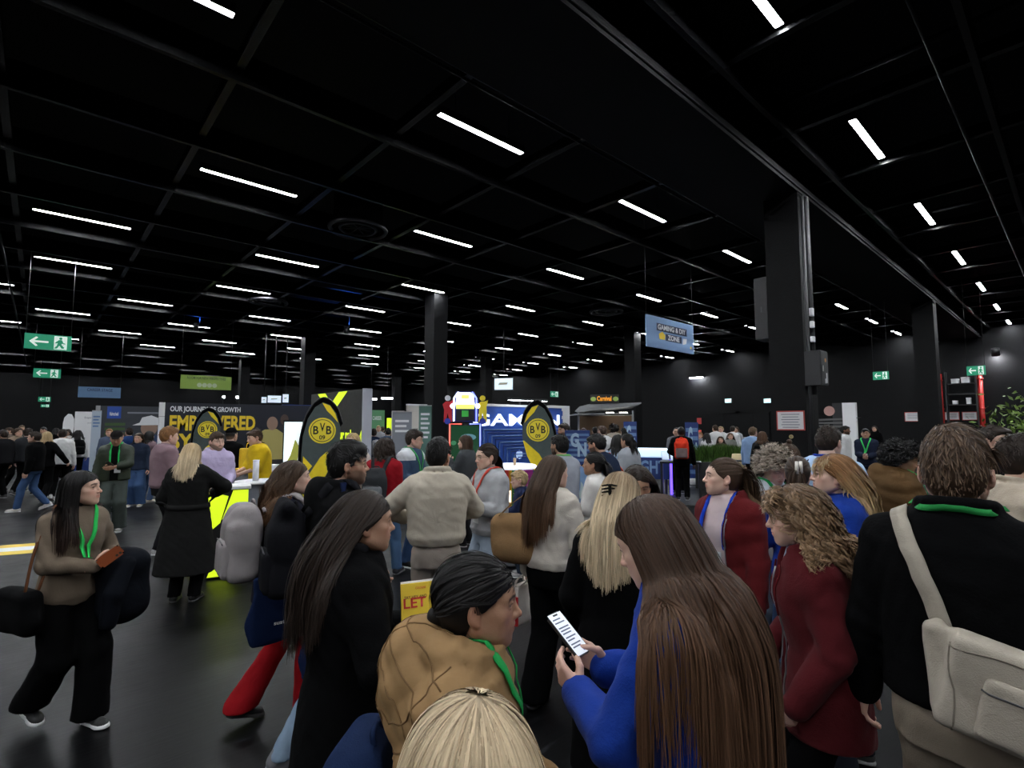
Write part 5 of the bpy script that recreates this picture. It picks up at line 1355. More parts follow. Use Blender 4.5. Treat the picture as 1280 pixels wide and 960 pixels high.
# green jacket, cap
p = person('person in a black cap and dark green jacket looking down at a phone', 145, 9.4, 1.80, phi=172, fem=False, skin='mid', head=(0, -24, 0), L=(-.02, .3, 1.1), R=(.27, .06, .85), le=(-.9, -.3, -.6), feet=((-.1, .0, 0, 0), (.12, .1, 0, 0)), top=tops((.016, .024, .013), 'shell', rough=.55, name='jacket', ease=.045, open=(.06, .06), hem=.86, collar='stand'), inner=tops((.005, .005, .005), ease=.012, name='shirt', sleeve=0, collar='crew'), legs=dict(col=(.05, .06, .055), kind='wide'), shoe=dict(col=(.25, .25, .22), sole=.4), hair=dict(style='crop', col='black'))
cap(p, (.012, .011, .011)); lanyard(p, (.03, .42, .1), 1.12, .03)
phone(p, 'black phone held by the person in the dark green jacket', (.03, .37, 1.16), (.4, .6, .5), (0, -.5, .8), lit=False)
# ------------------------------------------------------------------ stands, signs and furniture
def facing(px): return YAW - PI / 2 - azim(px, 1)
def t_along_x(px, A):
    """distance along the hall's X axis from point A to where that line is seen at column px"""
    Da, Ra = A.x * CY + A.y * SY, A.x * SY - A.y * CY; q = (px - 640.0) / FPX
    return (q * Da - Ra) / (SY - q * CY)
def t_along_y(px, A):
    Da, Ra = A.x * CY + A.y * SY, A.x * SY - A.y * CY; q = (px - 640.0) / FPX
    return (q * Da - Ra) / (-CY - q * SY)
def zat(py, D): return CAMZ + (530 - py) / 650.0 * D
TR = Matrix.Translation
M_NAVYP = mat('dark navy print', (.012, .014, .024), .45)
M_YELP = mat('yellow lettering', (.8, .56, .03), .5)
M_NEON = mat('backlit neon yellow', (.6, .75, .02), .5, emit=.75, ecol=(.75, 1, .02))
M_NEONP = mat('neon yellow print', (.72, .9, .03), .5)
M_LETW = mat('white lettering', (.7, .71, .74), .5)
M_BLUE = mat('royal blue print', (.02, .075, .36), .45)
M_BLUE2 = mat('dark blue print', (.012, .035, .16), .45)
M_LBLUE = mat('light blue print', (.11, .2, .4), .5)
M_PBLUE = mat('pale blue banner', (.2, .33, .56), .6)
M_GREENP = mat('green print', (.1, .28, .14), .5)
M_LIME = mat('lime banner', (.2, .3, .05), .6)
M_WIRE = mat('steel wire', (.1, .1, .1), .4, .8)
M_CHROME = mat('brushed aluminium', (.55, .55, .55), .3, .9)
M_SKINP = mat('printed skin tone', (.3, .19, .14), .5)
M_GREYP = mat('grey fabric panel', (.2, .215, .25), .6)
def flat(name, pts, m, parent, y=-.003, M=None, th=.003):
    """thin flat shape with the outline pts in the x-z plane"""
    o = prism(name, pts, y - th, y, m, parent)
    if M is not None: o.data.transform(M)
    return o
def circ(cx, cz, r, n=24, a0=0., a1=2 * PI, ry=None):
    return [(cx + r * math.cos(a0 + (a1 - a0) * i / n), cz + (ry or r) * math.sin(a0 + (a1 - a0) * i / n)) for i in range(n)]

# dark wall with yellow lettering
A = stand(204, 15.0); W = empty('exhibition_wall', A, 0, 'dark exhibition wall with white OUR JOURNEY OF GROWTH and yellow EMPOWERED BY lettering', 'display wall')
Lw = t_along_x(420, A)
pn = box('panel', 0, Lw, 0, .12, 0, 2.52, M_NAVYP, W)
for k in range(2): box('end_panel', -.13, 0, 0, .12, [0, 2.12][k], [2.11, 2.52][k], M_WHITE, W)
tx0, tx1, tx2 = t_along_x(213, A), t_along_x(301, A), t_along_x(320, A)
text('lettering', 'OUR JOURNEY OF GROWTH', .2, M_LETW, W, TR((tx0, 0, 2.22)), tx1 - tx0, .03)
text('lettering', 'EMPOWERED', .46, M_YELP, W, TR((tx0, 0, 1.7)), tx2 - tx0, .035)
text('lettering', 'BY', .46, M_YELP, W, TR((tx0, 0, 1.16)), .62, .035)
box('stripe', tx0, Lw * .6, -.006, -.001, 1.0, 1.04, M_YELP, W)
xa = t_along_x(342, A); YS = mat('printed pale yellow shirt', (.42, .36, .12), .5); KD = mat('printed dark figure', (.022, .02, .022), .5)
xb = t_along_x(357, A)
flat('printed_figure', [(xb - .4, .6), (xb - .38, 1.35), (xb - .3, 1.72), (xb - .12, 1.86), (xb + .1, 1.86), (xb + .3, 1.7), (xb + .38, 1.3), (xb + .4, .6)], KD, W, -.002)
flat('printed_face', circ(xb - .02, 2.04, .13, 20, ry=.18), mat('printed dark skin', (.09, .055, .045), .5), W, -.004)
flat('printed_figure', [(xa - .55, .75), (xa - .62, 1.15), (xa - .52, 1.55), (xa - .25, 1.72), (xa + .12, 1.74), (xa + .4, 1.55), (xa + .52, 1.2), (xa + .4, .75)], YS, W, -.006)
flat('printed_face', circ(xa - .02, 1.92, .17, 20, ry=.22), M_SKINP, W, -.01)
for px_ in (279, 296):     # small spotlights clamped on the wall's top edge
    lx = t_along_x(px_, A); sp = empty('clip_spotlight', A + Vector((lx, .06, 2.53)), 0, 'small bright clip spotlight on top of the dark lettered wall, %s' % ('left one' if px_ == 279 else 'right one'), 'lamp')
    cyl('arm', (0, 0, 0), (0, 0, .16), .012, M_BLACK, sp, n=8); cyl('head', (0, .05, .16), (0, -.09, .2), .05, M_BLACK, sp, n=14)
    cyl('bulb', (0, -.09, .2), (0, -.1, .203), .04, mat('lit bulb', (1, 1, 1), .4, emit=25, ecol=(.9, .95, 1)), sp, n=14)
# neighbour wall on the left
A = stand(123, 18.5); W2 = empty('exhibition_wall', A, 0, 'exhibition wall with a blue name plate and a printed figure in a white cap', 'display wall')
L2 = t_along_x(215, A); box('panel', 0, L2, 0, .12, 0, 2.55, mat('dark photo print', (.035, .04, .05), .45), W2); box('end_post', -.12, 0, -.03, .13, 0, 2.55, M_CHROME, W2)
box('name_plate', .2, t_along_x(152, A), -.012, -.001, 2.1, 2.53, M_BLUE, W2); text('lettering', 'Hahnscheid', .13, M_LETW, W2, TR((.27, -.013, 2.2)), t_along_x(150, A) - .3, .02)
for k in range(3): box('green_stripe', .15, t_along_x(158, A), -.006, -.001, 1.5 + .17 * k, 1.6 + .17 * k, mat('dim green print', (.05, .1, .03), .5), W2)
xc = t_along_x(192, A); flat('printed_figure', [(xc - .9, .5), (xc - .8, 1.1), (xc - .3, 1.45), (xc + .1, 1.5), (xc + .7, 1.2), (xc + .8, .5)], mat('printed blue top', (.02, .045, .12), .5), W2, -.003)
flat('printed_face', circ(xc - .1, 1.75, .26, 20, ry=.3), M_SKINP, W2, -.006); flat('printed_cap', [(xc - .62, 1.85), (xc - .4, 1.95), (xc - .33, 2.14), (xc - .05, 2.22), (xc + .22, 2.1), (xc + .28, 1.86)], M_LETW, W2, -.01)
box('streak', t_along_x(160, A), t_along_x(200, A), -.005, -.001, 2.28, 2.34, M_GREYP, W2); box('blue_panel', .1, .75, -.02, -.001, .4, 1.35, M_LBLUE, W2); text('lettering', '"', .2, M_LETW, W2, TR((.3, -.02, 1.0)), .2, .05)
# black panel with the big neon letter
A = stand(452, 12.5); W3 = empty('exhibition_wall', A, 0, 'tall black panel with a big neon yellow letter Y and white edge', 'display wall')
box('panel', 0, .22, .02, 3.2, 0, 2.74, mat('black fabric print', (.006, .007, .006), .5), W3, .004); box('edge_panel', 0, .24, -.02, .02, 0, 2.76, mat('light grey frame', (.42, .43, .48), .5), W3)
RY = Matrix.Rotation(-PI / 2, 4, 'Z')
def ty(px_): return -t_along_y(px_, A)
text('big_letter', 'Y', .95, M_NEON, W3, TR((0, t_along_y(397, A), 1.78)) @ RY, t_along_y(397, A) - t_along_y(434, A), .03)
text('lettering', 'Your role', .26, M_NEON, W3, TR((0, t_along_y(418, A), 1.5)) @ RY, t_along_y(418, A) - t_along_y(443, A), .05); text('lettering', 'in our team', .2, M_NEON, W3, TR((0, t_along_y(418, A), 1.2)) @ RY, t_along_y(418, A) - t_along_y(440, A), .05)
o = flat('neon_shape', [(-.28, 0), (-.03, 0), (-.03, 1.75), (-.12, 1.6), (-.3, .8)], M_NEON, W3, -.003, RY)

# feather flags
def feather_flag(px, D, label, mirror=False, sc=1.):
    T = empty('feather_flag', stand(px, D), facing(px), label, 'flag', 'yellow and grey feather flags'); k = (-1 if mirror else 1)
    dark = cloth((.075, .095, .095), 'weave', .7); yel = cloth((.88, .66, .04), 'weave', .7)
    out = [(0, .42), (0, 1.45), (.02, 1.75), (.09, 2.03), (.2, 2.22), (.32, 2.3), (.43, 2.26), (.54, 2.12), (.61, 1.9), (.61, 1.66), (.52, 1.36), (.32, .96), (.12, .58)]
    c = (.3, 1.6)
    inn = [(x * .9 + .3 * .1 + (0.004 if x < .01 else 0), z if z < 1.3 else 1.3 + (z - 1.3) * .93) for x, z in out]
    X = lambda pts: [(k * (x - .3) * sc, z * sc) for x, z in pts]
    flat('border', X(out[:9] + [(inn[8][0], inn[8][1])] + [(a, b) for a, b in inn[7::-1]]), cloth(BK, 'weave'), T, 0, th=.006)
    flat('flag_cloth', X(inn), dark, T, .002, th=.004)
    flat('yellow_band', X([(.05, .62), (.07, 1.02), (.3, 1.4), (.55, 1.62), (.572, 1.62), (.5, 1.36), (.31, .98), (.13, .64)]), yel, T, -.003, th=.003)
    flat('yellow_corner', X([(.31, 2.22), (.42, 2.18), (.5, 2.06), (.545, 1.92), (.46, 2.02), (.38, 2.1)]), yel, T, -.003, th=.003)
    flat('yellow_wedge', X([(.06, 1.12), (.06, 1.42), (.19, 1.27)]), yel, T, -.003, th=.003)
    e = flat('emblem', X(circ(.32, 1.8, .195)), mat('emblem yellow', (.85, .68, .04), .5), T, -.004, th=.003)
    bkm = mat('emblem black', (.008, .008, .008), .5)
    V, Q = tube_path(np.array([(x, -.008, z) for x, z in X(circ(.32, 1.8, .165, 32))]), .005, 6, closed=True, up=(0, 1, 0)); mesh_obj('ring', [(V, Q)], bkm, e)
    ex = k * .02 * sc
    for ch, dx, dz in (('B', -.092, -.01), ('V', 0, .035), ('B', .092, -.01)): text('letter', ch, .125 * sc, bkm, e, TR((ex + dx * sc, -.008, (1.755 + dz) * sc)), .075 * sc, .02, .002, 'CENTER')
    text('letter', '09', .065 * sc, bkm, e, TR((ex, -.008, 1.665 * sc)), .085 * sc, .02, .002, 'CENTER')
    P = smooth_path([(x, .012, z) for x, z in [(k * (-.3) * sc, 0)] + X(out[0:9])], 4); V, Q = tube_path(P, .012, 6, up=(0, 1, 0)); mesh_obj('pole', [(V, Q)], M_BLACK, T)
    box('base_plate', k * -.3 - .22, k * -.3 + .22, -.2, .22, 0, .03, M_BLACK, T, .01)
feather_flag(400, 7.9, 'large yellow and grey feather flag with round emblem beside the black panel', sc=1.0)
feather_flag(257, 11.8, 'smaller feather flag with round emblem in front of the dark lettered wall', sc=.985)
feather_flag(674, 8.8, 'feather flag with round emblem in front of the blue gaming backdrop', True, 1.0)

# high tables and counter of the yellow stand
def high_table(px, D, label, r=.3, h=1.1, col=None):
    T = empty('high_table', stand(px, D, 1.1), 0, label, 'table')
    lathe('table_top', [(0, h - .03), (r - .01, h - .03), (r, h - .015), (r - .01, h), (0, h)], M_WHITE, T, 28)
    lathe('column', [(.0, .03), (.045, .03), (.045, h - .03), (0, h - .03)] if col is None else [(0, .03), (.24, .03), (.15, .55), (.24, h - .03), (0, h - .03)], M_GREYP if col is None else col, T, 20)
    lathe('foot', [(0, 0), (.25, 0), (.25, .015), (.05, .03), (0, .03)], M_CHROME, T, 24)
    return T
high_table(323, 7.3, 'round white high table nearest the grey backpack', .3, 1.12, M_GREYP); high_table(306, 9.1, 'round white high table with yellow leaflets', .3, 1.12, M_GREYP)
high_table(300, 12.0, 'white high table in front of the dark lettered wall', .35, 1.1)
def stool(px, D, label):
    T = empty('bar_stool', stand(px, D), facing(px) + 2.6, label, 'stool')
    B = Fld((-.26, -.26, .7), (.26, .26, 1.1), .02); B.rbox((0, 0, .76), (.2, .19, .03), .025); B.rbox((0, .17, .9), (.19, .025, .14), .022); V, Q = B.mesh(1); mesh_obj('seat', [(V, Q)], M_WHITE, T)
    for a in range(4): cyl('leg', (.1 * math.cos(a * PI / 2 + .78), .1 * math.sin(a * PI / 2 + .78), .73), (.22 * math.cos(a * PI / 2 + .78), .22 * math.sin(a * PI / 2 + .78), 0), .012, M_CHROME, T, n=8)
stool(302, 10.4, 'white bar stool by the dark lettered wall'); stool(347, 11.5, 'white bar stool behind the yellow football shirt')
C = empty('promotion_counter', stand(287, 6.6), facing(287), 'promotion counter with neon yellow and black front', 'counter')
box('body', -.22, .22, 0, .3, .02, 1.08, mat('counter grey', (.12, .12, .13), .5), C); box('worktop', -.25, .25, -.03, .33, 1.08, 1.12, M_WHITE, C, .006)
flat('black_front', [(-.22, .03), (.22, .03), (.22, 1.07), (-.22, 1.07)], M_BLACK, C, -.001); flat('neon_shape', [(-.06, .72), (.22, .62), (.22, 1.07), (.05, 1.07)], M_NEON, C, -.005); flat('neon_shape', [(-.22, .55), (-.08, .68), (.0, 1.0), (-.22, 1.07)], M_NEON, C, -.005); flat('neon_shape', [(-.2, .03), (.0, .03), (.16, .3), (-.06, .42)], M_NEON, C, -.005)
o = empty('paper_cup', stand(320, 7.25, 1.3) + Vector((0, 0, 1.12)), 0, 'tall white cardboard roll standing on the nearest high table', 'roll'); lathe('body', [(0, 0), (.04, 0), (.04, .27), (.034, .275), (.034, .01)], M_WHITE, o, 16); lathe('rim', [(.034, .27), (.043, .27), (.043, .285), (.034, .285), (.034, .27)], M_WHITE, o, 16)
o = empty('leaflet_stack', stand(296, 9.0, 1.1) + Vector((0, 0, 1.12)), .4, 'yellow leaflets on the farther high table', 'leaflets')
for i in range(5): box('leaflet', -.1 + .01 * i, .1 + .012 * i, -.15, .14 - .01 * i, .004 * i, .004 * i + .003, M_YEL, o)
o = empty('yellow_bag', stand(313, 9.1) + Vector((0, 0, .325)), facing(313), 'yellow carrier bag standing on the farther high table', 'bag'); B = Fld((-.25, -.15, .7), (.25, .15, 1.3), .016); B.rbox((0, 0, .98), (.17, .06, .18), .02); B.folds(.006, 5, 16., 12.); V, Q = B.mesh(1); mesh_obj('bag_body', [(V, Q)], cloth((.68, .45, .02), 'shell', .5), o)
for q in (-1, 1):
    P = smooth_path([(-.07, q * .03, 1.15), (-.05, q * .03, 1.24), (.05, q * .03, 1.24), (.07, q * .03, 1.15)], 5); V, Q = tube_path(P, .006, 6, up=(0, 1, 0)); mesh_obj('handle', [(V, Q)], cloth((.68, .45, .02), 'shell', .5), o)
# lit poster display in the stand
o = empty('poster_display', stand(366, 13.2), facing(366), 'lit white poster display beside the large feather flag', 'display'); box('frame', -.24, .24, 0, .08, .3, 2.0, M_BLACK, o); sc_ = box('screen', -.21, .21, -.01, -.001, .5, 1.95, mat('lit poster', (.8, .85, .85), .4, emit=.9, ecol=(.8, .95, 1)), o)
flat('printed_shape', [(-.2, -.4), (-.05, -.1), (.05, .3), (.15, .1), (.1, -.4)], mat('poster yellow', (.6, .6, .1), .5), sc_, -.008); box('foot', -.25, .25, -.15, .2, 0, .03, M_BLACK, o); box('stem', -.04, .04, .01, .06, .03, .3, M_BLACK, o)

# arcade machine
A_ = stand(581, 9.3); T = empty('arcade_machine', A_, facing(581), 'tall arcade machine with glowing marquee, big screen and red and blue light strips', 'arcade machine')
kb = mat('arcade black', (.01, .01, .013), .4)
prism('cabinet', [(-.3, 0), (.3, 0), (.3, 1.92), (-.3, 1.92)], .02, .7, kb, T, .01)
MS = mat('game screen', (.01, .03, .015), .2, emit=.06, ecol=(.1, .6, .25)); s_ = box('screen', -.245, .245, -.001, .018, 1.06, 1.87, MS, T)
for i, (a, b, c_, d_) in enumerate([(-.2, .1, .05, .04), (.06, .2, .14, .06), (-.12, -.25, .1, .03), (.1, -.1, .08, .1)]): flat('screen_shape', circ(a, b, c_, 12, ry=d_), mat('screen glow %d' % (i % 2), [(.05, .2, .1), (.1, .25, .3)][i % 2], .4, emit=.12, ecol=[(.1, .7, .3), (.3, .7, .9)][i % 2]), s_, -.012)
MR, MB_ = mat('red light strip', (.9, .2, .15), .4, emit=1.6, ecol=(1, .12, .08)), mat('blue light strip', (.3, .35, 1), .4, emit=2., ecol=(.2, .25, 1))
def strip(name, pts, m, parent, r=.012):
    V, Q = tube_path(np.array([(x, -.015, z) for x, z in pts]), r, 6, up=(0, 1, 0)); return mesh_obj(name, [(V, Q)], m, parent)
strip('light_strip', [(-.06, 1.9), (-.27, 1.9), (-.27, 1.1), (-.12, 1.04), (-.15, .7)], MR, T); strip('light_strip', [(.08, 1.9), (.27, 1.9), (.27, 1.1)], MB_, T); strip('light_strip', [(-.08, 1.04), (-.1, .7)], MR, T)
mq = prism('marquee', [(-.24, 1.94), (.24, 1.94), (.24, 2.3), (.16, 2.48), (-.16, 2.48), (-.24, 2.3)], .0, .4, mat('marquee blue', (.02, .03, .2), .4), T, .01)
MW = mat('marquee light', (1, 1, 1), .4, emit=3., ecol=(.75, .8, 1))
flat('lit_sign', [(-.17, 2.24), (.17, 2.24), (.15, 2.4), (.1, 2.46), (-.1, 2.46), (-.15, 2.4)], MW, mq); flat('sign_name', [(-.16, 2.17), (.16, 2.17), (.16, 2.25), (-.16, 2.25)], mat('sign yellow', (.7, .75, .1), .4, emit=.9, ecol=(.9, 1, .2)), mq, -.008); flat('sign_name', [(-.07, 2.35), (.07, 2.35), (.07, 2.42), (-.07, 2.42)], mat('sign yellow', (.7, .75, .1), .4), mq, -.008)
flat('sign_window', [(-.16, 1.96), (.16, 1.96), (.16, 2.15), (-.16, 2.15)], kb, mq, -.004); flat('sign_picture', [(-.06, 2.03), (.06, 2.03), (.06, 2.14), (-.06, 2.14)], mat('picture green', (.03, .3, .05), .4, emit=.15, ecol=(.1, .8, .1)), mq, -.008)
for q in (-1, 1):
    strip('light_strip', [(q * .2, 1.95), (q * .2, 2.36), (q * .12, 2.47)], MB_ if q > 0 else MW, mq, .014)
    fx = q * .31; fc = [mat('figure red', (.5, .02, .03), .4), mat('figure yellow', (.75, .6, .03), .4)][q > 0]
    flat('side_figure', [(fx - .07, 1.93), (fx - .02, 1.95), (fx, 2.1), (fx + .03, 1.95), (fx + .08, 1.93), (fx + .07, 2.2), (fx + .1, 2.33), (fx + .03, 2.3), (fx - .03, 2.3), (fx - .09, 2.25), (fx - .06, 2.15)], fc, mq, -.005, th=.03)
    flat('side_figure_head', circ(fx, 2.36, .05, 14), mat('figure white', (.7, .7, .75), .4) if q < 0 else fc, mq, -.005, th=.03); flat('side_figure_boot', circ(fx - .0, 1.95, .055, 12), mat('figure blue', (.03, .05, .4), .4), mq, -.02, th=.02); flat('side_lamp', circ(fx - q * .09, 2.22, .045, 12), MW, mq, -.03, th=.02)
prism('control_panel', [(-.3, .82), (.3, .82), (.28, .95), (-.28, .95)], -.2, .02, mat('arcade red', (.3, .03, .03), .4), T, .01)
# round multi-player game console
T = empty('game_console', stand(640, 7.4), facing(640) + .25, 'colourful multi-player game console with glowing white top', 'game console')
MWG = mat('glowing white top', (.9, .9, 1), .3, emit=.9, ecol=(.8, .85, 1))
lathe('glowing_top', [(0, 1.28), (.33, 1.28), (.36, 1.3), (.33, 1.33), (0, 1.33)], MWG, T, 28)
cols_ = [(.45, .03, .02), (.6, .2, .02), (.65, .42, .02), (.04, .22, .05), (.02, .05, .3), (.3, .02, .2)]
for i in range(6):
    a0, a1 = -PI + i * PI / 5.2, -PI + (i + 1) * PI / 5.2 - .03
    pts = [(r_ * math.cos(a), r_ * math.sin(a)) for r_, a in ((.3, a0), (.3, (a0 + a1) / 2), (.3, a1), (.05, a1), (.05, a0))]
    o = prism('side_panel', pts, 0, 1.26, mat('console colour %d' % i, cols_[i], .4), T, .006); o.data.transform(Matrix.Rotation(PI / 2, 4, 'X')); o.data.transform(Matrix.Scale(1, 4)); 
    o.data.update()
for o in [c for c in T.children if c.name.startswith('side_panel')]:
    zs_ = [v.co.z for v in o.data.vertices]
    if min(zs_) < -.1: o.data.transform(TR((0, 0, 1.26)))
text('number', '10', .16, mat('lit number', (1, .8, .6), .4, emit=2, ecol=(1, .8, .6)), T, TR((-.12, -.31, .85)), .15, .03)
cyl('joystick', (0, -.15, 1.33), (0, -.15, 1.43), .02, mat('joystick tan', (.5, .35, .2), .4), T, n=10); lathe('base', [(0, 0), (.36, 0), (.36, .04), (0, .04)], kb, T)

# gaming backdrop
A = stand(602, 11.0); T = empty('gaming_backdrop', A, 0, 'blue backdrop with glowing white GAME-NIGHT letters and nested frames', 'display wall'); Lb = t_along_x(702, A)
box('panel', 0, Lb, 0, .1, 0, 2.28, M_BLUE, T); box('top_band', 0, Lb, -.02, .1, 2.28, 2.33, M_WHITE, T)
ML = mat('glowing letter', (.9, .95, 1), .4, emit=1.5, ecol=(.75, .88, 1))
text('letters', 'GAME-N', .26, ML, T, TR((t_along_x(589, A), -.03, 1.86)), t_along_x(698, A) - t_along_x(589, A), .02); 
for k in range(10):
    fr = 1 - .088 * k; cx_, cz_ = Lb * .52, 1.0; w2, h2 = Lb * .5 * fr, .78 * fr
    pts = np.array([(cx_ - w2, -.012, cz_ - h2), (cx_ + w2, -.012, cz_ - h2), (cx_ + w2, -.012, cz_ + h2), (cx_ - w2, -.012, cz_ + h2)])
    V, Q = tube_path(pts, .014, 4, closed=True, up=(0, 1, 0)); mesh_obj('nested_frame', [(V, Q)], M_LBLUE if k % 2 == 0 else M_BLUE2, T, False)
for dx in (-.22, .22): flat('light_spot', circ(Lb * .52 + dx, 1.22, .1, 16), mat('backlit spot', (.5, .6, .9), .4, emit=.5, ecol=(.4, .6, 1)), T, -.006)
lb = empty('lamp_bar', A + Vector((Lb * .45, -.25, 2.42)), 0, 'small lamp bar over the glowing letters of the blue backdrop', 'lamp'); box('housing', -.6, .6, -.03, .03, 0, .05, M_BLACK, lb); box('tube', -.58, .58, -.02, .02, -.012, -.001, mat('lamp bar light', (1, 1, 1), .4, emit=22, ecol=(.85, .93, 1)), lb); box('bracket', -.02, .02, .03, .3, .0, .03, M_BLACK, lb); box('bracket_foot', -.02, .02, .26, .3, -.09, .0, M_BLACK, lb)
A2 = stand(688, 12.6); T = empty('exhibition_wall', A2, 0, 'white wall with blue bars right of the gaming backdrop', 'display wall'); L3 = t_along_x(712, A2); box('panel', 0, L3, 0, .1, 0, 2.35, M_WHITE, T)
for k in range(4): box('blue_bar', .05, L3 * .6, -.02, -.001, 1.5 + .2 * k, 1.62 + .2 * k, M_BLUE, T)
def gn_sign(px, D, z0_, z1_, w, label):
    T = empty('sign_panel', stand(px, D), facing(px), label, 'sign'); h = z1_ - z0_
    box('panel', -w / 2, w / 2, 0, .05, z0_, z1_, M_BLUE2, T, .006)
    for k in range(6): box('stripe', -w / 2 + .02, w / 2 - .02, -.008, -.001, z0_ + h * (.08 + .15 * k), z0_ + h * (.15 + .15 * k), M_LBLUE, T)
    text('letter', 'G', h * .42, mat('pale blue letter', (.35, .48, .62), .5), T, TR((-w * .28, -.02, z0_ + h * .5)), w * .34, .05); text('letter', 'N', h * .42, mat('pale blue letter', (.35, .48, .62), .5), T, TR((.0, -.025, z0_ + h * .22)), w * .36, .05)
    for q in (-1, 1): box('leg', q * w * .4 - .02, q * w * .4 + .02, .0, .04, 0, z0_, M_BLACK, T)
    box('foot_plate', -w * .5, w * .5, -.2, .25, 0, .02, M_BLACK, T)
    return T
g = gn_sign(722, 9.2, 1.2, 1.79, .44, 'blue striped sign with letters GN by the white shirt person'); box('lower_panel', -.22, .22, 0, .05, .5, 1.16, M_PBLUE, g)
for i in range(5): flat('crystal', [(-.18 + .07 * i, .6), (-.1 + .07 * i, .62), (-.12 + .07 * i, .85), (-.16 + .07 * i, .9)], mat('crystal print', (.5, .6, .6), .4), g, -.004)
gn_sign(788, 17., .5, 1.98, .42, 'blue GN banner stand beside the black column'); gn_sign(865, 16.5, .2, 1.95, .4, 'blue GN banner stand behind the red backpack')
# lit counter
T = empty('counter', stand(808, 14.2), facing(808), 'long blue counter with NIGHT lettering and a glowing white top', 'counter'); box('front', -.58, .58, 0, .4, .42, 1.0, M_BLUE2, T); box('glowing_top', -.56, .56, .02, .38, 1.0, 1.24, mat('glowing counter top', (.75, .9, 1), .3, emit=.8, ecol=(.6, .85, 1)), T, .04, 3)
text('letters', 'NIGHT', .36, M_PBLUE, T, TR((-.5, -.01, .56)), 1.0, .03); 
for q in (-1, 1): box('leg', q * .5 - .03, q * .5 + .03, .1, .16, 0, .42, M_BLACK, T)
box('light_leg', .6, .66, .0, .06, .02, .95, mat('blue violet light', (.2, .1, 1), .4, emit=3., ecol=(.12, .06, 1)), T)
# desk with white displays and platform
T = empty('demo_desk', stand(850, 13.2), facing(850), 'black demo desk with white tilted displays behind the red backpack', 'desk'); box('desk_top', -.5, .5, 0, .5, .9, .95, M_BLACK, T, .005)
for sx in (-1, 1): box('side', sx * .46 - .03, sx * .46 + .03, .02, .48, 0, .9, M_BLACK, T)
for i in range(3):
    o = box('display', -.46 + .22 * i, -.28 + .22 * i, .1, .13, .96, 1.22, mat('white device', (.7, .72, .78), .35), T, .006); o.rotation_euler = (-.5, 0, .25 - .2 * i); box('display_screen', -.08, .08, -.022, -.016, -.11, .11, mat('device glow', (.6, .7, .9), .4, emit=.6, ecol=(.6, .75, 1)), o)
box('floor_platform', -.75, .75, -1.1, .6, 0, .05, M_BLACK, T, .01)
# planter
T = empty('planter', stand(898, 15.5), facing(898), 'long black planter box filled with green grass-like plants', 'planter'); box('trough', -.66, .66, -.18, .18, 0, .78, mat('planter black', (.012, .012, .012), .5), T, .01)
rr_ = np.random.RandomState(5); n_ = 1500; bx, by = rr_.uniform(-.64, .64, n_), rr_.uniform(-.16, .16, n_); hh_ = rr_.uniform(.25, .55, n_); ax_, ay_ = rr_.normal(0, .09, n_), rr_.normal(0, .07, n_)
V = np.stack([np.stack([bx - .008, by, np.full(n_, .76)], 1), np.stack([bx + .008, by, np.full(n_, .76)], 1), np.stack([bx + ax_ * .5 + .009, by + ay_ * .5, .76 + hh_ * .6], 1), np.stack([bx + ax_ * .5 - .009, by + ay_ * .5, .76 + hh_ * .6], 1), np.stack([bx + ax_ * 1.3 + .002, by + ay_ * 1.3, .76 + hh_], 1), np.stack([bx + ax_ * 1.3 - .002, by + ay_ * 1.3, .76 + hh_], 1)], 1).reshape(-1, 3)
b6 = np.arange(n_)[:, None] * 6; Q = np.concatenate([b6 + np.array([[0, 1, 2, 3]]), b6 + np.array([[3, 2, 4, 5]])])
gc = np.repeat(np.array([(.035, .075, .012)]) * rr_.uniform(.5, 1.7, (n_, 1)), 6, 0); f_ = mesh_obj('grass_leaves', [(V, Q, gc)], attr_mat('leaf', .6, .2), T, False); f_['kind'] = 'stuff'
T = empty('round_barrel', stand(924, 14.9), 0, 'pale wooden barrel table beside the planter', 'table'); lathe('barrel', [(0, .02), (.2, .02), (.24, .4), (.24, .7), (.2, 1.05), (0, 1.05)], mat('pale wood', (.4, .32, .17), .6), T, 20)
for z_ in (.25, .85): lathe('hoop', [(.225, z_), (.248, z_), (.248, z_ + .05), (.225, z_ + .05), (.225, z_)], M_DGREY, T, 20)
# food truck
T = empty('food_truck', stand(757, 21.5), facing(757), 'silver food trailer with open hatch, curved roof and an illuminated name sign', 'food truck'); w = 1.15
prism('body', [(-w, .5), (w, .5), (w, 2.3), (-w, 2.3)], .9, 2.0, M_CHROME, T, .03); prism('counter_front', [(-w, .45), (w, .45), (w, 1.25), (-w, 1.25)], .0, .1, M_CHROME, T, .02); box('interior_back', -w + .05, w - .05, .85, .89, 1.25, 2.25, mat('warm interior', (.16, .1, .06), .7), T)
rf = prism('roof', [(-w - .1, 2.42), (-w + .1, 2.62), (-w + .5, 2.72), (w, 2.76), (w + .3, 2.78), (w + .3, 2.72), (w, 2.6), (-w, 2.38)], -.2, 2.0, M_CHROME, T, .02); prism('hatch', [(-w - .6, 2.22), (-w, 2.32), (w * .8, 2.34), (w * .8, 2.3), (-w, 2.27)], -.7, .1, M_CHROME, T)
for x_ in (-w + .04, w - .04): box('post', x_ - .03, x_ + .03, .0, .06, 1.25, 2.45, M_CHROME, T)
for x_ in (.2, .75): box('interior_lamp', x_ - .16, x_ + .16, .3, .4, 2.36, 2.39, mat('truck lamp', (1, 1, 1), .4, emit=9, ecol=(1, .95, .85)), T)
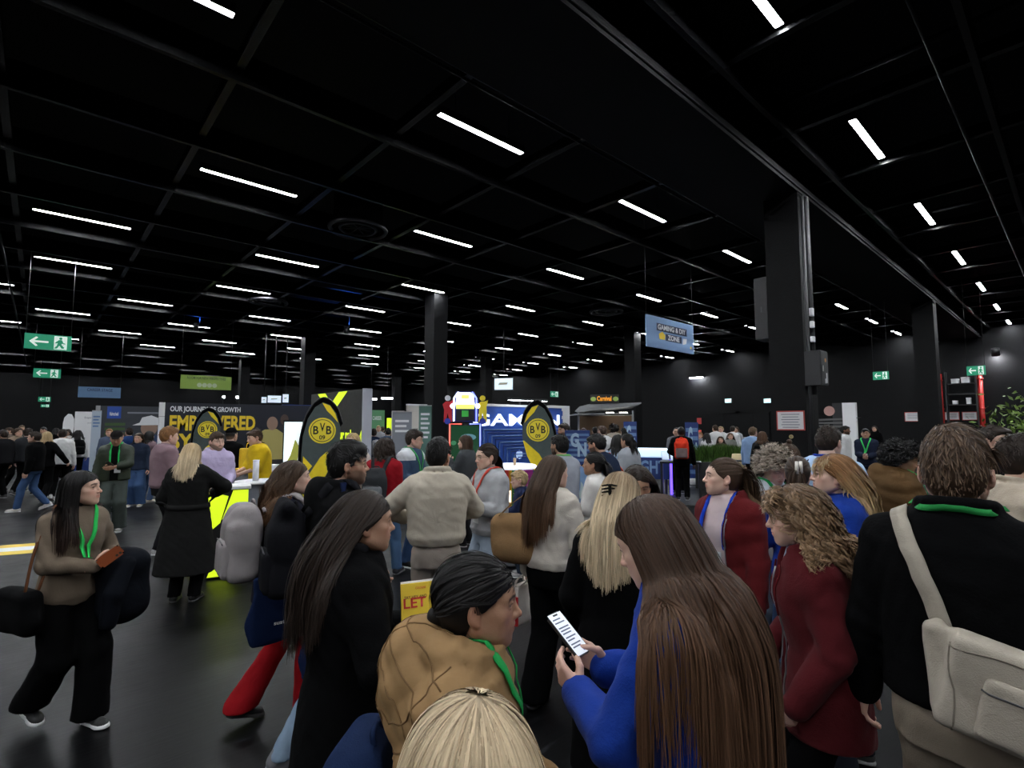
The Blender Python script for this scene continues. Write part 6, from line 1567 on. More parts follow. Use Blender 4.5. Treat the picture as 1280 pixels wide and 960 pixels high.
sg = box('name_sign', -.6, .55, -.25, -.15, 2.74, 3.1, M_BLACK, T, .01); text('lettering', 'Carnival', .2, mat('orange lettering', (.8, .3, .02), .5, emit=.5, ecol=(1, .4, .03)), sg, TR((-.3, -.06, -.08)), .58, .03)
for x_ in (-.45, .45): flat('round_logo', circ(x_, 0, .11, 18, ry=.09), mat('lime logo', (.35, .5, .12), .5), sg, -.055)
for x_ in (-.7, .7): 
    o = cyl('wheel', (x_, .85, .32), (x_, .7, .32), .3, M_BLACK, T, n=20)
# hanging banners
def wires(T, xs, z_, L_, y=0.):
    for x_ in xs: cyl('wire', (x_, y, z_), (x_, y, L_), .006, M_WIRE, T, n=5)
def banner(px0, px1, ytop, ybot, D, m, label, axis='x', cat='banner'):
    A = stand(px0, D, zat(ytop, D)); L_ = t_along_x(px1, A) if axis == 'x' else abs(t_along_y(px1, A)); z1_, z0_ = zat(ytop, D), zat(ybot, D)
    T = empty('hanging_banner' if cat == 'banner' else 'exit_sign', A + Vector((0, 0, z0_)), 0 if axis == 'x' else -PI / 2, label, cat); h = z1_ - z0_
    box('panel', 0, L_, -.015, .015, 0, h, m, T)
    wires(T, (.02, L_ - .02), h, RZ - z0_)
    return T, L_, h
T, L_, h = banner(807, 868.5, 391, 432, 13.0, M_PBLUE, 'pale blue hanging banner with GAMING & DIY ZONE lettering'); MD = mat('banner dark strip', (.012, .02, .06), .5)
box('strip', L_ * .2, L_ * .84, -.02, -.0155, h * .56, h * .8, MD, T); text('lettering', 'GAMING & DIY', h * .17, M_LETW, T, TR((L_ * .22, -.021, h * .6)), L_ * .59, .03); box('strip', L_ * .38, L_ * .72, -.02, -.0155, h * .28, h * .5, MD, T); text('lettering', 'ZONE', h * .17, M_LETW, T, TR((L_ * .42, -.021, h * .31)), L_ * .25, .03)
flat('emblem', [(L_ * .25, h * .3), (L_ * .36, h * .3), (L_ * .37, h * .45), (L_ * .31, h * .55), (L_ * .24, h * .46)], M_YELP, T, -.018); flat('emblem', [(L_ * .74, h * .25), (L_ * .82, h * .3), (L_ * .84, h * .48), (L_ * .75, h * .46)], M_LETW, T, -.018); flat('corner_mark', circ(L_ * .93, h * .2, h * .05, 10), M_YELP, T, -.018)
T, L_, h = banner(226, 288, 468, 485.5, 22.0, M_LIME, 'lime green hanging banner with four pale round icons above the dark lettered wall'); text('lettering', 'ROOM FOR NEW PERSPECTIVES', h * .18, mat('grey lettering', (.05, .07, .03), .5), T, TR((L_ * .12, -.018, h * .72)), L_ * .76, .02)
for k in range(4): flat('icon', circ(L_ * (.36 + .1 * k), h * .3, h * .16, 14), mat('pale icon', (.36, .42, .28), .6), T, -.018)
T, L_, h = banner(98, 150, 483, 496.5, 25.0, mat('blue hanging cloth', (.1, .19, .33), .6), 'blue hanging banner over the far left of the hall'); text('lettering', 'CAREER STAGE', h * .28, mat('navy lettering', (.02, .04, .1), .5), T, TR((L_ * .2, -.018, h * .6)), L_ * .6, .02)
# emergency exit signs
M_EX = mat('lit green sign', (.02, .22, .12), .4, emit=.22, ecol=(.03, .62, .32)); M_EXW = mat('lit white pictogram', (.8, .85, .8), .4, emit=.45, ecol=(.8, 1, .9))
def exit_sign(px0, px1, yt, yb, D, label, axis='x', left=True):
    T, L_, h = banner(px0, px1, yt, yb, D, M_EX, label, axis, 'exit sign'); k = L_ / 2.0; y = -.017
    X = lambda pts: [(x * L_, z * h) for x, z in pts]
    flat('arrow', X([(.1, .5), (.24, .18), (.28, .24), (.2, .44), (.5, .44), (.5, .56), (.2, .56), (.28, .76), (.24, .82)]), M_EXW, T, y)
    d_ = flat('door_pictogram', X([(.62, .06), (.9, .06), (.9, .94), (.62, .94)]), M_EXW, T, y)
    flat('runner_head', circ(.76 * L_, .8 * h, .09 * h, 10), M_EX, d_, y - .003)
    flat('runner', X([(.72, .7), (.79, .7), (.82, .52), (.87, .48), (.86, .42), (.79, .46), (.78, .38), (.85, .2), (.83, .12), (.78, .14), (.74, .32), (.69, .12), (.63, .1), (.64, .18), (.68, .3), (.7, .5), (.66, .44), (.64, .5)]), M_EX, d_, y - .003)
exit_sign(31, 84.5, 415, 434.5, 14.0, 'largest green exit sign with left arrow hanging on the left'); exit_sign(42, 73.5, 460, 471.5, 23.5, 'second green exit sign hanging below and behind the largest one'); exit_sign(48, 63, 496, 502, 36., 'third tiny green exit sign far down the hall on the left'); exit_sign(51, 62, 505.5, 509, 39., 'lowest and farthest tiny green exit sign on the left')
exit_sign(688, 698, 489, 496, 33., 'small green exit sign above the blue backdrop')
exit_sign(1091, 1113, 465, 475, 17.5, 'green exit sign with left arrow beside the second black column', 'y'); exit_sign(1208, 1235, 458, 469.5, 16.5, 'green exit sign with left arrow at the top of the red pipe', 'y')
# hanging screens
def screen(px, py, D, w, h, label, tilt=0.):
    z_ = zat(py, D); T = empty('hanging_screen', stand(px, D, z_) + Vector((0, 0, z_)), facing(px) + tilt, label, 'screen'); box('bezel', -w / 2 - .03, w / 2 + .03, 0, .07, -h / 2 - .03, h / 2 + .03, M_BLACK, T, .008); box('display', -w / 2, w / 2, -.006, -.001, -h / 2, h / 2, mat('lit screen', (.6, .7, .8), .3, emit=.75, ecol=(.75, .88, 1)), T)
    flat('screen_picture', [(-w * .3, -h * .1), (w * .2, -h * .05), (w * .25, h * .15), (-w * .25, h * .12)], mat('screen picture', (.45, .42, .3), .4), T, -.01); cyl('mount', (0, .04, h / 2), (0, .04, RZ - z_), .025, M_BLACK, T, n=8)
screen(629.5, 480, 24., .86, .52, 'lit screen hanging above the arcade machine', -.25); screen(330, 500, 26., .22, .28, 'small upright lit screen above the dark wall, left of three'); screen(343, 499, 26., .6, .34, 'wide lit screen above the dark wall, middle of three'); screen(357, 498, 26., .26, .4, 'small upright lit screen above the dark wall, right of three')
box_ = empty('exhibition_wall', stand(352, 24), 0, 'plain blue wall behind the dark lettered wall', 'display wall'); box('panel', 0, 4.2, 0, .1, 0, 2.75, mat('blue wall cloth', (.06, .12, .32), .6), box_); box('top_trim', 0, 4.2, -.02, .12, 2.75, 2.8, M_BLUE2, box_)
# far aisle walls and roll-ups
def rollup(px, D, w, h, m, label, lines=3, mcol=None):
    T = empty('roll_up_banner', stand(px, D), facing(px), label, 'banner'); box('sheet', -w / 2, w / 2, 0, .012, .08, h, m, T); box('cassette', -w / 2 - .02, w / 2 + .02, -.06, .08, 0, .08, M_CHROME, T, .01); box('top_rail', -w / 2, w / 2, -.008, .02, h, h + .02, M_CHROME, T)
    for k in range(lines): box('text_line', -w * .35, w * (.35 - .12 * (k % 2)), -.004, -.001, h - .22 - .11 * k, h - .17 - .11 * k, mcol or M_LETW, T)
    return T
rollup(502, 11.5, .42, 2.16, M_GREYP, 'grey roll-up banner behind the blue and white sweater'); rollup(531, 12.5, .3, 2.33, mat('grey green print', (.1, .2, .16), .5), 'green and white roll-up banner beside the black column', 6); rollup(497, 14.5, .35, 2.25, M_WHITE, 'white roll-up banner half hidden behind the grey one', 2, M_GREYP)
A = stand(509, 14); T = empty('exhibition_wall', A, 0, 'cream partition wall behind the grey roll-up banner', 'display wall'); box('panel', 0, t_along_x(534, A), 0, .08, 0, 2.4, mat('cream panel', (.5, .47, .43), .6), T); box('cap_rail', 0, t_along_x(534, A), -.01, .09, 2.4, 2.44, M_WHITE, T)
A = stand(456, 26); T = empty('exhibition_wall', A, 0, 'green wall with white lettering at the end of the aisle', 'display wall'); La = t_along_x(481, A); box('panel', 0, La, 0, .1, 0, 2.6, M_GREENP, T); text('lettering', 'DM CAREER', .2, M_LETW, T, TR((.15, -.003, 2.1)), La * .7, .02); box('neon_panel', La + .05, La + .45, -.2, -.15, 1.3, 2.2, M_NEON, T)
for px_, y_ in ((464, 499), (484, 498)):
    D_ = 30.; z_ = zat(y_, D_); o = empty('strip_lamp', stand(px_, D_, z_) + Vector((0, 0, z_)), facing(px_), 'low white strip lamp at the end of the aisle, %s of two' % ('left' if px_ == 464 else 'right'), 'lamp'); box('tube', -.33, .33, -.05, .05, -.05, .05, mat('strip lamp', (1, 1, 1), .4, emit=6, ecol=(.9, .95, 1)), o, .02); box('housing', -.35, .35, -.06, .06, .051, .1, M_BLACK, o); cyl('wire', (0, 0, .1), (0, 0, RZ - z_ - .01), .01, M_WIRE, o, n=5)
# left far: posters and white flag
A = stand(92, 21); T = empty('exhibition_wall', A, 0, 'white poster wall with small lettering at the far left', 'display wall'); Lp = t_along_x(116, A); box('panel', 0, Lp, 0, .1, .55, 2.4, M_WHITE, T); box('base', 0, Lp, 0, .1, 0, .55, M_BLUE2, T); text('lettering', 'Evaparts', .1, M_GREYP, T, TR((.3, -.003, 2.1)), Lp * .55, .01); text('lettering', 'your energy', .06, M_GREYP, T, TR((.4, -.003, 1.9)), Lp * .4, .01)
rollup(119, 18.0, .26, 2.35, mat('pale blue print', (.4, .47, .56), .5), 'narrow pale blue banner stand at the left of the blue name plate', 4, M_LBLUE)
T = empty('feather_flag', stand(84.5, 20.5), facing(84.5), 'plain white rounded flag at the far left', 'flag'); flat('flag_cloth', [(-.17, .6), (-.17, 1.9), (-.14, 2.15), (-.03, 2.3), (.08, 2.28), (.16, 2.1), (.17, 1.8), (.1, 1.2)], M_WHITE, T, 0, th=.006); cyl('pole', (-.17, .01, 0), (-.17, .01, 2.0), .012, M_BLACK, T, n=8); box('base_plate', -.35, .02, -.18, .2, 0, .03, M_BLACK, T)
# floor sticker and tape
c = at(10, 683, 1); D_ = 8.05; T = empty('floor_sticker', stand(12, D_, 0), 0, 'yellow rectangular sticker with pale lettering on the dark floor', 'sticker'); T.rotation_euler = (0, 0, facing(12) - .35); box('sheet', -.5, .4, -.4, .4, 0, .003, M_YEL, T); box('print', -.2, .3, -.15, .15, .003, .0045, M_LETW, T)
for a_, b_, lab in (((826, 643), (880, 628), 'pale tape line on the floor beside the red hoodie'), ((806, 614), (822, 613), 'short pale tape line on the floor below the lit counter')):
    def g_(q):
        v, F_ = ray(*q); k_ = -CAMZ / v.z; return Vector((v.x * k_, v.y * k_, 0))
    P0, P1 = g_(a_), g_(b_); d_ = P1 - P0; T = empty('floor_tape', P0, math.atan2(d_.y, d_.x), lab, 'tape'); box('tape', 0, d_.length, -.04, .04, 0, .002, mat('pale tape', (.2, .2, .21), .6), T)

# fittings on the big column and the far wall
N_ = empty('notice', Vector((9.70, 3.47, 1.96)), -PI / 2, 'red framed notice sheet on the big black column', 'notice'); box('frame', -.23, .23, -.006, .004, -.17, .17, mat('red frame', (.4, .04, .03), .5), N_); pg_ = box('sheet', -.21, .21, -.009, -.0065, -.15, .15, mat('paper', (.62, .62, .64), .7), N_)
for k in range(6): box('text_line', -.15 + .02 * (k % 2), .15 - .02 * (k % 2), -.0035, -.0015, .1 - .045 * k, .115 - .045 * k, M_GREYP, pg_)
o = empty('round_plate', Vector((9.7, 3.47, 1.68)), -PI / 2, 'small round brass plate below the notice on the column', 'plate'); cyl('disc', (0, -.008, 0), (0, .005, 0), .035, mat('brass', (.4, .33, .15), .4, .6), o, n=14); cyl('screw', (0, -.011, 0), (0, -.007, 0), .008, M_DGREY, o, n=8)
o = empty('electrical_cabinet', Vector((9.86, 3.08, 2.55)), -PI / 2, 'dark grey electrical cabinet on the side of the big black column', 'cabinet'); CB = mat('cabinet grey', (.02, .02, .022), .5)
o.rotation_euler = (0, 0, 0); bd = box('body', -.16, .2, -.12, .13, 0, .6, CB, o, .008); d2 = box('door', -.15, .19, -.128, -.121, .02, .58, CB, o, .003); box('handle', -.12, -.1, -.018, -.004, -.06, .04, M_CHROME, d2); flat('warning_mark', circ(.04, .14, .035, 12), mat('orange mark', (.5, .2, .03), .5), d2, -.004); box('type_label', .06, .1, -.007, -.004, -.25, -.08, M_WHITE, d2); box('type_label', .0, .035, -.007, -.004, -.26, -.18, M_WHITE, d2)
for x_, y_ in ((9.74, 3.15), (9.85, 3.12)):
    q_ = cyl('pipe', (x_ - colA.location.x, y_ - colA.location.y, (2.4 if y_ < 3.14 else 0) - colA.location.z), (x_ - colA.location.x, y_ - colA.location.y, 5.9 - colA.location.z), .04 if y_ < 3.14 else .03, CB, colA, n=10)
for z_, s_ in ((3.75, .1), (3.55, .08), (3.3, .07)): box('switch_box', 9.72 - colA.location.x, 9.8 - colA.location.x, 3.05 - colA.location.y, 3.11 - colA.location.y, z_ - colA.location.z, z_ + s_ * 1.4 - colA.location.z, M_WHITE, colA, .008)
o = empty('mounted_cabinet', Vector((9.95, 3.9, 3.45)), 0, 'long black box mounted high on the left side of the big black column', 'cabinet'); box('body', -.2, .2, -.1, .14, 0, 1.15, CB, o, .008); box('cover', -.21, -.2, -.09, .13, .02, 1.13, CB, o); box('latch', -.216, -.21, .0, .02, .5, .6, M_DGREY, o)
xw = RX1
def onwall(px, py):
    """point on the far wall"""
    v, F_ = ray(px, py); k_ = (xw - .01) / v.x; return Vector((xw, v.y * k_, CAMZ + v.z * k_))
def wall_paper(px, py, w, h, label):
    o = empty('notice', onwall(px, py), -PI / 2, label, 'notice'); box('frame', -w / 2 - .03, w / 2 + .03, -.012, -.002, -h / 2 - .03, h / 2 + .03, mat('red frame', (.4, .04, .03), .5), o); p_ = box('sheet', -w / 2, w / 2, -.016, -.0125, -h / 2, h / 2, mat('paper', (.62, .62, .64), .7), o)
    for k in range(4): box('text_line', -w * .35, w * .35, -.006, -.003, h * (.3 - .18 * k), h * (.36 - .18 * k), M_GREYP, p_)
wall_paper(1141, 521, .62, .42, 'white notice on the far wall left of the red pipes'); wall_paper(1190, 520, .5, .34, 'white notice between the two red pipes, left of two'); wall_paper(1212, 520, .5, .34, 'white notice between the two red pipes, right of two')
for px_, y0_, y1_, lab, rad in ((1181, 468, 534, 'thinner red vertical pipe on the far wall', .06), (1230, 466, 534, 'thick red vertical pipe on the far wall', .1)):
    a_, b_ = onwall(px_, y1_), onwall(px_, y0_); o = empty('red_pipe', Vector((xw - .32, a_.y, 0)), 0, lab, 'pipe'); mR = mat('red paint', (.5, .025, .02), .45); cyl('pipe', (0, 0, 0), (0, 0, b_.z), rad, mR, o, n=14)
    for z_ in (1.0, 2.6, 4.0): cyl('flange', (0, 0, z_), (0, 0, z_ + .06), rad * 1.35, mR, o, n=14); box('bracket', .1, .31, -.03, .03, z_ + .2, z_ + .26, M_BLACK, o)
a_ = onwall(1207, 540); T = empty('storage_rack', Vector((xw - .45, a_.y, 0)), -PI / 2, 'black wall rack with white boxes between the red pipes', 'shelf')
for q in (-1, 1): box('upright', q * .55 - .03, q * .55 + .03, -.2, .2, 0, 4.4, M_BLACK, T)
for z_ in (2.8, 3.3, 3.8): box('shelf_board', -.55, .55, -.2, .2, z_, z_ + .04, M_BLACK, T)
a_ = T.location
for i, (dx, z_, w_, h_) in enumerate(((-.2, 3.84, .28, .22), (.18, 3.84, .3, .26), (-.25, 2.84, .18, .18), (.25, 2.84, .16, .3))):
    o = empty('storage_box', Vector((a_.x, a_.y - dx, z_)), -PI / 2, 'white storage box on the wall rack, %s' % ('upper left', 'upper right', 'lower left', 'lower right')[i], 'box'); box('body', -w_ / 2, w_ / 2, -.14, .14, 0, h_ * .85, M_WHITE, o, .01); box('lid', -w_ / 2 - .01, w_ / 2 + .01, -.15, .15, h_ * .85, h_, M_WHITE, o, .01)
a_ = onwall(1246, 445); o = empty('bracket_lamp', a_, 0, 'bright lamp on the upper right of the far wall', 'lamp'); cyl('arm', (0, 0, .3), (-.5, 0, .25), .03, M_BLACK, o, n=8); cyl('head', (-.5, 0, .3), (-.35, 0, .0), .16, M_BLACK, o, n=14); cyl('bulb', (-.352, 0, .005), (-.345, 0, -.015), .13, mat('wall lamp light', (1, 1, 1), .4, emit=420, ecol=(.95, .97, 1)), o, n=14)
a_ = onwall(873, 472); o = empty('bracket_lamp', a_, 0, 'flat bright lamp on the far wall above the planter', 'lamp'); box('tube', -.35, -.25, -.45, .45, -.06, .0, mat('wall tube', (1, 1, 1), .4, emit=260, ecol=(.9, .95, 1)), o); box('housing', -.37, .0, -.5, .5, .001, .06, M_BLACK, o)
# doors in the far wall with lit signs above
for i, px_ in enumerate((906, 943)):
    a_ = onwall(px_, 540); d_ = structure(empty('door_%d' % (i + 1), Vector((xw - .05, a_.y, 0)), -PI / 2)); box('leaf', -.95, -.01, -.04, .04, 0, 2.6, M_COLM, d_); box('leaf', .01, .95, -.04, .04, 0, 2.6, M_COLM, d_); box('door_frame', -1.08, 1.08, -.06, .04, 2.6, 2.72, M_BEAM, d_)
    for q in (-1, 1): cyl('push_bar', (q * .1, -.08, 1.05), (q * .85, -.08, 1.05), .025, M_CHROME, d_, n=8)
for px_, lab in ((911, 'small lit white sign over the doors, left of two'), (960, 'small lit white sign over the doors, right of two')):
    a_ = onwall(px_, 501); o = empty('door_sign', a_ + Vector((-.1, 0, 0)), -PI / 2, lab, 'sign'); box('box', -.22, .22, -.02, .06, -.14, .14, mat('sign housing', (.3, .3, .3), .5), o); box('lit_face', -.2, .2, -.03, -.021, -.12, .12, mat('pale lit sign', (.6, .9, .95), .4, emit=1.1, ecol=(.7, 1, 1)), o)
a_ = onwall(877, 537); o = empty('fire_extinguisher', Vector((xw - .3, a_.y, 0)), 0, 'red fire extinguisher post beside the far doors', 'fire extinguisher'); cyl('cylinder', (0, 0, .9), (0, 0, 1.5), .12, mat('red paint', (.5, .025, .02), .45), o, n=14); cyl('stand_post', (0, 0, 0), (0, 0, .9), .05, M_BLACK, o, n=8); cyl('valve', (0, 0, 1.5), (0, 0, 1.62), .04, M_BLACK, o, n=8); box('sign_plate', -.02, .02, -.15, .15, 1.9, 2.3, mat('red sign', (.45, .04, .04), .5), o)
# graphic partition on the right
A = stand(1072, 17.5); T = empty('exhibition_wall', A, 0, 'black partition with faint pale graphics and a white end post on the right', 'display wall'); Lg = t_along_y(1040, A); box('panel', 0, .1, .12, Lg, 0, 2.62, mat('black graphic panel', (.014, .014, .016), .4), T); box('end_post', -.02, .12, 0, .4, 0, 2.62, M_WHITE, T)
flat('round_mark', circ(-.8, 2.35, .17, 16), mat('pink mark', (.4, .22, .2), .5), T, -.004, RY)
for k in range(6): flat('brush_stroke', [(-Lg + .3 + .05 * k, 1.35 + .14 * k), (-1.1 - .1 * (k % 3), 1.5 + .1 * k), (-1.0 - .12 * k, 1.56 + .1 * k), (-Lg + .35 + .1 * k, 1.42 + .14 * k)], mat('grey stroke', (.1, .1, .1), .5), T, -.003, RY)
# plant on the right edge
T = empty('potted_plant', stand(1277, 7.5), 0, 'tall leafy green plant at the right edge', 'plant'); lathe('pot', [(0, 0), (.2, 0), (.26, .5), (.24, .52), (.2, .48), (0, .46)], M_WHITE, T, 24)
rr_ = np.random.RandomState(8); pcs = []; cs = []
for i in range(9):
    a = rr_.rand() * 6.28; P = smooth_path([(0, 0, .45), (.12 * math.cos(a), .12 * math.sin(a), 1.1), (.3 * math.cos(a), .3 * math.sin(a), 1.55 + .4 * rr_.rand())], 5); V, Q = tube_path(P, .009, 5); pcs.append((V, Q))
mesh_obj('stems', pcs, mat('stem', (.05, .07, .02), .6), T)
n_ = 420; c_ = rr_.normal(size=(n_, 3)) * np.array((.22, .22, .24)) + np.array((0, 0, 1.75)); d1 = rr_.normal(size=(n_, 3)); d1 /= np.linalg.norm(d1, axis=1)[:, None]; d2_ = np.cross(d1, rr_.normal(size=(n_, 3))); d2_ /= np.linalg.norm(d2_, axis=1)[:, None]
V = np.stack([c_, c_ + d1 * .05 + d2_ * .02, c_ + d1 * .11, c_ + d1 * .05 - d2_ * .02], 1).reshape(-1, 3); Q = np.arange(n_ * 4).reshape(-1, 4); gc = np.repeat(np.array([(.12, .19, .035)]) * rr_.uniform(.5, 1.6, (n_, 1)), 4, 0)
lf = mesh_obj('leaves', [(V, Q, gc)], attr_mat('plant leaf', .5, .3), T, False); lf['kind'] = 'stuff'
# round ceiling vents
for (x_, y_), lab in (((5.2, 11.0), 'round dark ceiling vent ring nearest the camera'), ((6.0, 19.9), 'round ceiling vent ring farther along, left of the arcade column'), ((16.5, 12.6), 'round ceiling vent ring above the pale blue banner')):
    T = empty('ceiling_vent', (x_, y_, 6.36), 0, lab, 'vent'); vm = mat('vent grey', (.035, .035, .04), .5)
    for r_, w_ in ((.62, .05), (.4, .03)):
        a = np.linspace(0, 2 * PI, 33)[:-1]; V, Q = tube_path(np.stack([r_ * np.cos(a), r_ * np.sin(a), 0 * a], 1), w_, 6, closed=True); mesh_obj('ring', [(V, Q)], vm, T)
    for k in range(4): cyl('vane', (.4 * math.cos(k * PI / 4), .4 * math.sin(k * PI / 4), .02), (-.4 * math.cos(k * PI / 4), -.4 * math.sin(k * PI / 4), .02), .012, vm, T, n=6)
    cyl('duct', (0, 0, .08), (0, 0, .75), .55, M_CEIL, T, n=24)
# two blue stage spots that tint the joists above the yellow stand
for (x_, y_), lab in (((4.6, 24.5), 'blue stage spotlight above the stands, left one'), ((9.5, 21.0), 'blue stage spotlight above the stands, right one')):
    T = empty('stage_spotlight', (x_, y_, 5.75), 0, lab, 'lamp'); cyl('body', (0, 0, 0), (0, 0, .3), .1, M_BLACK, T, n=14); cyl('hanger', (.13, 0, .1), (.13, 0, RZ - 5.75), .015, M_BLACK, T, n=6)
    ld = bpy.data.lights.new('blue_spot', 'SPOT'); ld.energy = 130; ld.color = (.05, .2, 1); ld.spot_size = 2.3; ld.shadow_soft_size = .05
    lo_ = bpy.data.objects.new('lamp_light', ld); link(lo_, T); lo_.location = (0, 0, .34); lo_.rotation_euler = (PI, 0, 0)
# ------------------------------------------------------------------ people farther away
def far(label, px, D, H, phi, col, leg, hairc='dkbrown', hs='short', fem=None, res='far', skin='light', hl=.3, **k):
    fem = (hs in ('long', 'tied', 'bob')) if fem is None else fem
    hd_ = dict(style='long' if hs == 'bob' else hs, col=hairc, len={'long': hl, 'bob': .16, 'tied': .3, 'short': .05, 'crop': .0, 'curly': .08}[hs], n={'far': 160, 'mid': 380}[res])
    if hs == 'tied': hd_['tie'] = (0, -.11, .12)
    if hs == 'short': hd_['dir'] = (.2, .7, .2)
    if hs == 'curly': hd_['thick'] = .03
    tp = dict(col=col, tex='weave', ease=k.pop('ease', .035), name=k.pop('garment', 'top'), collar=k.pop('collar', 'crew'), hem=k.pop('hem', .86), sleeve=k.pop('sleeve', 1.))
    if 'hood' in k: tp['hood'] = k.pop('hood')
    lg = dict(col=leg, kind=k.pop('cut', 'straight'))
    return person(label, px, D, H, phi, fem=fem, skin=skin, res=res, top=tp, legs=lg, shoe=dict(col=k.pop('shoe', (.02, .02, .02)), sole=k.pop('sole', .3)), hair=hd_, **k)
WALK = ((-.09, .22, 0, 0), (.09, -.24, .06, 0, -22)); WALK2 = ((-.09, -.24, .06, 0, -22), (.09, .22, 0, 0))
GREYT, WHT, OLIVE = (.2, .2, .21), (.55, .55, .56), (.05, .045, .03)
far('dark clothed person at the extreme left edge of the crowd', 4, 13.5, 1.76, 40, CHAR, BK, skin='mid'); far('person in a tan coat walking at the far left', 21, 15.0, 1.8, -150, (.2, .15, .11), BK, 'brown', 'bob', feet=WALK, garment='coat')
far('person in a charcoal jacket left of the blonde walker', 33, 14.0, 1.80, -30, (.025, .026, .03), BK, 'dkbrown', feet=WALK2, garment='jacket')
far('person in a dark jacket and blue jeans with white shoes walking left', 44, 11.6, 1.74, 70, BK, DENIM, 'dkbrown', res='mid', feet=WALK, shoe=(.5, .48, .45), sole=.6, garment='jacket')
far('person with wavy blonde hair in a black jacket walking away at the left', 57, 12.6, 1.73, -20, BK, BK, 'blond', 'long', res='mid', hl=.24, feet=WALK, L=(-.3, .1, .95), R=(.4, .05, .98), shoe=(.02, .02, .02), garment='jacket')
far('person in a white shirt walking behind the wavy blonde hair', 77, 13.2, 1.78, -10, WHT, BK, 'dkbrown', res='mid', feet=WALK2, shoe=(.5, .5, .48), sole=.7); far('person with dark hair in a pale striped top by the white flag', 84, 18.0, 1.74, 150, (.4, .36, .34), BK, 'dkbrown', 'long')
p = far('person in a white top with a black backpack by the white poster wall', 97, 16.5, 1.72, 10, WHT, BK, 'black', 'long', shoe=(.5, .5, .5)); backpack(p, 'small black backpack on a white top by the white poster wall', BK, straps=False, w=.3, h=.46)
far('distant dark haired person between tan coat and white shirt', 54, 18.5, 1.8, 160, (.03, .025, .025), BK, 'black', skin='mid'); far('distant person in a brown jumper at the far left', 12, 19., 1.78, 100, (.08, .06, .05), BK, 'brown'); far('distant person in black beside the white flag', 69, 21., 1.75, -60, BK, BK, 'black', 'long')
far('tall distant person in grey at the far left', 26, 22., 1.86, 200, (.08, .075, .07), BK, 'ltbrown')
far('person in a navy sweater in front of the wall with the white cap print', 161, 15.0, 1.80, 20, (.015, .035, .11), BK, 'dkbrown', garment='sweater'); far('person with long brown hair in a navy vest and wide jeans', 173, 12.2, 1.70, 160, (.02, .028, .05), DENIM, 'brown', 'long', res='mid', cut='wide', shoe=(.5, .45, .35), sole=.6)
far('person with long black hair in a mauve jacket beside the wide jeans', 185, 12.8, 1.74, -40, (.2, .13, .15), (.07, .11, .2), 'black', 'long', res='mid', shoe=(.5, .45, .35)); far('distant person with reddish hair by the blue panel', 136, 16.2, 1.76, 180, (.07, .09, .14), BK, 'ginger'); far('distant seated-height person by the dark photo wall', 151, 17.4, 1.62, 190, (.05, .05, .06), BK, 'brown', 'bob')
far('dark clothed person behind the yellow football shirt', 318, 12.9, 1.81, -60, BK, BK, 'black'); 
# aisle
p = far('person in navy with a black and white backpack in the far aisle', 467, 15.0, 1.78, 20, (.012, .02, .045), DENIM, 'dkbrown'); backpack(p, 'black and white backpack in the far aisle', (.3, .3, .32), straps=False, pocketcol=BK)
p = far('person in a grey blue top with a dark backpack in the far aisle', 485, 15.8, 1.79, -10, (.06, .08, .13), CHAR, 'black'); backpack(p, 'dark grey backpack in the far aisle', (.04, .045, .055), straps=False)
far('person in an orange brown coat at the edge of the far aisle', 492, 17.5, 1.68, 10, (.28, .09, .03), BK, 'dkbrown', 'long'); far('pale haired person far down the aisle', 473, 21.0, 1.85, 180, (.3, .3, .32), CHAR, 'blond'); far('dark clothed person far down the aisle', 478, 24.0, 1.8, 0, BK, BK, 'brown'); far('second dark clothed person far down the aisle', 461, 24.0, 1.8, 10, CHAR, CHAR, 'black')
# around the arcade
p = far('person with a brown bob in a dark grey jacket at the arcade screen', 583, 8.3, 1.74, 60, (.05, .055, .06), CHAR, 'brown', 'bob', res='mid', head=(6, 2, 0), L=(-.06, .26, 1.3), garment='jacket', fem=True)
p = person('small blond child in a dark blue top at the game console', 652, 6.7, 1.28, phi=85, fem=False, skin='fair', hs=1.06, head=(6, -6, 0), L=(-.12, .3, 1.05), R=(.12, .3, 1.0), top=tops((.015, .022, .06), name='top', ease=.03, collar='crew'), legs=dict(col=(.03, .04, .06)), shoe=dict(col=(.3, .3, .3)), hair=dict(style='short', col='blond', len=.045, n=380, dir=(.1, .7, .2)))
p = far('bearded person with cropped black hair in a grey sweatshirt and green lanyard', 702, 6.0, 1.79, 45, (.3, .32, .37), CHAR, 'black', 'short', res='mid', skin='mid', beard=.8, L=(-.12, .3, 1.1), R=(.1, .3, 1.1), garment='sweatshirt'); lanyard(p, (.12, .35, .1), 1.15, .024, False)
p = far('person with a black ponytail in a white T-shirt carrying an orange tote', 746, 5.2, 1.63, 78, (.56, .54, .52), BK, 'black', 'tied', res='mid', skin='tan', sleeve=.5, bare=True, L=(-.1, .3, 1.0), R=(.2, .22, .98), garment='t_shirt')
T, c, R_, m_ = tote(p, 'orange and white printed tote bag hanging from the white T-shirt person', (.6, .13, .04), (.22, .2, .72), (.05, .32, .34), hook=(.22, .25, .97), soft=.015); text('lettering', 'SE', .1, M_PRW, T, TR(Vector(c) + Vector((.035, -.08, -.05))) @ Matrix.Rotation(PI / 2, 4, 'Z'), .16, .03)
p = far('bearded person with black hair in a navy shirt leaning left', 764, 6.2, 1.80, 62, (.014, .022, .045), BK, 'black', 'short', res='mid', skin='mid', beard=.8, lean=12, head=(0, -14, 0), garment='shirt_top'); 
T, c, R_, m_ = tote(p, 'orange red bag at the side of the navy shirt', (.5, .05, .02), (.26, -.02, .98), (.06, .26, .3), soft=.03)
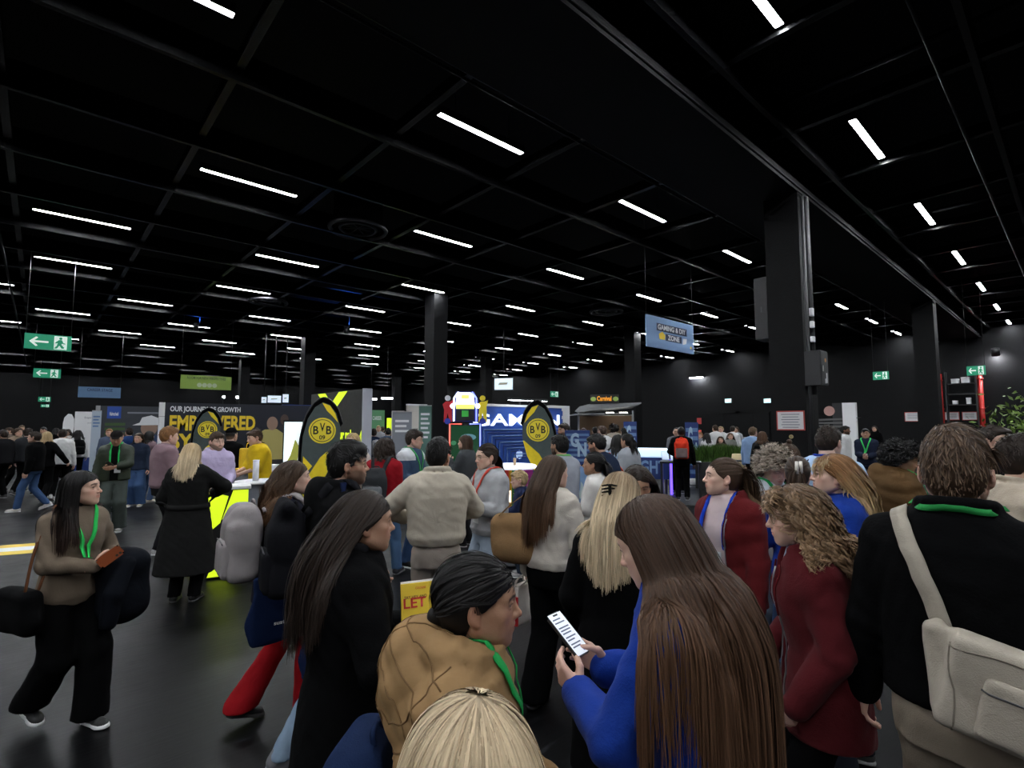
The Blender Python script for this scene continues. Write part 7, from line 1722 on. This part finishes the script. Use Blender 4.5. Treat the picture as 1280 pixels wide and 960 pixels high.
far('person with long black hair in a light blue top by the blue GN sign', 772, 8.6, 1.74, -15, (.35, .45, .6), BK, 'black', 'long', res='mid', hl=.3); p = far('person with dark hair in a grey sweater and green lanyard by the lit counter', 786, 8.4, 1.76, 50, (.3, .32, .35), CHAR, 'black', 'tied', res='mid', skin='mid', garment='sweater')
far('person in a white shirt in front of the food trailer', 754, 12.5, 1.88, 40, WHT, CHAR, 'brown', res='mid', fem=False, garment='shirt_top'); far('person in black facing the food trailer', 744, 17.0, 1.82, 10, BK, BK, 'black'); far('person in a grey top at the left of the food trailer', 730, 17.5, 1.78, 170, (.2, .2, .23), BK, 'brown'); far('person with a dark afro in front of the food trailer', 768, 17., 1.88, 5, (.3, .26, .22), BK, 'black', 'curly'); far('person in a blue top by the white wall', 716, 14.0, 1.74, 150, (.05, .1, .25), BK, 'black'); far('person in white at the right of the food trailer', 780, 16.5, 1.80, 20, WHT, BK, 'black', 'tied')
far('bearded person with dark hair behind the grey sweatshirt', 707, 9.7, 1.93, 120, CHAR, CHAR, 'dkbrown', 'short', skin='mid', beard=.8, res='mid')
# red backpack
p = far('person in black with a red backpack standing at the demo desk', 852, 12.9, 1.80, 0, BK, BK, 'black', 'crop', res='mid', fem=False, skin='dark', z0=.05, L=(-.2, .25, 1.05), R=(.27, .03, .84)); backpack(p, 'bright red backpack with grey pockets worn by the person in black', (.62, .045, .02), w=.32, h=.5, d=.2, zc=1.2, pocketcol=(.16, .12, .12), straps=False)
far('person in a grey cap beyond the red backpack', 846, 14.6, 1.82, 180, (.1, .1, .11), BK, 'black', 'crop', skin='mid')
# round the planter
far('white shirted person with back turned left of the far doors', 895, 19.0, 1.88, 30, WHT, BK, 'brown', fem=False); far('white shirted person with back turned by the far doors', 916, 19.5, 1.84, -20, WHT, BK, 'dkbrown', fem=False); far('pale haired person between the two white shirts', 902, 21., 1.82, 150, (.5, .5, .5), BK, 'blond'); far('person with brown hair beside the white shirts', 921, 21.5, 1.80, 160, (.35, .36, .4), BK, 'brown', 'bob')
far('person in a white top with long black hair behind the planter', 884, 17.0, 1.62, 20, WHT, BK, 'black', 'long'); far('person in an olive jacket behind the planter', 901, 16.9, 1.50, 175, OLIVE, BK, 'brown', 'long'); far('person in a grey top with light brown hair behind the planter', 913, 17.9, 1.6, -170, (.16, .16, .15), BK, 'ltbrown', 'long'); far('person with reddish hair at the left end of the planter', 875, 17.8, 1.64, 170, (.2, .2, .23), BK, 'ginger', 'bob')
far('person with curly brown hair in a light blue shirt right of the planter', 941, 13.0, 1.84, -30, (.2, .3, .48), CHAR, 'ltbrown', res='mid', fem=False); p = far('person with long auburn hair in a dark jacket right of the planter', 953, 12.4, 1.74, -15, (.018, .018, .02), BK, 'auburn', 'long', res='mid', garment='jacket'); backpack(p, 'black backpack on the dark jacket right of the planter', BK, straps=False)
# right side
far('bearded person in a white top by the graphic partition', 1056, 15.0, 1.86, -100, WHT, BK, 'black', 'short', skin='brown', beard=.8, res='mid', fem=False); p = far('person in a navy top with green lanyard holding a pale cap', 1083, 13.0, 1.80, 175, (.014, .018, .035), (.012, .02, .05), 'black', 'short', skin='mid', res='mid', fem=False, L=(-.06, .26, 1.05), R=(.06, .26, 1.08), shoe=(.55, .55, .55), sole=.7); lanyard(p, (.05, .5, .12), 1.15, .03)
far('small dark clothed person against the far wall', 1094, 22.0, 1.84, 170, BK, BK, 'dkbrown', 'long'); far('grey haired person in a grey jacket near the red pipe', 1170, 20., 1.86, 150, (.2, .2, .22), BK, 'grey'); far('blond person cut off by the right edge behind the bearded man', 1287, 5.4, 1.75, 30, (.35, .3, .25), BK, 'dkblond', 'short')
